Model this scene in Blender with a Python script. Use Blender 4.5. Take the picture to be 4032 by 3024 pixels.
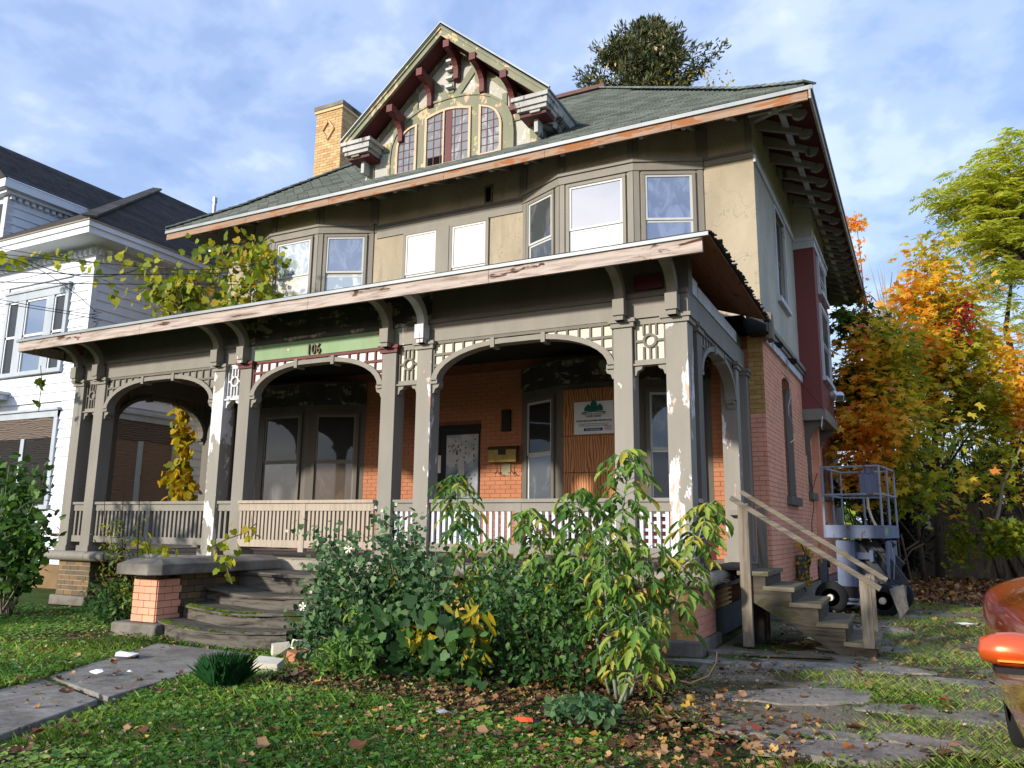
import bpy, math, random
import numpy as np
from mathutils import Vector, Matrix
random.seed(7); rng = np.random.default_rng(7)
for o in list(bpy.data.objects): bpy.data.objects.remove(o, do_unlink=True)
SC = bpy.context.scene; COL = SC.collection
# ------------------------------------------------------------------ camera
FPX = 3050.0; IW, IH = 4032, 3024
def _n(v): return v/np.linalg.norm(v)
_X = -_n(np.array([-4180-IW/2, 2008-IH/2, FPX])); _Z = _n(np.array([2200-IW/2, -14990-IH/2, FPX]))
_Z = _n(_Z-_X*(_X@_Z)); _Y = np.cross(_Z, _X); RM = np.stack([_X, _Y, _Z])
CAM = np.array([2.21343623, -9.24732955, 1.4])
cd = bpy.data.cameras.new('camera'); cam = bpy.data.objects.new('camera', cd); COL.objects.link(cam)
cd.sensor_width = 36; cd.lens = FPX/IW*36; cd.clip_end = 2000; cd.clip_start = .05
Mc = Matrix(((RM[0,0],-RM[0,1],-RM[0,2],CAM[0]),(RM[1,0],-RM[1,1],-RM[1,2],CAM[1]),(RM[2,0],-RM[2,1],-RM[2,2],CAM[2]),(0,0,0,1)))
cam.matrix_world = Mc; SC.camera = cam
def P(u, v, x=None, y=None, z=None, k=0.0, k0=4.05):
    """world point seen at photo pixel (u,v) on the plane x=, y= or z= (k: x = x+k*(y-k0))"""
    d = RM@np.array([u-IW/2, v-IH/2, FPX])
    if x is not None: s = (x+k*(CAM[1]-k0)-CAM[0])/(d[0]-k*d[1])
    elif y is not None: s = (y-CAM[1])/d[1]
    else: s = (z-CAM[2])/d[2]
    return CAM+s*d
# ------------------------------------------------------------------ sky, sun, exposure
SUNDIR = Vector((.41, 1, -.34)).normalized()
W = bpy.data.worlds.new('World'); SC.world = W; W.use_nodes = True
nt = W.node_tree; nt.nodes.clear()
def wn(t, **k):
    n = nt.nodes.new(t)
    for a, b in k.items(): setattr(n, a, b)
    return n
out = wn('ShaderNodeOutputWorld'); bg = wn('ShaderNodeBackground'); bg.inputs[1].default_value = .115
sky = wn('ShaderNodeTexSky', sky_type='NISHITA', sun_disc=False, sun_elevation=math.radians(18), sun_rotation=math.atan2(-.41, -1) % (2*math.pi), air_density=1.2, dust_density=1.0, ozone_density=1.6)
tc = wn('ShaderNodeTexCoord'); sx = wn('ShaderNodeSeparateXYZ'); nt.links.new(tc.outputs['Generated'], sx.inputs[0])
mz = wn('ShaderNodeMath', operation='MAXIMUM'); nt.links.new(sx.outputs[2], mz.inputs[0]); mz.inputs[1].default_value = .0
ad = wn('ShaderNodeMath', operation='ADD'); nt.links.new(mz.outputs[0], ad.inputs[0]); ad.inputs[1].default_value = .3
dx = wn('ShaderNodeMath', operation='DIVIDE'); dy = wn('ShaderNodeMath', operation='DIVIDE')
nt.links.new(sx.outputs[0], dx.inputs[0]); nt.links.new(ad.outputs[0], dx.inputs[1]); nt.links.new(sx.outputs[1], dy.inputs[0]); nt.links.new(ad.outputs[0], dy.inputs[1])
cx = wn('ShaderNodeCombineXYZ'); nt.links.new(dx.outputs[0], cx.inputs[0]); nt.links.new(dy.outputs[0], cx.inputs[1])
def wnoise(scale, detail, rough, off, dist=0.0):
    mp = wn('ShaderNodeMapping'); mp.inputs['Location'].default_value = off; nt.links.new(cx.outputs[0], mp.inputs[0])
    n = wn('ShaderNodeTexNoise'); n.inputs['Scale'].default_value = scale; n.inputs['Detail'].default_value = detail
    n.inputs['Roughness'].default_value = rough; n.inputs['Distortion'].default_value = dist
    nt.links.new(mp.outputs[0], n.inputs[0]); return n.outputs[0]
def wramp(src, stops):
    r = wn('ShaderNodeValToRGB'); cr = r.color_ramp; cr.interpolation = 'EASE'
    while len(cr.elements) < len(stops): cr.elements.new(.5)
    for e, (p, c) in zip(cr.elements, stops): e.position = p; e.color = c if len(c) == 4 else (*c, 1)
    nt.links.new(src, r.inputs[0]); return r.outputs[0]
n1 = wnoise(1.6, 6, .55, (3.6, 1.9, 0), .1); n2 = wnoise(4.6, 5, .55, (7, 2, 5), .2)
mx = wn('ShaderNodeMix', data_type='FLOAT'); mx.inputs[0].default_value = .5; nt.links.new(n1, mx.inputs[2]); nt.links.new(n2, mx.inputs[3])
cloud = wramp(mx.outputs[0], [(.0, (1.3, 1.95, 3.8)), (.40, (1.45, 2.1, 3.95)), (.46, (1.85, 2.55, 4.3)), (.52, (2.55, 3.2, 4.85)), (.58, (3.5, 4.1, 5.6)), (.67, (4.9, 5.3, 6.5))])
mc = wn('ShaderNodeMix', data_type='RGBA'); mc.inputs[0].default_value = .72
nt.links.new(sky.outputs[0], mc.inputs[6]); nt.links.new(cloud, mc.inputs[7])
nt.links.new(mc.outputs[2], bg.inputs[0]); nt.links.new(bg.outputs[0], out.inputs[0])
sl = bpy.data.lights.new('sun', 'SUN'); sl.energy = 2.6; sl.angle = math.radians(3); sl.color = (1, .93, .82)
sun = bpy.data.objects.new('sun', sl); COL.objects.link(sun); sun.rotation_euler = SUNDIR.to_track_quat('-Z', 'Y').to_euler(); sun.location = (-20, -40, 20)
SC.view_settings.view_transform = 'Standard'; SC.view_settings.look = 'None'; SC.view_settings.gamma = 1; SC.view_settings.exposure = 1.08
SC.view_settings.use_curve_mapping = False
SC.render.engine = 'CYCLES'; SC.render.resolution_x = 1024; SC.render.resolution_y = 768
SC.cycles.max_bounces = 6; SC.cycles.transparent_max_bounces = 12
# ------------------------------------------------------------------ materials
def lin(r, g, b):
    f = lambda c: (c/255/12.92) if c/255 <= .04045 else ((c/255+.055)/1.055)**2.4
    return (f(r), f(g), f(b), 1)
class Mat:
    def __init__(s, name, rough=.8, spec=.3, metal=0):
        s.m = bpy.data.materials.new(name); s.m.use_nodes = True; s.t = s.m.node_tree; s.b = s.t.nodes['Principled BSDF']; s.o = s.t.nodes['Material Output']
        s.b.inputs['Roughness'].default_value = rough; s.b.inputs['Specular IOR Level'].default_value = spec; s.b.inputs['Metallic'].default_value = metal
        s.g = s.n('ShaderNodeNewGeometry')
    def n(s, t, **k):
        n = s.t.nodes.new(t)
        for a, b in k.items(): setattr(n, a, b)
        return n
    def l(s, a, b): s.t.links.new(a, b)
    def pos(s, scale=(1, 1, 1)):
        m = s.n('ShaderNodeMapping'); m.inputs['Scale'].default_value = scale; s.l(s.g.outputs['Position'], m.inputs[0]); return m.outputs[0]
    def noise(s, scale, detail=4, stretch=(1, 1, 1), rough=.55, dist=0):
        n = s.n('ShaderNodeTexNoise'); n.inputs['Scale'].default_value = scale; n.inputs['Detail'].default_value = detail
        n.inputs['Roughness'].default_value = rough; n.inputs['Distortion'].default_value = dist; s.l(s.pos(stretch), n.inputs[0]); return n.outputs[0]
    def ramp(s, src, stops, mode='LINEAR'):
        r = s.n('ShaderNodeValToRGB'); cr = r.color_ramp; cr.interpolation = mode
        while len(cr.elements) < len(stops): cr.elements.new(.5)
        for e, (p, c) in zip(cr.elements, stops): e.position = p; e.color = (c, c, c, 1) if isinstance(c, (int, float)) else c
        s.l(src, r.inputs[0]); return r.outputs[0]
    def mix(s, fac, a, b, mode='MIX'):
        m = s.n('ShaderNodeMix', data_type='RGBA', blend_type=mode)
        for i, v in ((0, fac), (6, a), (7, b)):
            if hasattr(v, 'is_linked'): s.l(v, m.inputs[i])
            else: m.inputs[i].default_value = v
        return m.outputs[2]
    def math(s, op, a, b):
        m = s.n('ShaderNodeMath', operation=op)
        for i, v in ((0, a), (1, b)):
            if hasattr(v, 'is_linked'): s.l(v, m.inputs[i])
            else: m.inputs[i].default_value = v
        return m.outputs[0]
    def rnd(s): return s.n('ShaderNodeObjectInfo').outputs['Random']
    def isl(s): return s.g.outputs['Random Per Island']
    def attr(s, nm): return s.n('ShaderNodeAttribute', attribute_name=nm).outputs['Fac']
    def col(s, c):
        if hasattr(c, 'is_linked'): s.l(c, s.b.inputs['Base Color'])
        else: s.b.inputs['Base Color'].default_value = c
        return s
    def bump(s, src, strength=.3, dist=.01):
        b = s.n('ShaderNodeBump'); b.inputs['Strength'].default_value = strength; b.inputs['Distance'].default_value = dist
        s.l(src, b.inputs['Height']); s.l(b.outputs[0], s.b.inputs['Normal']); return s
def paint(name, base, dark=.8, peel=None, thr=.62, rough=.6, stretch=(1, 1, .35), sc=5, under=None, grime=.75):
    m = Mat(name, rough); n = m.noise(3.5, 5, (1, 1, .3)); d = tuple(c*dark for c in base[:3])+(1,)
    c = m.mix(m.ramp(n, [(.35, 0), (.65, 1)]), d, base)
    st = m.noise(14, 4, (1, 1, .12)); c = m.mix(m.ramp(st, [(.5, 0), (.8, .35)]), c, tuple(x*grime for x in base[:3])+(1,))
    h = m.noise(60, 3)
    if peel:
        p = m.noise(sc, 8, stretch, .62, .3); f = m.ramp(p, [(thr, 0), (thr+.012, 1)])
        pc = m.mix(m.ramp(m.noise(16, 5, (1, 1, .25)), [(.42, 0), (.52, 1)]), under or peel, peel)
        c = m.mix(f, c, pc); h = m.mix(.8, h, m.ramp(p, [(thr, 1), (thr+.012, 0)]))
    m.col(c).bump(h, .35, .008); return m.m
def wood(name, a, b, c3, axis=0, thr=.6, rough=.85):
    m = Mat(name, rough, .2); st = [9, 9, 9]; st[axis] = .7
    g = m.noise(2.2, 7, tuple(st), .65, .4); c = m.ramp(g, [(.3, a), (.55, b), (.72, b)])
    p = m.noise(1.6, 6, tuple([1.0 if i == axis else 3.5 for i in range(3)]), .6, .6)
    c = m.mix(m.ramp(p, [(thr, 0), (thr+.04, 1)]), c, c3)
    w = m.noise(7, 6, tuple([.3 if i == axis else 2.5 for i in range(3)]), .7); c = m.mix(m.ramp(w, [(.62, 0), (.72, .8)]), c, tuple(x*.35 for x in a[:3])+(1,))
    m.col(c).bump(g, .5, .01); return m.m
def plain(name, c, rough=.7, spec=.3, metal=0, var=.25, sc=6, bump=.15):
    m = Mat(name, rough, spec, metal); n = m.noise(sc, 5)
    m.col(m.mix(m.ramp(n, [(.3, 0), (.7, 1)]), tuple(x*(1-var) for x in c[:3])+(1,), c))
    if bump: m.bump(m.noise(sc*8, 3), bump, .006)
    return m.m
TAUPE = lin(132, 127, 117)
M = {}
M['taupe'] = paint('taupe_paint', TAUPE, .85, lin(190, 186, 176), .72)
M['taupe_peel'] = paint('taupe_paint_peeling', lin(136, 131, 121), .88, lin(216, 216, 218), .61, under=lin(168, 134, 114), sc=3.4)
M['taupe_bad'] = paint('taupe_paint_flaked', lin(136, 131, 121), .88, lin(206, 206, 206), .54, under=lin(184, 158, 140), sc=3.2)
M['taupe_white'] = paint('taupe_paint_worn_white', lin(140, 135, 125), .88, lin(206, 206, 206), .505, under=lin(200, 196, 190), sc=2.2, stretch=(1, 1, .5))
M['taupe_dark'] = paint('dark_taupe_paint_and_shade', lin(106, 101, 92), .85, lin(150, 145, 135), .72)  # darker taupe; on the porch frieze it carries the soffit's shade
M['tan_rail'] = wood('worn_rail_wood', lin(150, 136, 120), lin(168, 156, 140), lin(140, 110, 88), 2, .66)
M['tan_trim'] = wood('worn_grey_wood', lin(140, 130, 116), lin(158, 149, 136), lin(170, 120, 90), 0, .68)
M['white_trim'] = paint('flaking_white_paint', lin(206, 207, 212), .8, lin(132, 116, 102), .62)
M['old_white'] = paint('grimy_white_paint', lin(178, 178, 174), .7, lin(96, 84, 74), .56, sc=6)
M['peel_dark'] = paint('flaking_frieze', lin(70, 67, 62), .6, lin(148, 142, 126), .54, under=lin(96, 84, 66), sc=4, stretch=(.5, 1, 1.4))
M['green_board'] = paint('green_board_paint', lin(132, 158, 118), .85, lin(168, 128, 102), .60, under=lin(205, 200, 182), sc=2.2, stretch=(1, 1, 2))
M['maroon'] = paint('maroon_paint', lin(102, 50, 50), .8, lin(150, 100, 95), .74)
M['maroon_dark'] = paint('dark_maroon_paint', lin(92, 40, 42), .75)
M['maroon_wall'] = paint('maroon_stucco', lin(122, 62, 58), .9, lin(215, 205, 190), .78, stretch=(1, 1, 1))
M['olive'] = paint('olive_paint', lin(126, 127, 102), .82, lin(196, 160, 136), .575, under=lin(165, 170, 110), sc=5, stretch=(1, 1, .7))
M['dirty_white'] = paint('mottled_render', lin(180, 178, 168), .8, lin(205, 205, 203), .57, sc=4, stretch=(1, 1, 1), under=lin(168, 160, 128))
M['cream'] = paint('cream_panel', lin(214, 204, 184), .9)
M['cream_white'] = paint('cream_white_panel', lin(228, 220, 214), .9)
def stucco(name, base):
    m = Mat(name, .9, .15); n = m.noise(1.2, 6, (1, 1, .6)); c = m.mix(m.ramp(n, [(.35, 0), (.65, 1)]), tuple(x*.76 for x in base[:3])+(1,), base)
    s = m.noise(5, 6, (1, 1, .15), .6); c = m.mix(m.ramp(s, [(.55, 0), (.72, .6)]), c, tuple(x*.62 for x in base[:3])+(1,))
    cr = m.n('ShaderNodeTexVoronoi', feature='DISTANCE_TO_EDGE'); cr.inputs['Scale'].default_value = 1.3
    nn = m.n('ShaderNodeVectorMath', operation='ADD'); ns = m.n('ShaderNodeTexNoise'); ns.inputs['Scale'].default_value = 3; m.l(m.g.outputs['Position'], ns.inputs[0])
    m.l(m.g.outputs['Position'], nn.inputs[0]); m.l(ns.outputs[1], nn.inputs[1]); m.l(nn.outputs[0], cr.inputs['Vector'])
    c = m.mix(m.ramp(cr.outputs[0], [(.0, .7), (.011, 0)]), c, tuple(x*.5 for x in base[:3])+(1,))
    m.col(c).bump(m.mix(.5, m.noise(22, 6), m.noise(4, 3)), .55, .02); return m.m
M['stucco'] = stucco('tan_stucco', lin(172, 160, 138)); M['stucco_side'] = stucco('pale_stucco', lin(196, 190, 174))
def brickm(name, cols, joint=False, pn=.3):
    m = Mat(name, .85, .2); r = m.math('FRACT', m.math('ADD', m.rnd(), m.isl()), 0)
    c = m.ramp(r, [(i/(len(cols)-1), x) for i, x in enumerate(cols)]); n = m.noise(2.5, 5)
    c = m.mix(m.ramp(n, [(.35, .0), (.7, pn)]), c, tuple(x*.62 for x in cols[0][:3])+(1,)); m.col(c).bump(m.noise(70, 4), .4, .006); return m.m
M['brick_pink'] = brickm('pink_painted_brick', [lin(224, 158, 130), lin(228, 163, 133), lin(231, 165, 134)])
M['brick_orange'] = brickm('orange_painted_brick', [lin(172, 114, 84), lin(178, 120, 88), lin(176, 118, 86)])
M['brick_yellow'] = brickm('buff_brick', [lin(188, 152, 88), lin(166, 126, 76), lin(196, 160, 98), lin(180, 136, 92)], pn=.45)
M['brick_chim'] = brickm('chimney_brick', [lin(196, 166, 120), lin(178, 142, 98), lin(206, 178, 134), lin(188, 152, 110)], pn=.2)
M['brick_dull'] = brickm('soot_stained_brick', [lin(120, 102, 80), lin(98, 86, 72), lin(140, 112, 76)], pn=.6)
M['mortar_pink'] = plain('painted_mortar', lin(180, 122, 104), .9); M['mortar_orange'] = plain('orange_painted_mortar', lin(138, 88, 62), .9)
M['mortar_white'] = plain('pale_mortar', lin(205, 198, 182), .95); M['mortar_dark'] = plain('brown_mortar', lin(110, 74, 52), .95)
m = Mat('slate_shingle', .9, .25); r = m.math('FRACT', m.math('ADD', m.rnd(), m.isl()), 0)
c = m.ramp(r, [(0, lin(82, 88, 87)), (.5, lin(112, 119, 116)), (1, lin(138, 143, 138))]); m.col(m.mix(.4, c, m.ramp(m.noise(90, 3), [(.3, lin(60, 68, 66)), (.7, lin(135, 145, 138))]))); m.bump(m.noise(160, 2), .5, .004); M['shingle'] = m.m
m = Mat('black_shingle', .9, .25); r = m.math('FRACT', m.math('ADD', m.rnd(), m.isl()), 0)
m.col(m.mix(.35, m.ramp(r, [(0, lin(48, 46, 46)), (1, lin(74, 72, 71))]), m.ramp(m.noise(3, 7, (1, 1, 1), .7), [(.4, lin(40, 38, 38)), (.7, lin(100, 98, 94))]))).bump(m.noise(60, 3), .5, .01); M['shingle_black'] = m.m
M['fascia'] = wood('weathered_fascia', lin(118, 100, 90), lin(180, 166, 156), lin(78, 50, 38), 0, .6)
M['fascia_up'] = wood('bare_fascia', lin(128, 104, 86), lin(158, 132, 112), lin(150, 98, 62), 0, .56)
M['grey_wood'] = wood('grey_stair_wood', lin(72, 66, 56), lin(106, 98, 84), lin(72, 74, 48), 0, .58)
M['grey_wood_v'] = wood('grey_post_wood', lin(82, 76, 66), lin(130, 120, 106), lin(128, 96, 72), 2, .62)
M['rot_wood'] = wood('rotten_step_wood', lin(28, 26, 24), lin(98, 92, 84), lin(54, 66, 26), 0, .6)
M['rafter'] = paint('grey_rafter_paint', lin(158, 156, 148), .8, lin(90, 84, 76), .62)
M['fence_wood'] = wood('fence_wood', lin(78, 66, 56), lin(112, 98, 84), lin(64, 60, 44), 2, .6)
M['red_deck'] = plain('red_soffit_board', lin(88, 40, 34), .85); M['osb'] = wood('soffit_board', lin(118, 78, 54), lin(142, 98, 70), lin(88, 56, 42), 1, .6)
M['raw_frame'] = wood('raw_window_wood', lin(196, 156, 124), lin(214, 182, 154), lin(200, 120, 60), 2, .64)
M['drip'] = plain('metal_drip_edge', lin(138, 144, 147), .5, .4, .3, .25, 2); M['metal'] = plain('galvanised_pipe', lin(160, 164, 168), .35, .5, .7, .1)
M['stone'] = plain('grey_stone', lin(128, 122, 112), .95, var=.45, sc=5, bump=.6); M['stone_band'] = plain('sandstone_band', lin(146, 138, 124), .9, var=.3, sc=4, bump=.4)
M['capstone'] = plain('stained_capstone', lin(140, 134, 124), .95, var=.72, sc=2.6, bump=.9)
M['black'] = plain('black_paint', lin(22, 22, 24), .6); M['dark'] = plain('void_shade', lin(18, 17, 16), .9, .1); M['ceil'] = plain('porch_ceiling', lin(36, 42, 36), .9)  # M['dark']: near-black colour painted in for the shade inside openings
M['siding'] = paint('white_siding', lin(218, 222, 230), .93, rough=.5, grime=.9); M['white'] = plain('white_plastic', lin(228, 230, 232), .5, var=.08)
M['sash'] = plain('aluminium_sash', lin(190, 192, 190), .5, .4, 0, .1); M['ntrim'] = paint('grey_blue_trim', lin(172, 180, 188), .85, lin(205, 200, 192), .66)
M['dark_metal'] = plain('dark_metal', lin(60, 60, 62), .5, .4, .5)
def ply(name, a, b, ax):
    m = Mat(name, .8, .2); w = m.n('ShaderNodeTexWave', bands_direction='X' if ax == 0 else 'Z'); w.inputs['Scale'].default_value = 4.2; w.inputs['Distortion'].default_value = 11; w.inputs['Detail'].default_value = 2.5; w.inputs['Detail Scale'].default_value = .9
    m.l(m.pos((1.6, 1.6, .42) if ax == 0 else (.42, .42, 1.6)), w.inputs[0]); m.col(m.ramp(w.outputs[1], [(.3, a), (.62, b)])); return m.m
M['ply'] = ply('new_plywood', lin(150, 92, 56), lin(196, 142, 98), 0); M['ply_old'] = ply('old_plywood', lin(72, 62, 56), lin(112, 99, 90), 2)
M['ply_dark'] = ply('black_weathered_plywood', lin(22, 20, 20), lin(44, 41, 40), 2); M['ply_brown'] = ply('brown_plywood', lin(112, 92, 78), lin(132, 112, 98), 2)
def glass(name, body, refl=.35, streak=None, rough=.03):
    m = Mat(name, .5, .3); c = body
    if streak: c = m.mix(m.ramp(m.noise(2.2, 7, (1, 1, .5), .7, 1.6), [(.5, 0), (.6, 1)]), body, streak)
    m.col(c); g = m.n('ShaderNodeBsdfGlossy'); g.inputs['Roughness'].default_value = rough; g.inputs[0].default_value = (.9, .93, .97, 1)
    wv = m.n('ShaderNodeBump'); wv.inputs['Strength'].default_value = .04; wv.inputs['Distance'].default_value = .02; m.l(m.noise(2.5, 2), wv.inputs['Height']); m.l(wv.outputs[0], g.inputs['Normal'])
    fr = m.n('ShaderNodeLayerWeight'); fr.inputs[0].default_value = .3
    ms = m.n('ShaderNodeMixShader'); m.l(m.math('MAXIMUM', m.math('ADD', refl, m.math('MULTIPLY', fr.outputs[0], .16)), 0), ms.inputs[0])
    m.l(m.b.outputs[0], ms.inputs[1]); m.l(g.outputs[0], ms.inputs[2]); m.l(ms.outputs[0], m.o.inputs[0]); return m.m
M['g_dark'] = glass('dark_window_glass', lin(20, 21, 23), .04); M['g_sky'] = glass('sky_window_glass', lin(34, 40, 48), .48, None, .02)
M['g_blue'] = glass('blue_window_glass', lin(84, 96, 122), .22, lin(112, 124, 150)); M['g_white'] = glass('blind_behind_glass', lin(214, 208, 196), .28)
M['g_plastic'] = glass('plastic_sheet_behind_glass', lin(140, 152, 158), .28, lin(222, 232, 236)); M['g_curtain'] = glass('net_curtain_behind_glass', lin(84, 86, 88), .08, lin(136, 138, 138))
M['g_blind'] = glass('brown_blind_behind_glass', lin(72, 58, 46), .05, lin(92, 76, 60)); M['g_grey'] = glass('dusty_window_glass', lin(58, 62, 64), .08, lin(90, 94, 96)); M['g_screen'] = glass('insect_screen', lin(70, 74, 74), .05)
# ------------------------------------------------------------------ mesh helpers
class MB:
    def __init__(s): s.v = []; s.f = []
    def add(s, vs, fs): n = len(s.v); s.v += [tuple(map(float, q)) for q in vs]; s.f += [tuple(n+i for i in f) for f in fs]; return s
    def box(s, x0, x1, y0, y1, z0, z1, j=0):
        p = [(x0,y0,z0),(x1,y0,z0),(x1,y1,z0),(x0,y1,z0),(x0,y0,z1),(x1,y0,z1),(x1,y1,z1),(x0,y1,z1)]
        if j: p = [tuple(c+random.uniform(-j, j) for c in q) for q in p]
        return s.add(p, [(0,3,2,1),(4,5,6,7),(0,1,5,4),(1,2,6,5),(2,3,7,6),(3,0,4,7)])
    def bar(s, a, b, w, h, up=(0, 0, 1)):
        a = Vector(a); b = Vector(b); d = (b-a).normalized(); u = Vector(up); r = d.cross(u)
        if r.length < 1e-4: r = d.cross(Vector((0, 1, 0)))
        r.normalize(); u = r.cross(d); r = r*w/2; u = u*h/2
        return s.add([a-r-u, a+r-u, a+r+u, a-r+u, b-r-u, b+r-u, b+r+u, b-r+u], [(0,1,2,3),(7,6,5,4),(0,4,5,1),(1,5,6,2),(2,6,7,3),(3,7,4,0)])
    def prism(s, poly, plane, a, b):
        n = len(poly)
        f = {'xz': lambda p, t: (p[0], t, p[1]), 'yz': lambda p, t: (t, p[0], p[1]), 'xy': lambda p, t: (p[0], p[1], t)}[plane]
        vs = [f(p, a) for p in poly]+[f(p, b) for p in poly]
        return s.add(vs, [tuple(range(n))[::-1], tuple(range(n, 2*n))]+[(i, (i+1) % n, n+(i+1) % n, n+i) for i in range(n)])
    def strip(s, inner, outer, plane, a, b):
        """solid band between two equal-length polylines"""
        for i in range(len(inner)-1): s.prism([inner[i], inner[i+1], outer[i+1], outer[i]], plane, a, b)
        return s
    def tube(s, pts, r, n=6, cap=True):
        pts = [Vector(p) for p in pts]; rr = r if hasattr(r, '__len__') else [r]*len(pts); base = len(s.v); prev = None
        for i, p in enumerate(pts):
            d = (pts[min(i+1, len(pts)-1)]-pts[max(i-1, 0)]).normalized()
            u = d.cross(Vector((0, 0, 1)) if abs(d.z) < .9 else Vector((1, 0, 0))).normalized() if prev is None else (prev-d*prev.dot(d)).normalized()
            prev = u; w = d.cross(u)
            for k in range(n):
                t = 2*math.pi*k/n; s.v.append(tuple(p+(u*math.cos(t)+w*math.sin(t))*rr[i]))
        for i in range(len(pts)-1):
            for k in range(n): a = base+i*n+k; b = base+i*n+(k+1) % n; s.f.append((a, b, b+n, a+n))
        if cap: s.f.append(tuple(base+k for k in range(n))[::-1]); s.f.append(tuple(base+(len(pts)-1)*n+k for k in range(n)))
        return s
    def lathe(s, prof, c, axis='z', n=16):
        base = len(s.v)
        for (r, h) in prof:
            for k in range(n):
                t = 2*math.pi*k/n; a, b = r*math.cos(t), r*math.sin(t)
                s.v.append({'z': (c[0]+a, c[1]+b, c[2]+h), 'x': (c[0]+h, c[1]+a, c[2]+b), 'y': (c[0]+a, c[1]+h, c[2]+b)}[axis])
        for i in range(len(prof)-1):
            for k in range(n): a = base+i*n+k; b = base+i*n+(k+1) % n; s.f.append((a, b, b+n, a+n))
        s.f.append(tuple(base+k for k in range(n))); s.f.append(tuple(base+(len(prof)-1)*n+k for k in range(n))); return s
    def mesh(s, name, mat, smooth=False, xf=None, shear=False):
        vs = s.v
        if xf is not None: vs = [tuple(xf@Vector(v)) for v in vs]
        if shear: vs = [(x+.028*(y-4.05), y, z) for x, y, z in vs]
        me = bpy.data.meshes.new(name); me.from_pydata(vs, [], s.f); me.materials.append(mat)
        if smooth: me.polygons.foreach_set('use_smooth', [True]*len(me.polygons))
        me.update(); return me
    def build(s, name, mat, parent=None, smooth=False, xf=None, shear=False, bevel=0, label=None):
        if isinstance(mat, str): mat = M[mat]
        o = bpy.data.objects.new(name, s.mesh(name, mat, smooth, xf, shear)); link(o, parent)
        if bevel:
            b = o.modifiers.new('bevel', 'BEVEL'); b.width = bevel; b.segments = 2; b.limit_method = 'ANGLE'
        if label: o['label'] = label
        return o
def link(o, parent=None):
    COL.objects.link(o)
    if parent is not None:
        o.parent = parent; o.matrix_parent_inverse = WM[parent.name].inverted() if parent.name in WM else Matrix()
WM = {}
def tag(o, label, cat, group=None):
    o['label'] = label; o['category'] = cat
    if group: o['group'] = group
    return o
def thing(name, label, cat, loc=(0, 0, 0), group=None):
    o = bpy.data.objects.new(name, None); o.empty_display_size = .3; COL.objects.link(o); o.location = loc; WM[o.name] = Matrix.Translation(loc)
    return tag(o, label, cat, group)
def struct(o): o['kind'] = 'structure'; return o
def stuff(o): o['kind'] = 'stuff'; return o
def inst(name, me, mw, parent):
    """object sharing a mesh, placed by a world matrix"""
    o = bpy.data.objects.new(name, me); COL.objects.link(o); o.parent = parent
    if parent.name in WM: o.matrix_parent_inverse = WM[parent.name].inverted()
    o.matrix_basis = mw; return o
def bx(name, mat, parent, x0, x1, y0, y1, z0, z1, **k): return MB().box(x0, x1, y0, y1, z0, z1).build(name, mat, parent, **k)
def frameM(A, B, z=0):
    """local x from A to B, local y into the wall (left of x when seen from above turned inward), z up"""
    A = Vector((A[0], A[1], 0)); B = Vector((B[0], B[1], 0)); x = (B-A).normalized(); y = Vector((0, 0, 1)).cross(x)
    m = Matrix(((x.x, y.x, 0, A.x), (x.y, y.y, 0, A.y), (0, 0, 1, z), (0, 0, 0, 1))); return m
# ------------------------------------------------------------------ bricks and shingles
BRICKBUD = {'n': 290}
_bm = {}
def bricks(parent, xf, L, z0, z1, mat, holes=(), budget=0, ch=.08, bl=.225, proud=.006, matfn=None, shear=False, arch=None):
    """courses of brick on the local x-z plane of xf; the first `budget` are parts, the others one joined part"""
    rest = {}; nb = 0; row = 0; z = z0
    while z < z1-.02:
        x = -(bl/2 if row % 2 else 0)
        while x < L:
            a, b = max(x, 0)+.004, min(x+bl, L)-.004
            if b-a > .03:
                c = ((a+b)/2, z+ch/2)
                segs = [(a, b)]
                for (hx0, hx1, hz0, hz1) in holes:
                    if z+ch > hz0+.01 and z < hz1-.01:
                        ns = []
                        for (p, q) in segs:
                            if q <= hx0 or p >= hx1: ns.append((p, q))
                            else:
                                if p < hx0-.03: ns.append((p, hx0))
                                if q > hx1+.03: ns.append((hx1, q))
                        segs = ns
                for (p, q) in segs:
                    zt = min(z+ch-.008, z1); pr = proud+random.uniform(-.002, .003)
                    mt = matfn(c[0], z) if matfn else mat
                    if nb < budget and BRICKBUD['n'] > 0:
                        k = (mt, round(q-p, 2)); 
                        if k not in _bm: _bm[k] = MB().box(-.5, .5, -.5, .5, -.5, .5).mesh('brick', M[mt])
                        mw = xf@Matrix.Translation(((p+q)/2, -pr/2+.01, (z+zt)/2))@Matrix.Rotation(random.uniform(-.006, .006), 4, 'Y')@Matrix.Diagonal((q-p, pr+.02, zt-z, 1))
                        if shear: mw = Matrix(((1, .028, 0, -.028*4.05), (0, 1, 0, 0), (0, 0, 1, 0), (0, 0, 0, 1)))@mw
                        inst('brick', _bm[k], mw, parent); nb += 1; BRICKBUD['n'] -= 1
                    else: rest.setdefault(mt, MB()).box(p, q, -pr, .02, z, zt)
            x += bl
        z += ch; row += 1
    for mt, mb in rest.items(): stuff(mb.build('brickwork', mt, parent, xf=xf, shear=shear))
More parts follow.
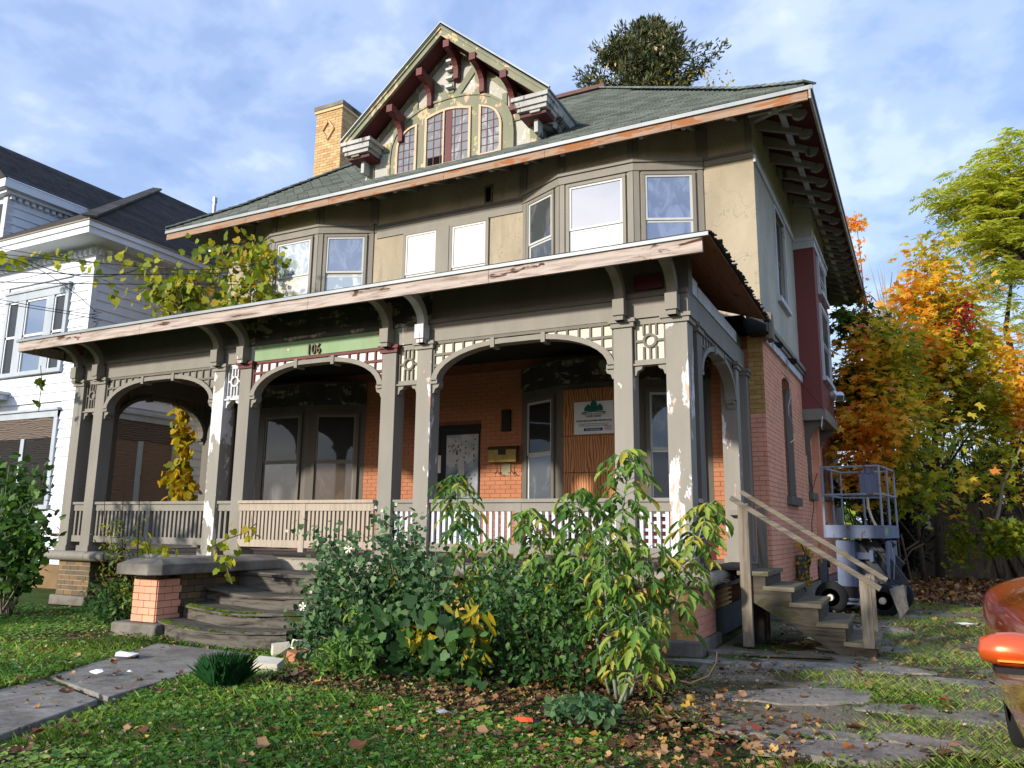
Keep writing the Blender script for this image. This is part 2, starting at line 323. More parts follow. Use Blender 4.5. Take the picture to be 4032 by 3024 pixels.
def shingles(parent, xf, L, H, mat, inside, n_ind=0, exp=.14, tab=.3, name='shingle'):
    me = MB().add([(0, 0, .03), (.29, 0, .03), (.29, 0, 0), (0, 0, 0), (.29, .17, .001), (0, .17, .001)], [(0, 1, 4, 5), (3, 2, 1, 0)]).mesh(name, M[mat]); rest = MB(); items = []
    for r in range(int(H/exp)):
        x = -(r*.37 % 1)*tab
        while x < L:
            if inside(x+tab/2, r*exp+exp/2): items.append((x, r*exp))
            x += tab
    if n_ind:
        cm = Vector(CAM); items.sort(key=lambda t: ((xf@Vector((t[0], t[1], 0)))-cm).length)
    for i, (x, y) in enumerate(items):
        dy = random.uniform(-.006, .006)
        if i < n_ind: inst(name, me, xf@Matrix.Translation((x+.005, y+dy, .004)), parent)
        else:
            x += .005; y += dy; rest.add([(x, y, .034), (x+tab-.01, y, .034), (x+tab-.01, y, .004), (x, y, .004), (x+tab-.01, y+.17, .005), (x, y+.17, .005)], [(0, 1, 4, 5), (3, 2, 1, 0)])
    if rest.v: stuff(rest.build('shingle_field', mat, parent, xf=xf))
# ------------------------------------------------------------------ windows
def window(parent, xf, x0, x1, z0, z1, cas='taupe', pans=('g_dark', 'g_dark'), split=.5, cw=.1, proud=.05, sash='sash', sill=True, name='window', inset=0.0, sill_h=.09, head=.0, shear=False, open_=0):
    k = dict(xf=xf, shear=shear); w = MB(); p = proud
    w.box(x0-cw, x0, -p, .02, z0, z1); w.box(x1, x1+cw, -p, .02, z0, z1); w.box(x0-cw, x1+cw, -p-.004, .02, z1, z1+cw+head)
    f = w.build(name, cas, parent, **k)
    if sill: MB().box(x0-cw-.04, x1+cw+.04, -p-.05, .02, z0-sill_h, z0).build('sill', cas, f, **k)
    zm = z0+(z1-z0)*split; t = .04; q = inset
    s = MB()
    s.box(x0, x0+t, q-.035, q+.02, zm, z1); s.box(x1-t, x1, q-.035, q+.02, zm, z1); s.box(x0+t, x1-t, q-.035, q+.02, z1-t, z1); s.box(x0+t, x1-t, q-.035, q+.02, zm, zm+t)
    s.build('upper_sash', sash, f, **k)
    s = MB()
    s.box(x0, x0+t, q-.012, q+.02, z0, zm); s.box(x1-t, x1, q-.012, q+.02, z0, zm); s.box(x0+t, x1-t, q-.012, q+.02, z0, z0+t)
    s.box(x0+t, x1-t, q-.012, q+.02, zm-t-open_, zm-open_)
    s.build('lower_sash', sash, f, **k)
    MB().box(x0+t, x1-t, q-.018, q-.012, zm+t, z1-t).build('pane', pans[0], f, **k); MB().box(x0+t, x1-t, q-.006, q-.001, z0+t, zm-t).build('pane', pans[1], f, **k)
    return f
# ================================================================== THE HOUSE
H = thing('brick_house', 'large brick and stucco house with a deep front porch and the number 106', 'house', (-6, 8, 0))
FY = 4.05; BAYR = [(-4.22, FY), (-3.22, 3.56), (-1.77, 3.56), (-.62, FY)]; BAYL = [(-11.6, FY), (-10.47, 3.56), (-9.09, 3.56), (-7.94, FY)]
WL = -12.35
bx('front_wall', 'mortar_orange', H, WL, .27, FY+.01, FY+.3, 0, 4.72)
bx('upper_wall', 'stucco', H, WL, .28, FY, FY+.3, 4.72, 8.95)
bx('left_wall', 'stucco', H, WL, WL+.3, FY+.3, 14, 0, 8.9); bx('back_wall', 'stucco', H, WL+.3, .3, 13.7, 14, 0, 8.9)
I4 = Matrix()
# side wall (seen edge-on from the drive): lower brick with window openings, upper stucco
XS = frameM((.28, 0), (.28, 20))        # local x = world y, local y into the wall (-x)
W1 = (5.87, 6.98, 2.02, 4.32); W2 = (8.78, 9.5, 2.22, 3.42); W3 = (10.1, 10.9, 1.6, 3.0); W4 = (11.6, 12.3, 2.3, 3.5)
holes = [W1, W2, W3, W4]
def holed(mb, a0, a1, b0, b1, d0, d1, hs):
    xs = sorted({a0, a1}|{h[0] for h in hs}|{h[1] for h in hs})
    for i in range(len(xs)-1):
        c = (xs[i]+xs[i+1])/2; zz = b0
        for h in sorted([h for h in hs if h[0] <= c <= h[1]], key=lambda h: h[2]):
            if h[2] > zz: mb.box(xs[i], xs[i+1], d0, d1, zz, h[2])
            zz = h[3]
        if zz < b1: mb.box(xs[i], xs[i+1], d0, d1, zz, b1)
    return mb
holed(MB(), 4.35, 13.8, .35, 4.7, 0.012, .26, holes).build('side_wall', 'mortar_pink', H, xf=XS, shear=True)
MB().box(4.05, 4.35, .012, .26, .35, 4.7).build('side_wall', 'mortar_pink', H, xf=XS, shear=True)
UW = (5.98, 7.1, 5.85, 7.68)
holed(MB(), 4.06, 13.8, 4.7, 8.9, 0.0, .26, [UW]).build('upper_side_wall', 'stucco_side', H, xf=XS, shear=True)
def seg_arch(xa, xb, zt, rise, n=8):
    return [(xa+(xb-xa)*i/n, zt-rise+rise*(1-(2*i/n-1)**2)) for i in range(n+1)]
for h in holes:   # arched heads fill the square corners of each opening
    a = seg_arch(h[0], h[1], h[3], .14); 
    vs = MB()
    for i in range(len(a)-1): vs.add([(a[i][0], .0, a[i][1]), (a[i+1][0], .0, a[i+1][1]), (a[i+1][0], .0, h[3]+.01), (a[i][0], .0, h[3]+.01), (a[i][0], .24, a[i][1]), (a[i+1][0], .24, a[i+1][1]), (a[i+1][0], .24, h[3]+.01), (a[i][0], .24, h[3]+.01)], [(0,1,2,3), (0,4,5,1), (7,6,5,4)])
    vs.build('arch_head', 'brick_pink', H, xf=XS, shear=True)
    window(H, XS, h[0]+.02, h[1]-.02, h[2]+.05, h[3]-.02, cas='taupe', pans=('g_grey', 'g_dark'), cw=.015, proud=-.12, inset=.2, sash='taupe', sill=False, shear=True)
    MB().box(h[0]-.09, h[1]+.1, -.09, .2, h[2]-.16, h[2]).build('sill', 'taupe_dark', H, xf=XS, shear=True, bevel=.008)
window(H, XS, UW[0]+.02, UW[1]-.02, UW[2], UW[3], cas='white_trim', pans=('g_dark', 'g_grey'), cw=.07, proud=.03, inset=.1, sash='taupe', sill=True, shear=True, sill_h=.1)
BW = bx('brick_wall', 'brick_pink', H, .02, .04, 4.2, 4.3, .5, .6)
mf = lambda x, z: 'brick_yellow' if (x < .3 and 0 < z < 0) else 'brick_pink'
XF = frameM((.03, FY), (.28, FY))
bricks(BW, XF, .255, .36, 4.7, 'brick_pink', budget=110, matfn=lambda x, z: 'brick_yellow' if z > 3.28 else 'brick_pink', bl=.2, proud=.012)
XS4 = XS@Matrix.Translation((4.06, 0, 0)); hl = [(a-4.06, b-4.06, c, d) for a, b, c, d in holes]
bricks(BW, XS4, 5.7, .36, 4.66, 'brick_pink', holes=hl, budget=0, shear=True, proud=.0)
bricks(BW, XS4@Matrix.Translation((5.74, 0, 0)), 4.0, .36, 4.66, 'brick_pink', holes=[(a-5.74, b-5.74, c, d) for a, b, c, d in hl], shear=True, proud=.0)
MB().box(9.75, 10.0, -.14, .0, .3, 4.66).build('wall_pier', 'brick_pink', H, xf=XS, shear=True)
MB().box(4.03, 13.8, -.05, .02, 0, .33, .012).build('foundation', 'stone', H, xf=XS, shear=True)
MB().box(-.05, .42, 3.9, 4.5, 0, .36, .015).build('foundation_stone', 'stone', H, bevel=.02)
# belt mouldings on the side
MB().box(4.2, 8.42, -.13, .0, 4.78, 4.86).box(4.2, 8.42, -.09, 0, 4.72, 4.78).build('belt_moulding', 'taupe', H, xf=XS, shear=True)
MB().box(4.2, 8.42, -.05, 0, 4.56, 4.72).build('belt_board', 'white_trim', H, xf=XS, shear=True)
MB().box(4.03, 8.45, -.04, 0, 7.8, 7.93).build('upper_belt', 'white_trim', H, xf=XS, shear=True)
MB().box(3.99, 4.24, -.03, .03, 4.9, 5.05).build('exposed_beam_end', 'fascia', H, xf=XS, shear=True)
bx('exposed_beam', 'fascia', H, -.3, .3, 3.99, 4.05, 4.95, 5.2)
# oriel on the side
OY0, OY1, OD = 8.45, 10.75, .42
O = MB().box(OY0, OY1, -OD, 0, 3.98, 7.62).build('oriel', 'maroon_wall', H, xf=XS, shear=True)
MB().box(OY0+.01, OY1-.01, -OD+.01, 0, 7.85, 8.7).build('oriel_top', 'stucco_side', O, xf=XS, shear=True)
MB().box(OY0-.03, OY1+.03, -OD-.03, 0, 7.62, 7.78).box(OY0-.06, OY1+.06, -OD-.06, 0, 7.78, 7.86).build('oriel_cornice', 'white_trim', O, xf=XS, shear=True)
MB().box(OY0-.04, OY1+.04, -OD-.05, 0, 3.74, 3.98).build('oriel_base', 'taupe', O, xf=XS, shear=True)
XO = XS@Matrix.Translation((0, -OD, 0))
window(O, XO, OY0+.45, OY1-.45, 4.75, 6.35, cas='white_trim', pans=('g_dark', 'g_dark'), cw=.08, shear=True, name='oriel_window')
window(O, XO, OY0+.55, OY1-.55, 6.75, 7.5, cas='white_trim', pans=('g_dark', 'g_dark'), cw=.07, shear=True, name='oriel_window')
for yy in (OY0+.18, OY1-.25):
    pr = [(0, 3.0)]+[(-.06-.34*math.sin(t*math.pi/12)**1.0*0-.34*(1-math.cos(t*math.pi/12)), 3.08+.56*math.sin(t*math.pi/12)) for t in range(7)]+[(-.4, 3.74), (0, 3.74)]
    MB().prism([(a, b) for a, b in pr], 'yz', yy-.05, yy+.05).build('oriel_bracket', 'taupe_dark', O, xf=XS, shear=True)
# rear corner porch roof seen beyond the oriel
bx('rear_porch_roof', 'taupe_dark', H, .35, 1.5, 13.8, 16.0, 3.75, 4.0); bx('rear_porch_fascia', 'taupe', H, .3, 1.6, 13.75, 16.05, 4.0, 4.12)
bx('rear_wing', 'stucco_side', H, -3, .5, 14, 17, 0, 8.3); bx('rear_corner_board', 'white_trim', H, .5, .56, 14.1, 14.4, .4, 3.6)
# ------------------------------------------------------------------ front bays, upper and lower storeys
def bay(pts, z0, z1, mat, name):
    poly = [(p[0], p[1]) for p in pts]; return MB().prism(poly[::-1], 'xy', z0, z1).build(name, mat, H)
def band(pts, z0, z1, d, mat, name, parent):
    mb = MB(); n = len(pts); off = []
    for i in range(n):
        p = Vector((pts[i][0], pts[i][1])); ns = []
        for a, b in ((i-1, i), (i, i+1)):
            if 0 <= a and b < n: e = Vector((pts[b][0]-pts[a][0], pts[b][1]-pts[a][1])).normalized(); ns.append(Vector((e.y, -e.x)))
        m = sum(ns, Vector((0, 0))).normalized(); m = m/max(.5, m.dot(ns[0])); off.append((p.x+m.x*d, p.y+m.y*d))
    for i in range(n-1): mb.prism([pts[i], pts[i+1], off[i+1], off[i]][::-1], 'xy', z0, z1)
    return mb.build(name, mat, parent)
for nm, B in (('right', BAYR), ('left', BAYL)):
    b = bay(B, 4.9, 8.62, 'stucco', 'upper_bay')
    band(B, 7.83, 7.98, .05, 'taupe', 'bay_band', b); band(B, 7.98, 8.05, .085, 'taupe', 'bay_cornice', b); band(B, 5.3, 5.9, .02, 'taupe', 'bay_apron', b)
    for i in range(3):
        A, Bp = B[i], B[i+1]; xf = frameM(A, Bp); L = (Vector(A)-Vector(Bp)).length; nar = L < 1.3
        for x0, x1 in ((.0, .1), (L-.1, L)): MB().box(x0, x1, -.03, .01, 5.9, 7.83).box(x0, x1, -.025, .01, 8.05, 8.6).build('corner_board', 'taupe', b, xf=xf)
        mg = .2
        pans = {('right', 0): ('g_grey', 'g_grey'), ('right', 1): ('g_sky', 'g_plastic'), ('right', 2): ('g_blue', 'g_blue'), ('left', 0): ('g_grey', 'g_grey'), ('left', 1): ('g_plastic', 'g_white'), ('left', 2): ('g_blue', 'g_plastic')}[(nm, i)]
        window(b, xf, mg, L-mg, 6.0, 7.74, pans=pans, split=.52 if nm == 'left' else .5, open_=.06 if (nm, i) == ('left', 2) else 0, cw=.06, sill_h=.1)
    # lower storey
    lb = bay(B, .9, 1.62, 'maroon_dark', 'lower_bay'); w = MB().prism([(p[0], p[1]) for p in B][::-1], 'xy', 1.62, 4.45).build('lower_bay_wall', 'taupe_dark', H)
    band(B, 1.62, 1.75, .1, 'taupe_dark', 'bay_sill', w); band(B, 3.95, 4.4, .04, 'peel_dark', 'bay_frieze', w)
    for i in range(3):
        A, Bp = B[i], B[i+1]; xf = frameM(A, Bp); L = (Vector(A)-Vector(Bp)).length
        if (nm, i) == ('right', 1):
            for za, zb_ in ((1.78, 2.35), (2.36, 3.0), (3.01, 3.85)): MB().box(.08, L-.03, -.06, .0, za, zb_).build('plywood_sheet', 'ply', w, xf=xf)
            continue
        pans = {('right', 0): ('g_dark', 'g_grey'), ('right', 2): ('g_grey', 'g_dark'), ('left', 0): ('g_dark', 'g_dark'), ('left', 1): ('g_dark', 'g_grey'), ('left', 2): ('g_dark', 'g_blind')}[(nm, i)]
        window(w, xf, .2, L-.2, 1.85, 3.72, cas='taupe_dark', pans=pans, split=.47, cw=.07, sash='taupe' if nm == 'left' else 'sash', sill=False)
# upper front wall between the bays
UF = frameM((0, FY), (1, FY))
for x0, x1, zt, nme in ((-7.94, -4.22, 7.83, 'wall_band'), (-.62, .28, 7.88, 'wall_band'), (WL, -11.6, 7.88, 'wall_band')):
    bx(nme, 'taupe', H, x0+.04, x1, FY-.035, FY, zt, zt+.1); bx('wall_cornice', 'taupe_dark', H, x0+.04, x1, FY-.06, FY, zt+.1, zt+.15)
bx('window_band', 'taupe', H, -7.85, -4.24, FY-.028, FY, 7.68, 7.83)
for (a, b2) in ((-7.05, -6.28), (-5.88, -5.08)):
    window(H, UF, a, b2, 6.2, 7.62, pans=('g_white', 'g_white'), split=.36, cw=.07, proud=.045)
bx('mullion_board', 'taupe', H, -6.21, -5.95, FY-.06, FY, 6.1, 7.68)
f = bx('wall_vent', 'taupe_dark', H, -5.13, -4.94, FY-.03, FY, 7.99, 8.4); bx('vent_opening', 'dark', f, -5.09, -4.98, FY-.034, FY-.02, 8.03, 8.34)
for x in (-7.9, -4.27, -.58, .2): bx('corner_trim', 'taupe', H, x-.05, x+.06, FY-.025, FY, 8.03, 8.75)
# ------------------------------------------------------------------ front wall under the porch: brick, door, letter box, sign
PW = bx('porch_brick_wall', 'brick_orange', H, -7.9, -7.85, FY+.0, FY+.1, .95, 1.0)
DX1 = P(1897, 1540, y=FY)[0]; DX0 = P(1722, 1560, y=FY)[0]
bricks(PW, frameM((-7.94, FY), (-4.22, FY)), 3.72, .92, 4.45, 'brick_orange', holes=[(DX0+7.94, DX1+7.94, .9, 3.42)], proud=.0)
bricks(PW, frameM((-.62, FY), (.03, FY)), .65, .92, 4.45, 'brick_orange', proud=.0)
bx('door_frame', 'black', H, DX0, DX0+.12, FY-.03, FY, .92, 3.38); bx('door_frame', 'black', H, DX0+.12, DX1, FY-.03, FY, 3.3, 3.4)
dr = bx('side_door_leaf', 'maroon_dark', H, DX0+.12, DX0+.5, FY-.012, FY, .92, 3.3)
dm = Mat('mural_paint', .6); nz = dm.noise(1.6, 5, (1, 1, 1), .5, .4); dc = dm.ramp(nz, [(.3, lin(96, 108, 122)), (.48, lin(140, 148, 154)), (.56, lin(186, 186, 186)), (.7, lin(110, 118, 128))]); dm.col(dc); M['mural'] = dm.m
DX0 -= .45
D = bx('front_door', 'black', H, DX0+.5, DX1-.02, FY-.02, FY, .92, 3.3)
bx('painted_panel', 'mural', D, DX0+.72, DX1-.04, FY-.03, FY-.02, 1.95, 3.2); bx('painted_panel', plain('green_door_paint', lin(50, 130, 100)), D, DX0+.72, DX1-.04, FY-.03, FY-.02, .95, 1.94)
random.seed(5); rd = MB(); 
for i in range(46):
    cx_ = random.uniform(DX0+.76, DX1-.1); cz = random.choice([random.uniform(2.75, 3.1), random.uniform(2.6, 3.0), random.uniform(2.05, 2.4)]); rd.prism([(cx_+.018*math.cos(t), cz+.02*math.sin(t)) for t in (0, 1.2, 2.4, 3.6, 4.8)], 'xz', FY-.034, FY-.03)
rd.build('painted_leaves', plain('red_dots', lin(120, 30, 46)), D)
bx('painted_trunk', plain('white_mural', lin(190, 192, 190)), D, DX0+1.0, DX0+1.14, FY-.033, FY-.03, 2.3, 2.85)
bx('door_notice', 'cream_white', D, DX0+.38, DX0+.6, FY-.04, FY-.03, 2.45, 2.8); MB().lathe([(.0, -.03), (.04, -.03), (.045, 0)], (DX0+.63, FY-.03, 2.2), 'y', 12).build('door_lock', plain('brass', lin(170, 140, 70), .4, .5, .8), D)
mb_ = P(1700+.6027*375, 1200+.6027*930, y=FY-.1); mx0 = mb_[0]; mz = mb_[2]
brass = plain('tarnished_brass', lin(138, 118, 58), .5, .5, .5, .4)
LB = thing('letter_box', 'tarnished brass letter box with two hooks on the orange brick beside the door', 'letter box', (mx0+.3, FY, mz-.3))
MB().box(mx0, mx0+.6, FY-.14, FY-.02, mz-.3, mz-.05).build('box_body', brass, LB, bevel=.006); MB().prism([(FY-.15, mz-.06), (FY-.02, mz-.06), (FY-.02, mz+.02), (FY-.12, mz-.0)], 'yz', mx0-.01, mx0+.61).build('lid', plain('dark_brass', lin(92, 78, 40), .5, .5, .5), LB)
bx('latch_plate', 'black', LB, mx0+.22, mx0+.38, FY-.15, FY-.14, mz-.16, mz-.06)
for hx in (.17, .47): MB().tube([(mx0+hx, FY-.08, mz-.3), (mx0+hx, FY-.08, mz-.45), (mx0+hx, FY-.12, mz-.52), (mx0+hx-.02, FY-.16, mz-.5)], .008, 5).tube([(mx0+hx, FY-.08, mz-.45), (mx0+hx+.07, FY-.1, mz-.53), (mx0+hx+.09, FY-.12, mz-.5)], .008, 5).build('hook', 'dark_metal', LB)
bx('bell_plate', plain('bell_plate_paint', lin(150, 140, 110)), H, mx0+.24, mx0+.42, FY-.015, FY, mz-.55, mz-.32)
bx('wall_lamp_remnant', 'black', H, mx0+.24, mx0+.42, FY-.06, FY, mz+.3, mz+.72)
# land bank sign on the plywood
sgn = P(2263, 1586, y=3.5); sx0 = sgn[0]; sz1 = sgn[2]; sgb = P(2268, 1712, y=3.5); sz0 = sgb[2]; sw = (sz1-sz0)*1.28
SG = thing('notice_board', 'white printed notice board screwed to the bare plywood', 'sign', (sx0+sw/2, 3.5, sz0))
bx('board', 'white', SG, sx0, sx0+sw, 3.47, 3.49, sz0, sz1)
def text(s, cx_, cz, size, mat, par, y=3.464, squeeze=1, al='CENTER', ext=.001, font_bold=0, name='lettering'):
    cu = bpy.data.curves.new(name, 'FONT'); cu.body = s; cu.size = size; cu.align_x = al; cu.extrude = ext; cu.offset = font_bold; cu.resolution_u = 2
    o = bpy.data.objects.new(name, cu); COL.objects.link(o); bpy.context.view_layer.update()
    me = bpy.data.meshes.new_from_object(o.evaluated_get(bpy.context.evaluated_depsgraph_get())); bpy.data.objects.remove(o)
    me.transform(Matrix.Translation((cx_, y, cz))@Matrix.Rotation(math.pi/2, 4, 'X')@Matrix.Diagonal((squeeze, 1, 1, 1))); me.materials.clear(); me.materials.append(mat); me.name = name
    o = bpy.data.objects.new(name, me); link(o, par); return o
tx = plain('print_grey', lin(70, 76, 82), .6, bump=0); tg = plain('print_teal', lin(20, 105, 98), .6, bump=0); tb = plain('print_navy', lin(28, 58, 120), .6, bump=0); tr_ = plain('print_red', lin(190, 60, 90), .6, bump=0)
hh = sz1-sz0; ccx = sx0+sw*.5
text('GREATER SYRACUSE', ccx, sz0+hh*.585, hh*.085, tx, SG); text('LAND BANK', ccx, sz0+hh*.51, hh*.09, tx, SG, font_bold=.001)
text('www.syracuselandbank.org', ccx, sz0+hh*.38, hh*.105, tx, SG, font_bold=.0008); text('To report an issue with this property call:', ccx, sz0+hh*.295, hh*.058, tx, SG); text('Greater Syracuse Land Bank | 422-2301', ccx, sz0+hh*.235, hh*.058, tx, SG)
bx('blue_strip', tb, SG, ccx-sw*.25, ccx+sw*.22, 3.466, 3.47, sz0+hh*.09, sz0+hh*.18); text('NO TRESPASSING', ccx-sw*.015, sz0+hh*.112, hh*.06, M['white'], SG, y=3.462)
for i, t in enumerate(('DESLIPTON SPEC', 'WORKER', 'CONSTRUCTION', '315-254-3535')): text(t, sx0+sw*.86, sz0+hh*(.22-.043*i), hh*.04, tr_, SG)
lz = sz0+hh*.7; g = MB().prism([(ccx-.21*sw/.9, lz), (ccx+.21*sw/.9, lz), (ccx+.21*sw/.9, lz+.07), (ccx+.15*sw/.9, lz+.13), (ccx+.08*sw/.9, lz+.09), (ccx+.08*sw/.9, lz+.14), (ccx, lz+.21), (ccx-.07*sw/.9, lz+.14), (ccx-.07*sw/.9, lz+.09), (ccx-.12*sw/.9, lz+.13), (ccx-.21*sw/.9, lz+.06)], 'xz', 3.464, 3.47); g.build('house_emblem', tg, SG)
MB().strip([(ccx-.3*sw+.6*sw*i/8, lz-.035+.02*math.sin(i/8*math.pi)) for i in range(9)], [(ccx-.3*sw+.6*sw*i/8, lz-.02+.02*math.sin(i/8*math.pi)) for i in range(9)], 'xz', 3.464, 3.47).build('emblem_line', tx, SG)
# ------------------------------------------------------------------ porch deck, band, piers
bx('porch_deck', 'tan_trim', H, -11.75, .06, .1, FY, .82, .9)
def bull(pts, r=.085, zc=.815):
    mb = MB(); n = 10
    prof = [(-(r)*math.cos(t), r*math.sin(t)) for t in np.linspace(-math.pi/2, math.pi/2, n)]
    return mb, prof
def band_x(x0, x1, yf, nm='porch_band', mat='stone_band'):
    pr = [(yf+.3, .73)]+[(yf+.085-.085*math.cos(t), .815+.085*math.sin(t)) for t in np.linspace(-math.pi/2, math.pi/2, 9)]+[(yf+.3, .9)]
    return MB().prism(pr, 'yz', x0, x1).build(nm, mat, H, smooth=False)
xx = -11.85
for w_ in (1.1, 1.05, 1.1, 1.0): band_x(xx, xx+w_-.008, -.14, 'band_stone', 'taupe'); xx += w_
xx = -4.3
for w_ in (1.0, 1.05, 1.15, 1.24): band_x(xx, min(xx+w_, .06)-.008, -.14, 'band_stone'); xx += w_
yy0 = .16
for w_ in (.95, .9, .74):
    pr = [(-.2, .73)]+[(.09+.085*math.cos(t)-.0, .815+.085*math.sin(t)) for t in np.linspace(-math.pi/2, math.pi/2, 9)]+[(-.2, .9)]
    MB().prism(pr, 'xz', yy0, yy0+w_-.008).build('band_stone', 'stone_band', H); yy0 += w_
MB().lathe([(.05, -.085)]+[(.24+.06*math.cos(t), .085*math.sin(t)) for t in np.linspace(-math.pi/2, math.pi/2, 7)]+[(.05, .085)], (-.09, .13, .815), 'z', 20).build('band_corner', 'stone_band', H, smooth=True)
for py_, l in ((.45, .1), (.75, .07), (1.35, .09), (1.85, .13)): MB().tube([(.14, py_, .8), (.17+l, py_-.02, .78)], .008, 5).build('bolt', 'fascia_up', H)
def pier(x0, x1, y0, y1, fm, sm, bf, bs, z0=.13, z1=.73):
    p = bx('pier', 'mortar_white', H, x0+.01, x1-.01, y0+.01, y1, z0, z1)
    bricks(p, frameM((x0, y0), (x1, y0)), x1-x0, z0, z1, fm, budget=bf, ch=.086, proud=.0)
    bricks(p, frameM((x1, y0), (x1, y1)), y1-y0, z0, z1, sm, budget=bs, ch=.086, proud=.0)
    MB().box(x0-.04, x1+.07, y0-.09, y1+.05, -.05, z0, .012).build('pier_stone', 'stone', p, bevel=.02); return p
pier(-1.15, -.01, .0, 1.02, 'brick_yellow', 'brick_pink', 50, 45); pier(-11.62, -10.75, .02, 1.0, 'brick_dull', 'brick_dull', 0, 0)
pier(-4.9, -3.7, .02, .6, 'brick_yellow', 'brick_dull', 0, 0)
lt = bx('crawl_lattice', plain('ochre_lattice', lin(176, 136, 68)), H, -3.7, -1.15, .2, .23, .6, .68)
for i in range(22): MB().box(-3.68+i*.115, -3.63+i*.115, .2, .225, .15, .6).build('lattice_slat', 'brick_yellow', lt)
for i in range(5): MB().box(-3.7, -1.15, .19, .2, .2+i*.09, .24+i*.09).build('lattice_slat', 'brick_yellow', lt)
bx('crawl_board', plain('green_skirt', lin(52, 62, 54)), H, -3.7, -1.15, .18, .24, 0, .16); bx('crawl_shade_sheet', 'dark', H, -11.6, -.1, .7, .75, 0, .8)  # last box: near-black sheet standing in for the shade behind the lattice
sk = bx('side_skirt', plain('dark_green_skirt', lin(50, 58, 52), var=.5), H, -.12, -.08, 1.02, 4.0, 0, .36); bx('skirt_board', 'grey_wood', H, -.12, -.07, 1.02, 4.0, .62, .74)
for i in range(14): MB().box(-.12, -.09, 1.05+i*.09, 1.09+i*.09, .36, .62).build('lattice_slat', 'brick_yellow', sk)
for i in range(4): MB().box(-.1, -.075, 1.02, 2.4, .38+i*.065, .405+i*.065).build('lattice_slat', 'brick_yellow', sk)
# middle bay edge boards above the steps
bx('step_riser_board', 'tan_trim', H, -7.2, -4.35, -.1, .2, .74, .89)
# ------------------------------------------------------------------ columns
CX = {'A1': (-11.69, 'taupe'), 'A2': (-11.08, 'taupe'), 'B1': (-8.05, 'taupe_white'), 'B2': (-7.46, 'taupe'), 'C1': (-4.59, 'taupe'), 'C2': (-3.97, 'taupe_peel'), 'D1': (-.97, 'taupe_peel'), 'D2': (-.29, 'taupe_bad')}
def column(x0, y0, mat, w=.25, plinth=True):
    c = MB().box(x0, x0+w, y0, y0+w, .9, 3.96).build('porch_column', mat, H, bevel=.006)
    if plinth: MB().box(x0-.035, x0+w+.035, y0-.035, y0+w+.035, .895, 1.0).build('plinth', 'grey_wood_v' if mat == 'taupe_bad' else mat, c)
    MB().box(x0-.03, x0+w+.03, y0-.03, y0+w+.03, 3.93, 3.99).box(x0-.055, x0+w+.055, y0-.055, y0+w+.055, 3.99, 4.04).build('capital', 'maroon' if x0 in (-7.46, -4.59) else 'taupe', c); return c
for k, (x, mt) in CX.items(): column(x, 0, mt, .28 if k == 'D2' else .25)
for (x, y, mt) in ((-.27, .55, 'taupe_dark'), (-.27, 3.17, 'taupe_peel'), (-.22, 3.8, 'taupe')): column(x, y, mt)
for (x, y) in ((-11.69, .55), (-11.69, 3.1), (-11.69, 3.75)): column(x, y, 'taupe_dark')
# beams
def beam(x0, x1, mat, m2, z0=4.04): bx('porch_beam', mat, H, x0, x1, .02, .26, z0, 4.3); bx('porch_frieze', m2, H, x0, x1, .1, .3, 4.3, 4.85); bx('beam_moulding', 'taupe_dark' if m2 != 'peel_dark' else 'peel_dark', H, x0, x1, -.01, .1, 4.3, 4.36)  # frieze and moulding tones have the soffit's shade painted in; flaking is wear
beam(-11.72, -7.5, 'taupe', 'taupe_dark'); beam(-7.2, -4.35, 'green_board', 'peel_dark'); beam(-7.5, -7.2, 'white_trim', 'peel_dark'); beam(-4.35, -3.8, 'taupe_peel', 'peel_dark'); beam(-3.8, .0, 'taupe', 'taupe_dark')
bx('side_beam', 'taupe', H, -.24, -.02, .26, FY-.05, 4.04, 4.36); bx('side_frieze', 'grey_wood', H, -.22, -.06, .3, FY-.1, 4.36, 4.62)
bx('side_beam_board', 'white_trim', H, -.06, -.01, .3, .62, 4.38, 4.6); bx('side_beam_board', 'white_trim', H, -.06, -.012, .66, 3.3, 4.38, 4.56)
bx('side_beam', 'taupe_dark', H, -11.72, -11.5, .26, FY-.05, 4.04, 4.36)
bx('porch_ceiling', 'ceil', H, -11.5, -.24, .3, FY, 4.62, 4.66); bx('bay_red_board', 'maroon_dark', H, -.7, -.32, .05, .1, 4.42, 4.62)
x106 = P(1232, 1362, y=.0); gold = plain('gilt_numeral', lin(70, 58, 34), .5, .5, .3); nb_ = thing('house_number', 'raised numerals 106 in dark gilt on the flaking green board', 'house number', (x106[0], 0, x106[2]))
text('106', x106[0]+.02, x106[2]-.13, .24, gold, nb_, y=.0, squeeze=.8, ext=.012, name='numeral')
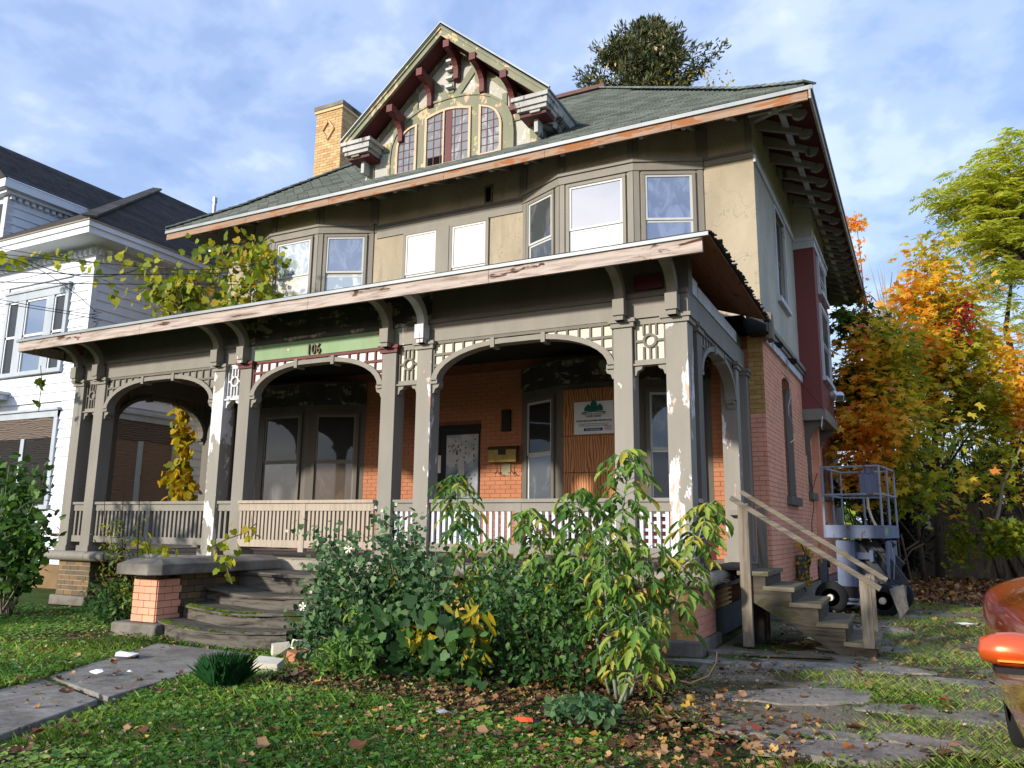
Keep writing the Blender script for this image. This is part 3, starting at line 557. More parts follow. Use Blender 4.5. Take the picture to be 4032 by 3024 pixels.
# ------------------------------------------------------------------ arches with lattice
def superarch(x0, x1, zs, zt, flat, n=9):
    L = x1-x0; q = (L-flat)/2; pts = []
    for i in range(n+1): t = math.pi/2*i/n; pts.append((x0+q*(1-math.cos(t)), zs+(zt-zs)*math.sin(t)))
    for i in range(n+1): t = math.pi/2*i/n; pts.append((x1-q+q*math.sin(t), zs+(zt-zs)*math.cos(t)))
    return pts
def arch(x0, x1, mat, lat, back, xf=None, zs=3.45, zt=3.9, flat=.45, y0=.03, y1=.15, zb=4.04, hole=.13):
    foot = .08; a = superarch(x0+foot, x1-foot, zs, zt, flat); o = superarch(x0+foot-.09, x1-foot+.09, zs, zt+.07, flat)
    A = MB().strip(a, o, 'xz', y0-.03, y1+.02).box(x0, x0+foot+.02, y0-.03, y1+.02, zs-.04, zs+.015).box(x1-foot-.02, x1, y0-.03, y1+.02, zs-.04, zs+.015).build('arch_bracket', mat, H, xf=xf)
    MB().box(x0, x1, y0+.0, y1, zb-.045, zb).box(x0, x0+.03, y0, y1, zs, zb-.045).box(x1-.03, x1, y0, y1, zs, zb-.045).build('arch_rail', lat, A, xf=xf)
    def top(x):
        for i in range(len(o)-1):
            if o[i][0] <= x <= o[i+1][0]: t = (x-o[i][0])/max(1e-6, o[i+1][0]-o[i][0]); return o[i][1]*(1-t)+o[i+1][1]*t
        return zs
    def side(z, left):
        h = o[:len(o)//2] if left else o[len(o)//2:][::-1]
        for i in range(len(h)-1):
            if h[i][1] <= z <= h[i+1][1]: t = (z-h[i][1])/max(1e-6, h[i+1][1]-h[i][1]); return h[i][0]*(1-t)+h[i+1][0]*t
        return None
    n = int((x1-x0)/2/.165)
    for s in (0, 1):
        for i in range(1, n):
            x = x0+.03+i*.165-.03 if s == 0 else x1-.03-i*.165+.03; zt_ = top(x)
            if zb-zt_ > .09: MB().box(x-.014, x+.014, y0+.005, y1-.01, zt_-.01, zb-.04).build('lattice_slat', lat, A, xf=xf)
        for z in (zb-.2, zb-.36, zb-.5):
            xx_ = side(z, s == 0)
            if xx_ is not None and abs(xx_-(x0 if s == 0 else x1)) > .06: MB().box(min(xx_, x0 if s == 0 else x1), max(xx_, x0 if s == 0 else x1), y0+.003, y1-.012, z-.018, z+.018).build('lattice_slat', lat, A, xf=xf)
    h = len(o)//2
    for half in (o[:h], o[h:]): MB().prism(([(x0, zs)]+half+[(half[-1][0], zb-.02), (x0, zb-.02)]) if half is not None and half[0][0] < (x0+x1)/2 else (half+[(x1, zs), (x1, zb-.02), (half[0][0], zb-.02)]), 'xz', y0+.03, y0+.036).build('arch_backing', back, A, xf=xf)
    for xk, d in ((x0, 1), (x1, -1)): MB().prism([(xk, zs-.04), (xk+.12*d, zs-.04), (xk+.1*d, zs-.09), (xk+.05*d, zs-.11), (xk+.03*d, zs-.17), (xk, zs-.17)], 'xz', y0, y1).build('corbel', mat, A, xf=xf)
    for xk in (.36, .64):
        xm = x0+(x1-x0)*xk; zk = top(xm); MB().box(xm-.03, xm+.03, y0-.045, y1+.025, zk-.11, zk+.03).build('arch_cleat', mat, A, xf=xf)
    return A
arch(-10.83, -8.05, 'taupe', 'taupe_dark', 'taupe'); arch(-7.21, -4.59, 'taupe', 'maroon', 'cream_white'); arch(-3.72, -.97, 'taupe', 'taupe_dark', 'cream')
XSd = frameM((-.02, 0), (-.02, 10)); arch(.8, 3.17, 'taupe', 'taupe_dark', 'cream', xf=XSd, flat=.05)
XLd = frameM((-11.6, 0), (-11.6, 10)); arch(.8, 3.1, 'taupe_dark', 'taupe_dark', 'taupe_dark', xf=XLd, flat=.3, zs=3.3, zt=3.93)
def minipanel(x0, x1, mat, back, bm):
    z0, z1 = 3.5, 3.99; y0, y1 = .05, .14; xc = (x0+x1)/2; zc = (z0+z1)/2
    A = MB().box(x0, x1, y0, y1, z0-.05, z0).box(x0, x1, y0-.03, y1, z0-.075, z0-.05).build('pierced_panel', bm, H); MB().box(x0, x1, y0, y1, z1-.03, z1+.04).build('panel_head', bm, A)
    MB().box(x0, x1, y0+.034, y0+.04, z0, z1).build('panel_backing', back, A)
    MB().strip([(xc+.062*math.cos(t), zc+.062*math.sin(t)) for t in np.linspace(0, 2*math.pi, 17)], [(xc+.095*math.cos(t), zc+.095*math.sin(t)) for t in np.linspace(0, 2*math.pi, 17)], 'xz', y0, y1-.01).build('panel_ring', mat, A)
    for x in (x0+.02, x0+(x1-x0)*.31, xc, x1-(x1-x0)*.31, x1-.02):
        for p_, q_ in (((z0, z1),) if abs(x-xc) > .1 else ((zc+.075, z1), (z0, zc-.075))): MB().box(x-.013, x+.013, y0+.005+.001*(x == xc), y1-.01, p_, q_).build('panel_slat', mat, A)
    for s in (-1, 1): MB().box(min(xc+s*.09, xc+s*(x1-x0)/2), max(xc+s*.09, xc+s*(x1-x0)/2), y0+.007, y1-.01, zc-.016, zc+.016).build('panel_slat', mat, A)
    for xk, d in ((x0, 1), (x1, -1)): MB().prism([(xk, z0-.075), (xk+.12*d, z0-.075), (xk+.1*d, z0-.12), (xk+.05*d, z0-.14), (xk+.03*d, z0-.2), (xk, z0-.2)], 'xz', y0, y1).build('corbel', bm, A)
minipanel(-11.44, -11.08, 'taupe_dark', 'taupe', 'taupe'); minipanel(-7.8, -7.46, 'white_trim', 'taupe_peel', 'white_trim'); minipanel(-4.34, -3.97, 'taupe_dark', 'cream', 'taupe'); minipanel(-.72, -.29, 'taupe_dark', 'cream', 'taupe')
# curved brackets carrying the eave
def cbracket(x, mat):
    inn = [(-.02, 4.0), (-.02, 4.3)]+[(-.02-.5*(1-math.cos(t)), 4.3+.42*math.sin(t)) for t in np.linspace(.2, math.pi/2, 7)]+[(-.7, 4.72)]
    out_ = [(-.13, 4.0), (-.13, 4.3)]+[(-.12-.44*(1-math.cos(t)), 4.27+.33*math.sin(t)) for t in np.linspace(.2, math.pi/2, 7)]+[(-.7, 4.62)]
    b = MB().strip(out_, inn, 'yz', x-.06, x+.06).build('eave_bracket', mat, H)
    MB().box(x-.075, x+.075, -.17, .0, 4.06, 4.27).box(x-.055, x+.055, -.145, 0, 4.0, 4.06).build('bracket_block', mat, b)
for k in CX: cbracket(CX[k][0]+.125, 'white_trim' if k == 'C2' else ('taupe_peel' if k in ('B2', 'C1') else 'taupe'))
# porch roof: sloping boards, fascia, drip edge
def slab(pts, th, mat, name, par): MB().add([(p[0], p[1], p[2]) for p in pts]+[(p[0], p[1], p[2]-th) for p in pts], [tuple(range(len(pts)))]+[tuple(range(len(pts), 2*len(pts)))[::-1]]+[(i, i+len(pts), (i+1) % len(pts)+len(pts), (i+1) % len(pts)) for i in range(len(pts))]).build(name, mat, par)
EX0, EX1, EY, EZ = -12.3, .46, -.82, 4.71; sl_ = .3
slab([(EX0, EY, EZ), (EX1, EY, EZ), (-2, FY-.55, EZ+1.35), (-10, FY-.55, EZ+1.35)], .03, 'red_deck', 'porch_roof_deck', H)
slab([(EX1, EY, EZ), (EX1, 3.25, EZ), (-.55, 3.5, EZ+.4), (-2, 3.5, EZ+1.35)][:3]+[(-.8, 0.4, EZ+.42)], .02, 'osb', 'side_soffit', H)
slab([(EX0, 3.9, EZ), (EX0, EY, EZ), (-10, FY-.55, EZ+1.35)], .03, 'red_deck', 'porch_roof_deck', H)
slab([(EX0, EY, EZ+.025), (EX1+.02, EY-.02, EZ+.025), (-2, FY-.55, EZ+1.38), (-10, FY-.55, EZ+1.38)], .02, 'shingle_black', 'porch_roofing', H)
slab([(EX1+.02, EY, EZ+.025), (EX1+.03, 3.3, EZ+.025), (-.2, 3.5, EZ+.3), (-2, 3.5, EZ+1.38)], .018, 'shingle_black', 'porch_roofing', H)
fx = EX0+.03
for w_ in (3.3, 3.6, 3.0, 2.76): bx('fascia_board', 'fascia', H, fx, fx+w_-.006, EY+.01, EY+.05, EZ-.21, EZ-.03); fx += w_
bx('drip_edge', 'drip', H, EX0-.02, EX1+.0, EY-.02, EY+.02, EZ-.032, EZ+.012)
bx('left_fascia', 'fascia', H, EX0+.02, EX0+.06, EY+.05, 3.8, EZ-.21, EZ-.03)
random.seed(3); tt = MB()
for i in range(70):
    y = EY+i*.062; tt.box(EX1-.05, EX1+random.uniform(.02, .09), y, y+random.uniform(.04, .06), EZ+.008, EZ+.02)
stuff(tt.build('ragged_shingle_edge', 'shingle_black', H))
for i in range(15): x = EX0+.35+i*.83; MB().bar((x, EY+.06, EZ-.1), (x, .9, EZ+.37), .05, .09).build('porch_rafter', 'red_deck', H)
bx('roof_end_shade', 'dark', H, -.2, .1, 3.35, FY, 4.66, 4.85); bx('porch_end_block', 'black', H, .1, .42, 3.6, 4.05, 4.62, 4.9)  # first box: near-black, in place of the shade inside the roof end
MB().box(.36, .46, 3.9, 4.2, 4.55, 5.0, .02).build('torn_corner_block', 'grey_wood_v', H)
# ------------------------------------------------------------------ railings
def railing(x0, x1, mat, slat, zt=1.77, zb=1.08, n=None, y0=.06, xf=None, mid=True, drop=0, lat=False):
    R = MB().box(x0, x1, y0-.03, y0+.11, zt-.045, zt).box(x0, x1, y0, y0+.08, zt-.16, zt-.045).build('railing', mat, H, xf=xf)
    MB().box(x0, x1, y0+.005, y0+.07, zb-.02-drop, zb+.09-drop).build('bottom_rail', mat, R, xf=xf)
    n = n or max(2, int((x1-x0)/.098)); L = x1-x0
    for i in range(n):
        x = x0+L*(i+.5)/n
        if mid and abs(x-(x0+L/2)) < .06: continue
        MB().box(x-.022, x+.022, y0+.015, y0+.055, zb+.07-drop, zt-.15).build('baluster', slat, R, xf=xf)
    if mid: MB().box(x0+L/2-.05, x0+L/2+.05, y0-.006, y0+.086, zb-.08, zt-.047).build('rail_post', mat, R, xf=xf)
    if lat:
        for z in np.arange(zb+.13, zt-.17, .088): MB().box(x0, x1, y0+.056, y0+.07, z-.018, z+.018).build('lattice_strip', slat, R, xf=xf)
    return R
railing(-10.83, -8.05, 'taupe', 'taupe'); railing(-11.44, -11.08, 'taupe', 'taupe', mid=False, n=3); railing(-7.8, -7.46, 'taupe', 'taupe', mid=False, n=3)
railing(-7.21, -4.59, 'tan_rail', 'tan_rail', y0=-.06, n=34); railing(-4.34, -3.97, 'taupe', 'white_trim', mid=False, n=4, lat=True)
railing(-3.72, -.97, 'taupe', 'white_trim', n=30); railing(-.72, -.29, 'taupe', 'white_trim', mid=False, n=4, lat=True)
railing(.8, 3.1, 'taupe_dark', 'taupe_dark', xf=XLd); bx('rail_stub', 'fascia', H, -.2, .0, .26, .5, 1.72, 1.77); bx('rail_stub', 'taupe', H, -.2, -.05, 3.02, 3.17, 1.62, 1.7)
# ------------------------------------------------------------------ main roof
RX0, RX1, RY0, RY1 = -13.42, 1.36, 2.98, 16.5; RZ = 8.42; T = 5.45; RT = 12.76
def side_x(y): return RX1+.022*(y-3)
Rf = MB().add([(RX0, RY0, RZ), (RX1, RY0, RZ), (RX1-1.15, RY0+1.15, 9.24), (RX0+1.15, RY0+1.15, 9.24), (RX1-T, RY0+T, RT), (RX0+T, RY0+T, RT)], [(0, 1, 2, 3), (3, 2, 4, 5)]).build('roof', 'shingle_black', H)
MB().add([(RX1, RY0, RZ), (side_x(RY1), RY1, RZ), (side_x(RY1)-1.15, RY1-1.15, 9.24), (RX1-1.15, RY0+1.15, 9.24), (RX1-T, RY0+T, RT), (RX1-T, RY1-T, RT)], [(0, 1, 2, 3), (3, 2, 5, 4)]).add([(RX0, RY0, RZ), (RX0, RY1, RZ), (RX0+1.15, RY1-1.15, 9.24), (RX0+1.15, RY0+1.15, 9.24), (RX0+T, RY0+T, RT), (RX0+T, RY1-T, RT)], [(3, 2, 1, 0), (4, 5, 2, 3)]).add([(RX0, RY1, RZ), (side_x(RY1), RY1, RZ), (RX1-T, RY1-T, RT), (RX0+T, RY1-T, RT), (RX0+T, RY0+T, RT), (RX1-T, RY0+T, RT)], [(0, 3, 2, 1), (3, 4, 5, 2)]).build('roof_slopes', 'shingle', H)
def slope_xf(x, y, z, dy, dz): l = math.hypot(dy, dz); return Matrix(((1, 0, 0, x), (0, dy/l, -dz/l, y), (0, dz/l, dy/l, z), (0, 0, 0, 1))), l
x1_, l1 = slope_xf(RX0, RY0, RZ+.004, 1.15, .82); x2_, l2 = slope_xf(RX0, RY0+1.15, 9.244, T-1.15, RT-9.24); LW = RX1-RX0
k1 = 1.15/l1; k2 = (T-1.15)/l2
shingles(Rf, x1_, LW, l1, 'shingle', lambda x, y: x > y*k1 and x < LW-y*k1, 0)
shingles(Rf, x2_, LW, l2, 'shingle', lambda x, y: x > 1.15+y*k2 and x < LW-1.15-y*k2, 290)
def hipcaps(a, b, n, par):
    a = Vector(a); b = Vector(b)
    for i in range(n):
        p = a.lerp(b, i/n); q = a.lerp(b, (i+1.35)/n); MB().bar(p+Vector((0, 0, .05)), q+Vector((0, 0, .03)), .26, .03).build('hip_cap', 'shingle', par)
hipcaps((RX1, RY0, RZ), (RX1-1.15, RY0+1.15, 9.24), 7, Rf); hipcaps((RX1-1.15, RY0+1.15, 9.24), (RX1-T, RY0+T, RT), 30, Rf)
hipcaps((RX0, RY0, RZ), (RX0+1.15, RY0+1.15, 9.24), 7, Rf); hipcaps((RX0+1.15, RY0+1.15, 9.24), (RX0+T, RY0+T, RT), 30, Rf)
MB().bar((RX0+T-.1, RY0+T, RT+.03), (RX1-T+.1, RY0+T, RT+.03), .3, .1).build('ridge_cap', plain('rusty_ridge', lin(96, 62, 54), .6), Rf)
fx = RX0+.02
for w_ in (2.6, 2.4, 2.9, 2.2, 2.4, 2.22): bx('fascia_board', 'fascia_up', H, fx, fx+w_-.006, RY0+.03, RY0+.07, RZ-.23, RZ-.07); fx += w_
bx('drip_edge', 'drip', H, RX0, RX1, RY0-.01, RY0+.03, RZ-.075, RZ-.005)
MB().add([(RX1-.03, RY0, RZ-.23), (RX1+.005, RY0, RZ-.23), (RX1+.005, RY0, RZ-.06), (RX1-.03, RY0, RZ-.06)]+[(side_x(RY1)+dx_, RY1, z_) for dx_, z_ in ((-.03, RZ-.23), (.005, RZ-.23), (.005, RZ-.06), (-.03, RZ-.06))], [(0,1,2,3), (7,6,5,4), (0,4,5,1), (1,5,6,2), (2,6,7,3), (3,7,4,0)]).build('side_fascia', 'fascia', H)
MB().add([(RX1-.01, RY0, RZ-.07), (RX1+.03, RY0, RZ-.07), (RX1+.03, RY0, RZ), (RX1-.01, RY0, RZ)]+[(side_x(RY1)+dx_, RY1, z_) for dx_, z_ in ((-.01, RZ-.07), (.03, RZ-.07), (.03, RZ), (-.01, RZ))], [(0,1,2,3), (7,6,5,4), (0,4,5,1), (1,5,6,2), (2,6,7,3), (3,7,4,0)]).build('side_drip_edge', 'drip', H)
# soffit boards and rafter tails
MB().add([(.3, RY0+1.0, 8.84), (1.1, RY0+.1, 8.42), (RX1-.03, RY0+.05, RZ-.07), (side_x(RY1)-.03, RY1, RZ-.07), (.55, RY1, 8.88)], [(0, 1, 2, 3, 4)]).build('side_soffit_boards', 'red_deck', H)
MB().add([(RX0+.05, RY0+.07, RZ-.09), (RX1-.05, RY0+.07, RZ-.09), (RX1-.05, FY+.1, 8.86), (RX0+.05, FY+.1, 8.86)], [(0, 1, 2, 3)]).build('front_soffit_boards', 'red_deck', H)
MB().add([(RX1-.62, RY0+.4, RZ+.12), (RX1-.5, RY0+.4, RZ+.07), (side_x(RY1)-.5, RY1, RZ+.07), (side_x(RY1)-.62, RY1, RZ+.12)], [(0, 1, 2, 3)]).build('soffit_strip', 'white_trim', H)
RAFP = [(0, 8.62), (.72, 8.36), (.74, 8.29), (.82, 8.25), (.91, 8.27), (.96, 8.34), (.98, 8.42), (.6, 8.57), (0, 8.83)]
yr = 3.72; i = 0
while yr < 16.2:
    xw = .28+.028*(yr-4.05)
    MB().prism([(xw+p[0]+(.004*(yr-4)), p[1]) for p in RAFP], 'xz', yr-.045, yr+.045).build('rafter_tail', 'rafter', H); yr += .74 if yr < 9 else .6; i += 1
for i in range(19):
    x = -12.9+i*.76; MB().prism([(FY-p[0], p[1]) for p in RAFP], 'yz', x-.04, x+.04).build('rafter_tail', 'rafter', H)
MB().bar((.28, FY, 8.6), (1.25, 3.08, 8.33), .09, .14).build('corner_rafter', 'rafter', H)
bx('eave_lookout', 'taupe_peel', H, .3, 1.2, 3.5, 3.58, 8.4, 8.5)
# vent pipe on the far-left slope
vp = P(845, 800, y=5.6); MB().tube([(vp[0], 5.6, 8.5), (vp[0], 5.6, vp[2]+.05)], .055, 10).tube([(vp[0], 5.6, vp[2]+.02), (vp[0], 5.6, vp[2]+.16)], .07, 10).build('vent_pipe', 'metal', H)
# ------------------------------------------------------------------ chimney
c0 = P(1249, 430, y=6.3); cx0 = c0[0]; cz1 = c0[2]; cw_ = P(1350, 404, y=6.3)[0]-cx0
CH = bx('chimney', 'mortar_dark', H, cx0+.01, cx0+cw_-.01, 6.31, 7.6, 9.2, cz1)
bricks(CH, frameM((cx0, 6.3), (cx0+cw_, 6.3)), cw_, 9.4, cz1-.18, 'brick_chim', budget=0, proud=.0, ch=.082); BRICKBUD['n'] = 0
bricks(CH, frameM((cx0+cw_, 6.3), (cx0+cw_, 7.6)), 1.3, 9.4, cz1-.18, 'brick_chim', proud=.0, ch=.082)
cc = (cx0+cw_/2, cz1-.75); dd = MB()
for a, b in (((0, .28), (.2, 0)), ((.2, 0), (0, -.28)), ((0, -.28), (-.2, 0)), ((-.2, 0), (0, .28))): dd.bar((cc[0]+a[0], 6.28, cc[1]+a[1]), (cc[0]+b[0], 6.28, cc[1]+b[1]), .05, .06, up=(0, 1, 0))
dd.build('brick_diamond', 'brick_chim', CH)
MB().box(cx0-.04, cx0+cw_+.04, 6.26, 7.64, cz1-.18, cz1-.1).build('chimney_collar', 'brick_chim', CH); MB().box(cx0-.06, cx0+cw_+.06, 6.24, 7.66, cz1-.1, cz1+.03, .01).build('chimney_cap', 'capstone', CH)
MB().box(cx0+cw_-.1, cx0+cw_+.25, 7.2, 7.7, cz1+.02, cz1+.05).build('flue_plate', 'metal', CH)
# ------------------------------------------------------------------ dormer
DY = 3.6; DC = -5.72; DYR = 3.1
Dm = MB().prism([(-7.82, 8.6), (-3.71, 8.6), (-3.71, 9.55), (DC, 11.55), (-7.82, 9.55)], 'xz', DY, DY+.2).build('dormer', 'dirty_white', H)
MB().box(-3.9, -3.71, DY+.2, 5.4, 8.6, 9.6).build('dormer_cheek', 'dirty_white', Dm); MB().box(-7.82, -7.63, DY+.2, 5.4, 8.6, 9.6).build('dormer_cheek', 'dirty_white', Dm)
def board(a, b, w=.16, d=.03, mat='olive', nm='timber_board'): MB().bar((a[0], DY-d/2, a[1]), (b[0], DY-d/2, b[1]), w, d, up=(0, 1, 0)).build(nm, mat, Dm)
board((-7.74, 8.6), (-7.74, 9.6)); board((-3.79, 8.6), (-3.79, 9.6)); board((-7.82, 9.53), (-7.1, 9.53), .2, .032); board((-3.71, 9.53), (-4.35, 9.53), .2, .032)
board((-7.78, 9.57), (DC, 11.5), .12, .036); board((-3.75, 9.57), (DC, 11.5), .12, .036)
for x, zt in ((-7.12, 10.15), (-6.62, 10.65), (DC, 11.4), (-5.1, 10.85), (-4.45, 10.1)): board((x, 9.3), (x, zt), .11, .034)
for s in (-1, 1): board((DC+s*.08, 10.3), (DC+s*.62, 10.95), .15, .033)
# arched olive surround with three lights
def sarch(hw, z0, zs, zt, cx_=-5.73, n=14, ex=2.3):
    pts = [(cx_-hw, z0)]
    for i in range(n+1):
        t = math.pi*i/n; c_, s_ = math.cos(t), math.sin(t)
        pts.append((cx_-hw*math.copysign(abs(c_)**(2/ex), c_), zs+(zt-zs)*abs(s_)**(2/ex)))
    pts.append((cx_+hw, z0)); return pts
so = sarch(1.47, 8.66, 9.2, 10.28); MB().prism(so, 'xz', DY-.06, DY).build('arch_surround', 'olive', Dm); s2 = sarch(1.52, 8.66, 9.2, 10.33)
MB().strip(so, s2, 'xz', DY-.085, DY).build('arch_moulding', 'olive', Dm)
def light(poly, pane, name='dormer_window', grid=(3, 5)):
    xs = [p[0] for p in poly]; zs = [p[1] for p in poly]; cx_ = (min(xs)+max(xs))/2; cz = (min(zs)+max(zs))/2
    inn = [(cx_+(x-cx_)*(1-.1/(max(xs)-min(xs))), cz+(z-cz)*(1-.1/(max(zs)-min(zs)))) for x, z in poly]
    f = MB().strip(inn+[inn[0]], poly+[poly[0]], 'xz', DY-.1, DY-.055).build(name, 'raw_frame', Dm)
    MB().prism(inn, 'xz', DY-.068, DY-.063).build('pane', pane, f)
    x0, x1, z0, z1 = min(xs)+.05, max(xs)-.05, min(zs)+.05, max(zs)-.05
    def zmax(x):
        up = [p for p in inn]; best = z0
        for i in range(len(up)):
            a, b = up[i], up[(i+1) % len(up)]
            if (a[0]-x)*(b[0]-x) <= 0 and a[0] != b[0]: best = max(best, a[1]+(b[1]-a[1])*(x-a[0])/(b[0]-a[0]))
        return best
    for i in range(1, grid[0]): x = x0+(x1-x0)*i/grid[0]; MB().box(x-.009, x+.009, DY-.075, DY-.068, z0, zmax(x)).build('muntin', 'maroon_dark', f)
    for j in range(1, grid[1]):
        z = z0+(z1-z0)*j/grid[1]; xs_ = [x for x in np.linspace(x0, x1, 30) if zmax(x) > z]
        if len(xs_) > 1: MB().box(xs_[0], xs_[-1], DY-.074, DY-.067, z-.008, z+.008).build('muntin', 'maroon_dark', f)
    return f
wl_, wr_ = -6.32, -5.2
cw2 = light([(wl_, 8.78), (wr_, 8.78), (wr_, 9.97)]+[(wr_+(wl_-wr_)*i/6, 9.97+.1*math.sin(math.pi*i/6)*1.0) for i in range(1, 6)]+[(wl_, 9.97)], 'g_curtain', grid=(6, 6))
MB().box(-5.8, -5.66, DY-.08, DY-.07, 8.82, 10.0).build('mullion', 'maroon', cw2); MB().box(-5.86, -5.83, DY-.105, DY-.08, 8.82, 10.05).build('front_bar', 'raw_frame', cw2)
MB().box(-6.24, -5.87, DY-.072, DY-.066, 8.84, 9.03).build('broken_pane_hole', 'dark', cw2)
light([(-7.05, 8.78), (-6.52, 8.78), (-6.52, 9.88)]+[(-6.52-.53*math.sin(t), 9.36+.52*math.cos(t)) for t in np.linspace(.25, 1.35, 6)]+[(-7.05, 9.3)], 'g_curtain', grid=(3, 6))
light([(-5.01, 8.8), (-4.48, 8.8), (-4.48, 9.42)]+[(-5.01+.53*math.sin(t), 9.4+.52*math.cos(t)) for t in np.linspace(1.45, .3, 7)]+[(-5.01, 9.95)], 'g_curtain', grid=(3, 6))
# rake boards, soffit, roof
RK = [(DC-2.46, 9.6), (DC, 11.72), (DC+2.46, 9.6)]
for s in (-1, 1):
    A_, B_ = Vector((DC+s*2.48, 9.63)), Vector((DC, 11.76)); d_ = (B_-A_).normalized(); n_ = Vector((-d_.y, d_.x))*(1 if s > 0 else -1)*-1
    if n_.y > 0: n_ = -n_
    def rb(o0, o1, y0, y1, mat, nm, ext=0):
        a0, a1 = A_+n_*o0, A_+n_*o1; b0 = Vector((DC, B_.y+o0*(n_.y-n_.x*d_.y/d_.x))); b1 = Vector((DC, B_.y+o1*(n_.y-n_.x*d_.y/d_.x)))
        MB().prism([tuple(a0), tuple(b0), tuple(b1), tuple(a1)], 'xz', y0, y1).build(nm, mat, Dm)
    rb(-.03, .03, DYR-.05, DYR, 'drip', 'rake_drip_edge'); rb(.03, .09, DYR-.03, DYR+.05, 'olive', 'rake_moulding'); rb(.09, .18, DYR, DYR+.05, 'olive', 'rake_board'); rb(.18, .21, DYR-.02, DYR+.05, 'olive', 'rake_bead')
    rb(.15, .19, DYR+.05, DY, 'maroon_dark', 'rake_soffit')
    # roof plane back to the main roof
    e = (DC+s*2.48, 9.63); yb = 4.7; yr_ = 7.4
    MB().add([(e[0], DYR-.05, e[1]), (DC, DYR-.05, 11.76), (DC, yr_, 11.76), (e[0], yb, e[1]), (e[0], DYR-.05, e[1]-.05), (DC, DYR-.05, 11.7), (DC, yr_, 11.7), (e[0], yb, e[1]-.05)], [(0, 1, 2, 3), (7, 6, 5, 4), (0, 4, 5, 1), (0, 3, 7, 4)]).build('dormer_roof', 'shingle', Dm)
    # side eave cornice running back
    xo = DC+s*2.46; MB().prism([(xo, 9.6), (xo-s*.05, 9.42), (xo-s*.18, 9.36), (xo-s*.22, 9.25), (xo-s*.42, 9.25), (xo-s*.42, 9.6)], 'xz', DYR+.05, 4.75).build('side_cornice', 'old_white' if s > 0 else 'olive', Dm)
    # cornice return
    xi = xo-s*.78; R_ = MB()
    for k_, (z0_, z1_, g_) in enumerate(((9.5, 9.58, 0), (9.38, 9.5, .05), (9.3, 9.38, .1))): R_.box(min(xi+s*g_, xo-s*g_*.6), max(xi+s*g_, xo-s*g_*.6), DYR-.06+g_*.8, DY, z0_, z1_)
    R_.build('cornice_return', 'old_white', Dm); MB().box(min(xi+s*.12, xo-s*.1), max(xi+s*.12, xo-s*.1), DYR+.1, DY, 9.22, 9.3).build('return_soffit', 'maroon_dark', Dm)
    MB().box(min(xo-s*.42, xo-s*.34), max(xo-s*.42, xo-s*.34), DY-.25, DY, 8.95, 9.22).build('return_bracket', 'old_white', Dm)
def dbracket(x, zt):
    pr = [(DYR-.03, zt), (DYR-.03, zt-.15)]+[(DYR+.02+.34*math.sin(t), zt-.15-.3*(1-math.cos(t))-.02) for t in np.linspace(0, 1.45, 6)]+[(DY-.14, zt-.62), (DY-.03, zt-.66), (DY-.03, zt)]
    b = MB().prism(pr, 'yz', x-.055, x+.055).build('gable_bracket', 'maroon', Dm); MB().box(x-.07, x+.07, DYR-.06, DYR+.1, zt-.14, zt+.02).build('bracket_head', 'maroon', b)
for x, u_, v_ in ((0, 450, 610), (1, 685, 320), (2, 898, 95), (3, 1104, 195), (4, 1348, 335)):
    p = P(1300+(u_+20)*.4973, 100+(v_+25)*.4973, y=DYR-.05); dbracket(p[0], p[2]+.0)
MB().box(DC-.07, DC+.07, DY-.05, DY-.03, 10.42, 11.25).build('ladder_strip', 'olive', Dm)
for i in range(4): MB().box(DC-.08, DC+.08, DY-.16, DY-.03, 10.5+i*.2, 10.55+i*.2).build('ornament_cleat', 'white_trim', Dm)
for i in range(7):  # step flashing at the right foot of the dormer
    y = DY-.06+i*.2; z = RZ+.0+.72*(y-RY0)+.08; MB().add([(-3.69, y, z-.06), (-3.62, y+.02, z), (-3.68, y+.2, z+.3), (-3.7, y+.02, z+.22)], [(0, 1, 2, 3), (3, 2, 1, 0)]).build('flashing', 'drip', Dm)
MB().add([(-7.9, DY-.05, 8.8), (-7.8, DY-.05, 8.78), (-7.86, DY-.03, 8.98)], [(0, 1, 2), (2, 1, 0)]).build('flashing', 'white', Dm)
# flood lights and cables on the side wall
def flood(nm, lab, p, mat, s=.1, d=(.5, -.6, -.4)):
    p = Vector(p); t = thing(nm, lab, 'security light', p); d = Vector(d).normalized()
    MB().tube([p, p+d*.05], s*.35, 8).build('mount', mat, t); MB().tube([p+d*.05, p+d*(.05+s*1.6)], [s*.45, s*.85], 10).build('lamp_head', mat, t)
pf = P(2600+1500*.30136, 1200+500*.30136, x=.36, k=.028); flood('flood_light', 'black flood light on the white belt board nearest the porch', pf, 'black', .07)
pf = P(2600+1680*.30136, 1200+710*.30136, x=.36, k=.028); flood('flood_light', 'black flood light above the arched window on the belt board', pf, 'black', .08)
wf = P(3050+300*.7353, 1200+480*.7353, x=.28+OD, k=.028); t = thing('white_flood_light', 'square white flood light at the bottom corner of the maroon bay', 'security light', wf)
wv_ = Vector(wf); MB().lathe([(.0, 0), (.09, 0), (.1, .1), (.05, .14)], wv_, 'x', 14).build('mount', 'white', t); MB().bar(wv_+Vector((.14, 0, -.02)), wv_+Vector((.2, -.14, -.12)), .2, .16).build('lamp_head', 'white', t); MB().bar(wv_+Vector((.2, -.14, -.12)), wv_+Vector((.205, -.15, -.125)), .16, .12).build('lens', 'g_grey', t)
def cable(pts, r, mat, lab, nm='cable'):
    o = MB().tube(pts, r, 5).build(nm, mat); tag(o, lab, 'cable'); return o
pp = [P(2600+x*.30136, 1200+y*.30136, x=.33, k=.028) for x, y in ((1655, 720), (1665, 820), (1675, 900), (1685, 1000), (1690, 1100), (1700, 1200), (1675, 1330), (1680, 1440), (1710, 1520), (1740, 1600), (1755, 1680), (1750, 1760), (1700, 1800))]
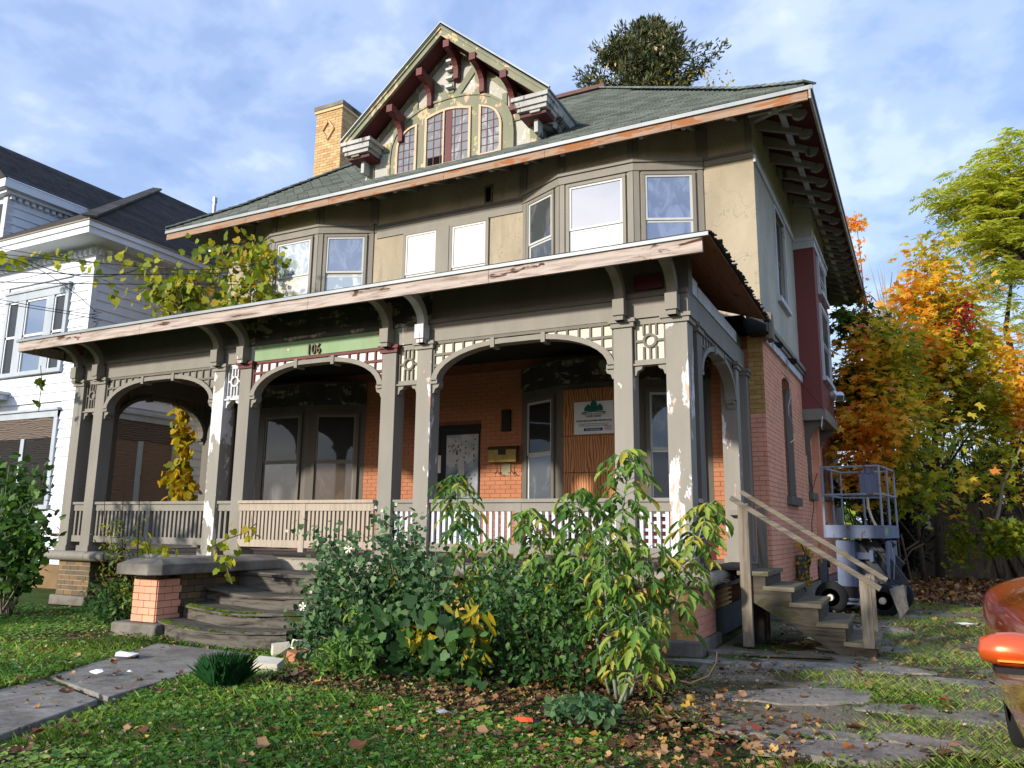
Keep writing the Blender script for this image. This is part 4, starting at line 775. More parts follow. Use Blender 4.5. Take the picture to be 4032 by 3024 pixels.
cable(pp, .009, 'cream', 'pale cable hanging in a loop down the side brick from the lamp'); 
pp = [P(3000+x*.30139, 1200+y*.30139, x=.3+OD, k=.028) for x, y in ((790, 1455), (785, 1520), (780, 1600), (790, 1625))]; cable(pp, .008, 'white', 'short white cable end dangling under the maroon bay')
pp = [P(3000+x*.30139, 1200+y*.30139, x=.29+OD, k=.028) for x, y in ((520, 1010), (640, 1180), (780, 1340), (840, 1400), (880, 1350), (900, 1290), (930, 1250))]; cable(pp, .007, 'maroon_dark', 'thin dark cable crossing the maroon bay to the white lamp')
# utility meters
for (y, z, w_, lab) in ((6.55, .95, .42, 'grey electric meter box nearer the porch'), (9.6, .78, .3, 'grey meter box farther along the wall')):
    x = .3+.028*(y-4.05)+.0; t = thing('meter_box', lab, 'meter box', (x, y, z-.5)); MB().box(x, x+.16, y-w_/2, y+w_/2, z-.55, z).build('box_body', plain('meter_grey', lin(96, 100, 102)), t, bevel=.01); MB().box(x+.16, x+.175, y-w_/2+.05, y+w_/2-.05, z-.5, z-.2).build('cover', 'dark_metal', t); MB().lathe([(.0, 0), (.08, 0), (.08, .06)], (x+.16, y, z-.1), 'x', 12).build('dial', 'dark_metal', t)
# ================================================================== GROUND
def ground_mat():
    m = Mat('lawn_soil', .95, .1); n = m.noise(1.1, 6, rough=.6); f = m.noise(26, 5)
    soil = m.ramp(f, [(.3, lin(42, 34, 26)), (.7, lin(78, 62, 46))]); gr = m.ramp(f, [(.3, lin(40, 62, 22)), (.7, lin(84, 108, 44))])
    c = m.mix(m.ramp(n, [(.40, 0), (.55, 1)]), soil, gr); m.col(c).bump(f, .8, .03); return m.m
M['ground'] = ground_mat()
mm = Mat('drive_gravel', .95, .15); n = mm.noise(.9, 7, rough=.6, dist=.4); f = mm.noise(34, 5, rough=.7)
conc = mm.ramp(f, [(.3, lin(92, 86, 74)), (.7, lin(140, 132, 116))]); dirt = mm.ramp(f, [(.3, lin(56, 52, 34)), (.7, lin(104, 98, 66))])
mm.col(mm.mix(mm.ramp(n, [(.46, 0), (.5, 1)]), dirt, conc)).bump(f, .7, .02); M['drive'] = mm.m
mm = Mat('path_concrete', .92, .2); f = mm.noise(22, 8, rough=.8); g_ = mm.noise(1.3, 6)
sp_ = mm.ramp(mm.noise(3.2, 9, rough=.75), [(.42, 0), (.62, .6)]); mm.col(mm.mix(sp_, mm.mix(.5, mm.ramp(f, [(.3, lin(96, 92, 85)), (.5, lin(140, 135, 127)), (.72, lin(182, 176, 166))]), mm.ramp(g_, [(.35, lin(104, 99, 91)), (.68, lin(166, 160, 150))])), lin(78, 74, 66))).bump(f, .8, .012); M['path'] = mm.m
def gh(x, y):   # gentle unevenness
    return .02*math.sin(x*1.3+y*.7)+.015*math.sin(y*2.1-x*.9)
def near(x, y): return -.03+gh(x, y)
def grid(x0, x1, y0, y1, n, m_, zf, mat, name):
    vs = [(x0+(x1-x0)*i/n, y0+(y1-y0)*j/m_, 0) for j in range(m_+1) for i in range(n+1)]; vs = [(x, y, zf(x, y)) for x, y, _ in vs]
    fs = [(j*(n+1)+i, j*(n+1)+i+1, (j+1)*(n+1)+i+1, (j+1)*(n+1)+i) for j in range(m_) for i in range(n)]
    return MB().add(vs, fs).build(name, mat, smooth=True)
struct(grid(-14, 9, -12, 2, 90, 60, near, M['ground'], 'lawn'))
far = MB().add([(-300, -300, -.09), (300, -300, -.09), (300, 400, -.09), (-300, 400, -.09)], [(0, 1, 2, 3)]).build('ground', 'ground'); struct(far)
struct(MB().add([(.45, -3.2, .0), (9, -3.4, .0), (9, 15, .0), (.1, 15, .0), (.1, .3, .0)], [(0, 1, 2, 3, 4)]).build('driveway_dirt', 'drive'))
# broken concrete of the drive: irregular slabs
SLABS = []
def slabpoly(cx_, cy, rx, ry, n=30, seed=0, z=.012, th=.05, mat='path', name='concrete_slab', rot=0, parent=None):
    r = random.Random(seed); ph = [r.uniform(0, 6.28) for _ in range(5)]; pts = []
    for i in range(n):
        t = 2*math.pi*i/n; k = 1+.14*math.sin(2*t+ph[0])+.1*math.sin(3*t+ph[1])+.07*math.sin(5*t+ph[2])+.05*math.sin(9*t+ph[3])+r.uniform(-.02, .02); x, y = rx*math.cos(t)*k, ry*math.sin(t)*k
        pts.append((cx_+x*math.cos(rot)-y*math.sin(rot), cy+x*math.sin(rot)+y*math.cos(rot)))
    SLABS.append((cx_, cy, rx, ry, rot)); return MB().prism(pts, 'xy', z-th, z).build(name, mat, parent)
DRV = struct(bpy.data.objects.new('driveway', None)); COL.objects.link(DRV); WM['driveway'] = Matrix()
for i, (u, v, rx, ry, ro) in enumerate(((2960, 2620, .9, .16, .1), (3160, 2745, .62, .35, .5), (3300, 2630, .8, .2, 0), (3420, 2560, .5, .3, .2), (3520, 2640, .3, .25, 0), (3560, 2800, .35, .18, .5), (3330, 2960, .6, .2, .3), (3640, 2930, .3, .15, 0), (3800, 2690, .3, .2, 0), (3900, 2830, .35, .2, .3), (3700, 2830, .35, .14, -.2), (3100, 2890, .5, .14, .3), (3460, 2480, .5, .5, 0), (3980, 2360, .5, 1.3, .1), (3560, 2430, .35, .4, .2), (2860, 2570, .3, .12, 0))):
    p = P(u, v, z=0); slabpoly(p[0], p[1], rx, ry, seed=i, rot=ro, z=.012+.003*(i % 4), parent=DRV)
# front path slabs
pw = [(-5.85, -2.5), (-4.35, -2.5), (-3.72, -4.72), (-4.98, -4.4)]
PATH = struct(bpy.data.objects.new('front_path', None)); COL.objects.link(PATH); WM['front_path'] = Matrix()
MB().prism(pw, 'xy', -.1, -.002).build('path_slab', 'path', PATH, bevel=.01)
MB().prism([(-4.98, -4.46), (-3.76, -4.78), (-3.3, -5.9), (-1.9, -8.6), (-3.9, -8.6), (-4.75, -5.2)], 'xy', -.11, -.012).build('path_slab', 'path', PATH, bevel=.01)
# ================================================================== FRONT STEPS AND PIER
FS = thing('front_steps', 'rotting moss-stained wooden front steps sagging between the pier and the bushes', 'steps', (-5.3, -1.2, 0))
def sagboard(x0, x1, y0, y1, z0, z1, sag, mat, name, par, bulge=0.0, n=12):
    mb = MB(); vs = []; r = random.Random(int(z1*1000))
    for i in range(n+1):
        t = i/n; x = x0+(x1-x0)*t; s = sag*math.sin(math.pi*min(1, t*1.0))+r.uniform(-.006, .006); b = bulge*math.sin(math.pi*t)
        vs += [(x, y0-b, z0-s), (x, y1, z0-s), (x, y1, z1-s), (x, y0-b+r.uniform(-.008, .008), z1-s+r.uniform(-.006, .004))]
    fs = [(0, 1, 2, 3)]+[(4*i+a, 4*i+4+a, 4*i+4+b, 4*i+b) for i in range(n) for a, b in ((1, 0), (2, 1), (3, 2), (0, 3))]+[(4*n+3, 4*n+2, 4*n+1, 4*n)]
    return mb.add(vs, fs).build(name, mat, par)
SX0, SX1 = -6.32, -4.2
for (y, zt, sg, bl, zb) in ((-2.12, .2, .03, .22, 0.02), (-1.78, .38, .05, .18, .16), (-1.4, .57, .08, .08, .34), (-.85, .74, .02, .02, .52)):
    sagboard(SX0, SX1, y-.02, y+.46, zt-.035, zt, sg, 'rot_wood', 'tread', FS, bl); sagboard(SX0+.02, SX1-.02, y+.01, y+.05, zb-.02, zt-.045, sg, 'rot_wood', 'riser', FS, bl)
sagboard(SX0, SX1, -.84, .0, .72, .755, .02, 'rot_wood', 'tread', FS)
mossm = plain('moss', lin(84, 104, 26), .95, .1, var=.5, sc=20, bump=.8)
r = random.Random(4); mo = MB()
for i in range(160):
    k = r.choice(((-2.13, .2, .22), (-1.79, .38, .18), (-1.79, .34, .18))); t = r.uniform(.03, .75); x = SX0+(SX1-SX0)*t; y = k[0]-k[2]*math.sin(math.pi*t)-.015+r.uniform(-.008, .05); z = k[1]+.004-.04*math.sin(math.pi*t); s = r.uniform(.015, .05)
    mo.add([(x-s, y-s*.3, z), (x+s, y-s*.4, z-.004), (x+s*.7, y+s, z+.012), (x-s*.6, y+s*.8, z+.015)], [(0, 1, 2, 3)])
stuff(mo.build('moss_patch', mossm, FS))
SP = thing('step_pier', 'low brick pier with a stained stone cap beside the front steps', 'pier', (-6.6, -1.6, 0))
MB().box(-7.02, -6.2, -2.28, -1.45, -.05, .17, .015).box(-7.0, -6.25, -1.43, -.2, -.05, .1, .01).build('base_stone', 'stone', SP, bevel=.03)
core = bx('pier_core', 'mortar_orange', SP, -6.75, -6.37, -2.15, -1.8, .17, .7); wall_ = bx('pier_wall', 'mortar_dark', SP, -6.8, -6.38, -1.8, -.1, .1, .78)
BRICKBUD['n'] = 300
bricks(core, frameM((-6.77, -2.17), (-6.34, -2.17)), .43, .17, .7, 'brick_pink', budget=30, ch=.088, bl=.215, proud=.012); bricks(core, frameM((-6.34, -2.17), (-6.34, -1.8)), .37, .17, .7, 'brick_pink', budget=30, ch=.088, proud=.012)
bricks(wall_, frameM((-6.36, -1.8), (-6.36, -.1)), 1.7, .17, .78, 'brick_dull', budget=60, ch=.085, proud=.012)
BRICKBUD['n'] = 0
cap = [(-6.9, -2.28), (-6.82, -2.42), (-6.25, -2.42), (-6.12, -2.3), (-6.12, -.2), (-6.9, -.2)]
ins = [(-6.76, -2.2), (-6.74, -2.24), (-6.34, -2.24), (-6.28, -2.2), (-6.28, -.25), (-6.76, -.25)]
MB().add([(x, y, .76) for x, y in cap]+[(x, y, .89) for x, y in cap]+[(x, y, .955) for x, y in ins], [tuple(range(6))[::-1]]+[(i, (i+1) % 6, 6+(i+1) % 6, 6+i) for i in range(6)]+[(6+i, 6+(i+1) % 6, 12+(i+1) % 6, 12+i) for i in range(6)]+[tuple(range(12, 18))]).build('capstone', 'capstone', SP, bevel=.012)
MB().box(-6.72, -6.45, -2.12, -1.9, .7, .76, .02).build('loose_brick', 'brick_dull', SP)
# ================================================================== SIDE STAIRS
M['rail_wood'] = wood('rail_wood', lin(62, 58, 50), lin(114, 106, 94), lin(84, 78, 58), 0, .6)
M['stair_tread'] = wood('stair_tread', lin(74, 68, 56), lin(112, 104, 88), lin(78, 80, 50), 0, .56); M['stair_dark'] = wood('stair_riser', lin(48, 43, 36), lin(84, 76, 64), lin(66, 68, 42), 0, .58)
ST = thing('side_stairs', 'grey weathered wooden stairs with two rails at the right end of the porch', 'stairs', (1.1, 1.4, 0))
ty = [(.38, .93, .9), (.68, 1.02, .73), (.96, 1.28, .56), (1.24, 1.56, .38), (1.52, 1.86, .2)]
steps = [(.36, .66, .9), (.66, .95, .73), (.95, 1.24, .555), (1.24, 1.52, .35), (1.52, 1.83, .15)]
for i, (a, b, z) in enumerate(steps):
    MB().box(a-.03, b+.04, .72, 2.02, z-.05, z, .004).build('tread', 'stair_tread', ST, bevel=.006); zn = steps[i+1][2] if i < 4 else 0
    MB().box(b-.02, b+.01, .77, 1.98, zn, z-.05).build('riser', 'stair_dark', ST)
for y in (.76, 1.96):
    pr = [(.36, .85)]+[q for i, (a, b, z) in enumerate(steps) for q in ((a, z-.052), (b, z-.052))][1:]+[(1.83, 0), (1.45, 0), (.36, .62)]
    MB().prism(pr, 'xz', y-.02, y+.02).build('stringer', 'stair_dark', ST)
for (x, y, z0, z1, w_) in ((.375, .69, .02, 1.72, .125), (.4, 1.9, .0, 1.7, .12), (1.7, .69, .1, .9, .12), (1.72, 1.95, .1, .86, .1)): MB().box(x, x+w_, y, y+w_*.7, z0, z1).build('post', 'grey_wood_v', ST, bevel=.006)
MB().bar((.3, .665, 1.79), (1.92, .665, .76), .045, .062).build('handrail', 'rail_wood', ST, bevel=.005); MB().bar((.4, .83, 1.87), (1.99, .83, .85), .045, .055).build('handrail', 'rail_wood', ST, bevel=.005)
MB().box(-.1, .4, 1.0, 2.6, .9, .935).build('landing_board', 'grey_wood', ST); MB().box(.42, .56, 1.2, 1.33, 0, .85).build('under_post', 'black', ST)
bd = MB().bar((.0, -.4, .02), (.9, -.15, .03), .1, .02).build('fallen_board', 'grey_wood'); 
bd.location = (.5, .5, 0); tag(bd, 'narrow grey board lying on the ground beside the side stairs', 'board')
# ================================================================== SCISSOR LIFT
blu = paint('lift_blue_paint', lin(104, 116, 142), .72, lin(92, 70, 56), .63, rough=.5, stretch=(1, 1, .5), sc=6, grime=.5); rst = paint('lift_rail_paint', lin(140, 148, 162), .8, lin(120, 84, 58), .58, rough=.5, stretch=(1, 1, 1)); tyre = plain('tyre_rubber', lin(34, 35, 37), .9, bump=.4); dk = plain('lift_dark_steel', lin(62, 66, 72), .5, .4, .3, .4)
LF = thing('scissor_lift', 'old blue-grey scissor lift with a railed platform parked beside the brick wall', 'lift', (1.4, 6, 0))
LX = Matrix.Translation((.96, 5.52, 0))@Matrix.Rotation(math.radians(-8), 4, 'Z'); k = dict(xf=LX)
Wd, Dp = .93, 1.5
MB().box(0, Wd, 0, Dp, 1.30, 1.33).build('platform', blu, LF, **k); MB().box(-.02, Wd+.02, -.02, .02, 1.28, 1.5).box(-.02, .02, .02, Dp, 1.28, 1.5).box(Wd-.02, Wd+.02, .02, Dp, 1.28, 1.5).box(-.02, Wd+.02, Dp, Dp+.04, 1.28, 1.5).build('toe_board', blu, LF, bevel=.005, **k)
for (x, y) in ((0, 0), (Wd, 0), (0, Dp), (Wd, Dp), (.42*Wd, Dp), (Wd, Dp*.5), (0, Dp*.5)): MB().tube([(x, y, 1.4), (x, y, 2.5)], .021, 6).build('post', rst, LF, **k)
for z in (2.5, 2.02):
    for a, b in (((0, 0), (Wd, 0)), ((0, 0), (0, Dp)), ((Wd, 0), (Wd, Dp)), ((0, Dp), (Wd, Dp))): MB().tube([(a[0], a[1], z), (b[0], b[1], z)], .02, 6).build('rail', rst, LF, **k)
cb = MB().box(.6, .92, .04, .17, 1.98, 2.38).build('control_box', blu, LF, bevel=.01, **k); MB().box(.7, .73, .02, .04, 1.98, 2.48).box(.8, .83, .02, .04, 1.98, 2.48).box(.68, .85, .02, .1, 2.38, 2.48).build('bracket', blu, cb, **k)
MB().tube([(.72, .1, 1.98), (.71, .12, 1.8), (.76, .14, 1.6), (.82, .2, 1.45), (.8, .25, 1.36)], .016, 6).build('hose', 'cream', LF, **k); MB().tube([(.7, .12, 1.98), (.69, .14, 1.8), (.75, .16, 1.58), (.8, .22, 1.45)], .012, 6).build('hose', 'cream', LF, **k)
MB().box(Wd+.02, Wd+.025, .05, .32, 1.33, 1.46).build('warning_plate', plain('worn_label', lin(176, 172, 120), var=.7, sc=50), LF, **k)
MB().box(.14, .44, .1, .5, .46, 1.24).build('tank', blu, LF, bevel=.012, **k); MB().box(.17, .46, .12, .48, .24, .46).build('tank_base', 'black', LF, **k)
for i, (a, b) in enumerate((((.4, .35, 1.22), (.98, .35, .44)), ((.52, .5, 1.26), (1.02, .5, .62)), ((.32, .62, .98), (.85, .62, .42)), ((.95, .8, 1.22), (.3, .8, .55)), ((.6, 1.1, 1.26), (1.02, 1.1, .8)))): MB().bar(a, b, .1, .13).build('scissor_arm', dk, LF, bevel=.004, **k)
MB().box(.9, .93, .3, 1.3, .5, 1.24).build('side_plate', blu, LF, **k); MB().box(.44, .66, .22, .36, .92, 1.04).build('arm_stub', blu, LF, bevel=.006, **k); MB().box(.66, .72, .18, .4, .89, 1.08).build('arm_flange', blu, LF, **k)
MB().lathe([(.0, 0), (.035, 0), (.035, .04)], (.72, .28, .98), 'x', 8).build('pivot', 'dark_metal', LF, **k)
MB().box(.55, 1.05, .15, 1.2, .28, .5).build('battery_cover', blu, LF, bevel=.02, **k); MB().box(.0, .16, .2, .8, .34, .54).build('side_box', dk, LF, **k)
MB().box(.0, 1.0, .1, 1.4, .16, .22).build('chassis', dk, LF, **k); MB().tube([(.05, .14, .26), (.9, .14, .24)], .03, 6).tube([(.1, .1, .18), (.8, .08, .18)], .02, 6).build('steering_rod', rst, LF, **k)
MB().tube([(.46, .16, .5), (.5, .12, .3), (.47, .1, .2)], .02, 6).build('lever', rst, LF, **k)
def wheel(cx_, cy, cz, r, w_, par, kk, rim='dk', axis='y'):
    W_ = MB().lathe([(r*.55, -w_/2), (r*.86, -w_/2), (r*.97, -w_/2+.03), (r, -w_/4), (r, w_/4), (r*.97, w_/2-.03), (r*.86, w_/2), (r*.55, w_/2)], (cx_, cy, cz), axis, 28).build('wheel', tyre, par, smooth=True, **kk)
    MB().lathe([(r*.56, -w_/2+.03), (r*.5, -w_/2+.05), (r*.28, -w_/2+.05), (r*.26, -w_/2+.01), (r*.0, -w_/2+.01)], (cx_, cy, cz), axis, 20).build('rim', dk, W_, **kk); MB().lathe([(r*.22, -w_/2), (r*.2, -w_/2-.06), (0.01, -w_/2-.07)], (cx_, cy, cz), axis, 12).build('hub', 'cream', W_, **kk); return W_
wheel(.86, .02, .27, .27, .17, LF, k); wheel(.02, .12, .27, .27, .17, LF, k); wheel(.86, 1.35, .27, .27, .17, LF, k); wheel(.0, 1.35, .27, .27, .17, LF, k)
lq = [P(3546, 2436, y=5.0), P(3577, 2399, y=5.12), P(3557, 2302, y=5.3), P(3501, 2319, y=5.18)]; MB().box(.2, .34, .095, .1, .95, 1.05).build('warning_label', plain('old_decal', lin(170, 166, 150), var=.6, sc=60), LF, **k); MB().tube([(.45, .3, 1.25), (.6, .2, 1.12), (.8, .2, 1.15), (.95, .25, 1.27)], .014, 5).build('hydraulic_hose', 'black', LF, **k); MB().tube([(.98, .35, 1.2), (1.02, .3, .9), (.99, .32, .6)], .012, 5).build('hydraulic_hose', 'drip', LF, **k)
for q_ in (.3, .45, .6, .75): MB().bar((q_-.1, .3+q_*.3, 1.22), (q_+.38, .3+q_*.3, .5), .06, .17).build('scissor_arm', dk, LF, **k)
lb2 = MB().add([tuple(q) for q in lq]+[tuple(q+np.array([.01, .045, .0])) for q in lq], [(0, 1, 2, 3), (7, 6, 5, 4), (0, 4, 5, 1), (1, 5, 6, 2), (2, 6, 7, 3), (3, 7, 4, 0)]).build('leaning_board', 'grey_wood_v'); tag(lb2, 'square grey board leaning against the wheel of the scissor lift', 'board')
# ================================================================== BACK FENCE
FN = thing('stockade_fence', 'old grey picket stockade fence under the autumn maples', 'fence', (3.2, 18, 0)); r = random.Random(2)
fa = P(3560, 2250, z=0); fb = P(3905, 2232, z=0); fy0, fy1 = 17.8, 19.4
x = 1.6; 
while x < 6.4:
    w_ = r.uniform(.07, .11); y = 17.9+(x-1.6)*.25; MB().prism([(x, 0), (x+w_, 0), (x+w_+r.uniform(-.01, .01), 2.25+r.uniform(-.06, .05)), (x+w_/2, 2.36+r.uniform(-.05, .05)), (x+r.uniform(-.01, .01), 2.25)], 'xz', y, y+.045).build('picket', 'fence_wood', FN); x += w_+.006
MB().bar((1.6, 17.98, .5), (6.4, 19.2, .5), .05, .09).build('fence_rail', 'fence_wood', FN); MB().bar((1.6, 17.98, 1.9), (6.4, 19.2, 1.9), .05, .09).build('fence_rail', 'fence_wood', FN)
pq = P(3634, 2047, y=18.0); sg2 = bx('paper_notice', 'white', None, pq[0]-.2, pq[0]+.2, 17.86, 17.88, pq[2]-.28, pq[2]+.28); tag(sg2, 'small torn white notice fixed to the stockade fence', 'notice')
# ================================================================== NEIGHBOUR
N = thing('white_house', 'neighbouring white clapboard house with boarded windows and a black hipped roof', 'house', (-18, 8, 0))
NX, NY = -15.05, 2.38
MB().box(-24, NX-.03, NY+.03, 14, -.1, 8.1).build('wall', 'siding', N); MB().box(-24, NX+.0, NY-.0, 14, -.1, .45).build('foundation', 'brick_dull', N)
nh_f = [(-18.25, -15.72, 1.75, 4.1), (-18.45, -15.8, 5.0, 7.25)]; nh_s = [(3.0, 5.2, 1.78, 4.15)]
def clap(parent, xf, L, z0, z1, holes_, step=.155, name='clapboard'):
    z = z0
    while z < z1:
        segs = [(0, L)]
        for h in holes_:
            if z+step > h[2] and z < h[3]:
                ns = []
                for p, q in segs:
                    if q <= h[0] or p >= h[1]: ns.append((p, q))
                    else:
                        if p < h[0]: ns.append((p, h[0]))
                        if q > h[1]: ns.append((h[1], q))
                segs = ns
        for p, q in segs: MB().add([(p, -.035, z), (q, -.035, z), (q, -.006, z+step+.01), (p, -.006, z+step+.01), (p, 0.02, z), (q, .02, z), (q, .02, z+step+.01), (p, .02, z+step+.01)], [(0, 1, 2, 3), (0, 4, 5, 1), (0, 3, 7, 4), (1, 5, 6, 2)]).build(name, 'siding', parent, xf=xf)
        z += step
NF = frameM((-24, NY), (NX, NY)); NS = frameM((NX, NY), (NX, 14))
clap(N, NF, -24*-1+NX, .45, 7.72, [(a+24, b+24, c, d) for a, b, c, d in nh_f], .225); clap(N, NS, 11.6, .45, 7.72, [(a-NY, b-NY, c, d) for a, b, c, d in nh_s], .225)
MB().box(NX-.08, NX+.04, NY-.045, NY+.1, .45, 7.72).build('corner_board', 'siding', N)
# boarded windows
def boarded(xf, x0, x1, z0, z1, m_, top, nm='boarded_window'):
    f = MB().box(x0, x0+.13, -.07, .0, z0, z1).box(x1-.13, x1, -.07, 0, z0, z1).box(x0, x1, -.075, 0, z1-.16, z1).box(x0-.06, x1+.06, -.13, 0, z1, z1+.06).box(x0-.03, x1+.03, -.1, 0, z0-.1, z0).build(nm, 'ntrim', N, xf=xf)
    zc = z1-.16-(z1-z0)*.22; MB().box(x0+.13, x1-.13, -.045, 0, zc, z1-.16).build('board', top, f, xf=xf); xm = (x0+x1)/2
    MB().box(x0+.13, xm-.07, -.03, 0, z0, zc).build('board', m_, f, xf=xf); MB().box(xm+.07, x1-.13, -.03, 0, z0, zc).build('board', m_, f, xf=xf); MB().box(xm-.07, xm+.07, -.06, 0, z0, zc).build('mullion', 'ntrim', f, xf=xf)
boarded(NF, nh_f[0][0]+24, nh_f[0][1]+24, 1.8, 4.05, 'ply_dark', 'ply_old'); boarded(NS, 3.0-NY, 5.2-NY, 1.85, 4.1, 'ply_brown', 'ply_old')
a = -18.4+24; b = -15.85+24; f = MB().box(a, b, -.08, 0, 7.0, 7.2).box(a-.05, b+.05, -.12, 0, 7.2, 7.27).box(a, a+.12, -.07, 0, 5.1, 7.0).box(b-.12, b, -.07, 0, 5.1, 7).box(a+.55, a+.85, -.07, 0, 5.1, 7).box(b-.85, b-.55, -.07, 0, 5.1, 7).box(a-.05, b+.05, -.11, 0, 5.0, 5.1).build('triple_window', 'ntrim', N, xf=NF)
for (p, q, gl) in ((a+.12, a+.55, 'g_dark'), (a+.85, b-.85, 'g_sky'), (b-.55, b-.12, 'g_dark')):
    MB().box(p, q, -.02, 0, 5.1, 7).build('pane', gl, f, xf=NF); MB().box(p, q, -.045, -.02, 6.02, 6.08).box(p, p+.04, -.045, -.02, 5.1, 7).box(q-.04, q, -.045, -.02, 5.1, 7).box(p, q, -.045, -.02, 6.95, 7).build('sash', 'white', f, xf=NF)
# cornice: frieze, dentils, soffit, eave
MB().box(-24, NX+.03, NY-.03, NY+.1, 7.72, 8.1).box(NX-.07, NX+.03, NY+.1, 14, 7.72, 8.1).build('frieze', 'siding', N)
for i in range(44): x = NX-.02-i*.2; MB().box(x-.1, x, NY-.13, NY-.03, 7.86, 7.99).build('dentil', 'siding', N)
for i in range(26): y = NY+.02+i*.2; MB().box(NX+.03, NX+.13, y, y+.1, 7.86, 7.99).build('dentil', 'siding', N)
eo = .82
MB().box(-24, NX+eo-.1, NY-eo+.1, 14.8, 8.1, 8.14).build('soffit', 'siding', N)
MB().box(-24, NX+eo-.04, NY-eo+.04, NY-eo+.1, 8.05, 8.2).box(NX+eo-.1, NX+eo-.04, NY-eo+.1, 14.8, 8.05, 8.2).box(-24, NX+eo, NY-eo, NY-eo+.06, 8.2, 8.34).box(NX+eo-.06, NX+eo, NY-eo+.06, 14.8, 8.2, 8.34).build('eave_cornice', 'siding', N)
MB().box(-24, NX+eo+.03, NY-eo-.03, NY-eo, 8.33, 8.36).box(NX+eo, NX+eo+.03, NY-eo, 14.8, 8.33, 8.36).build('roof_edge', 'tan_trim', N)
ex, ey, ez = NX+eo+.03, NY-eo-.03, 8.36; T1 = 7.05; pz_ = 13.3
nr = MB().add([(-32, ey, ez), (ex, ey, ez), (ex-T1, ey+T1, pz_), (-32, ey+T1, pz_)], [(0, 1, 2, 3)]).add([(ex, ey, ez), (ex, 22, ez), (ex-T1, 15, pz_), (ex-T1, ey+T1, pz_)], [(0, 1, 2, 3)]).build('roof', 'shingle_black', N)
ll = math.hypot(T1, pz_-ez)
for i in range(52):   # shingle courses, front slope and side slope
    t = i/52; s_ = T1*t; z = ez+(pz_-ez)*t; t2 = (i+1.1)/52; s2_ = T1*t2; z2 = ez+(pz_-ez)*t2
    MB().add([(-26, ey+s_, z+.02), (ex-s_, ey+s_, z+.02), (ex-s2_, ey+s2_, z2+.004), (-26, ey+s2_, z2+.004), (-26, ey+s_, z), (ex-s_, ey+s_, z)], [(0, 1, 2, 3), (4, 5, 1, 0)]).build('shingle_course', 'shingle_black', nr)
    MB().add([(ex-s_, ey+s_, z+.022), (ex-s_, 20, z+.022), (ex-s2_, 20, z2+.004), (ex-s2_, ey+s2_, z2+.004), (ex-s_, ey+s_, z), (ex-s_, 20, z)], [(0, 1, 2, 3), (4, 5, 1, 0)]).build('shingle_course', 'shingle_black', nr)
for i in range(38): a_ = Vector((ex, ey, ez)).lerp(Vector((ex-T1, ey+T1, pz_)), i/38); b_ = Vector((ex, ey, ez)).lerp(Vector((ex-T1, ey+T1, pz_)), (i+1.3)/38); MB().bar(a_+Vector((0, 0, .04)), b_+Vector((0, 0, .07)), .3, .05).build('hip_cap', 'shingle_black', nr)
# neighbour dormer at the far left
ny_ = 2.9; c1 = P(38, 764, y=ny_); e1 = P(31, 712, y=ny_-.3)
nd = MB().box(c1[0]-3, c1[0], ny_, 8, 8.8, c1[2]).build('dormer', 'siding', N)
clap(nd, frameM((c1[0], ny_), (c1[0], 8)), 4, 9.0, c1[2]-.2, [], .25)
MB().box(c1[0]-.16, c1[0]+.03, ny_-.05, ny_+.14, 8.8, c1[2]-.1).build('corner_post', 'white_trim', nd)
MB().box(c1[0]-3.4, c1[0]+.35, ny_-.35, 8, c1[2]+.05, c1[2]+.3).box(c1[0]-3.2, c1[0]+.2, ny_-.2, 8, c1[2]-.05, c1[2]+.05).build('dormer_cornice', 'siding', nd)
for i in range(22): MB().box(c1[0]+.02, c1[0]+.12, ny_+i*.2, ny_+.1+i*.2, c1[2]-.16, c1[2]-.05).build('dentil', 'siding', nd)
MB().box(c1[0]-1.2, c1[0]-.25, ny_-.02, ny_, 9.3, c1[2]-.25).build('window', 'g_dark', nd)
zr_ = c1[2]+.3; xr_ = c1[0]+.38
MB().add([(xr_, ny_-.38, zr_), (xr_, 9.5, zr_), (xr_-2.0, 9.5, zr_+1.75), (xr_-2.0, ny_-.38, zr_+1.75), (xr_-4, ny_-.38, zr_)], [(0, 1, 2, 3), (0, 3, 4)]).build('dormer_roof', 'shingle_black', nd)
for i in range(18): t = i/18; MB().add([(xr_-2*t, ny_-.4, zr_+1.75*t+.02), (xr_-2*t, 9.5, zr_+1.75*t+.02), (xr_-2*(t+.06), 9.5, zr_+1.75*(t+.06)+.004), (xr_-2*(t+.06), ny_-.4, zr_+1.75*(t+.06)+.004), (xr_-2*t, ny_-.4, zr_+1.75*t), (xr_-2*t, 9.5, zr_+1.75*t)], [(0, 1, 2, 3), (4, 5, 1, 0)]).build('shingle_course', 'shingle_black', nd)
MB().prism([(xr_-4, zr_), (xr_-.02, zr_), (xr_-2, zr_+1.72)], 'xz', ny_-.36, ny_-.3).build('gable', 'white_trim', nd)
hp = P(0, 1580, y=1.7); MB().box(-20.5, -17.85, 1.5, NY, 4.42, 4.55).box(-20.6, -17.8, 1.45, NY, 4.55, 4.62).build('door_hood', 'white_trim', N)
gp = [P(200, 2103, y=NY-.1), P(368, 2103, y=NY-.1), P(368, 2180, y=NY-.1)]; MB().tube(gp[:2], .025, 6).build('gas_pipe', plain('rust_pipe', lin(150, 90, 66), var=.4), N); MB().tube(gp[1:], .025, 6).build('gas_pipe', 'cream', N)
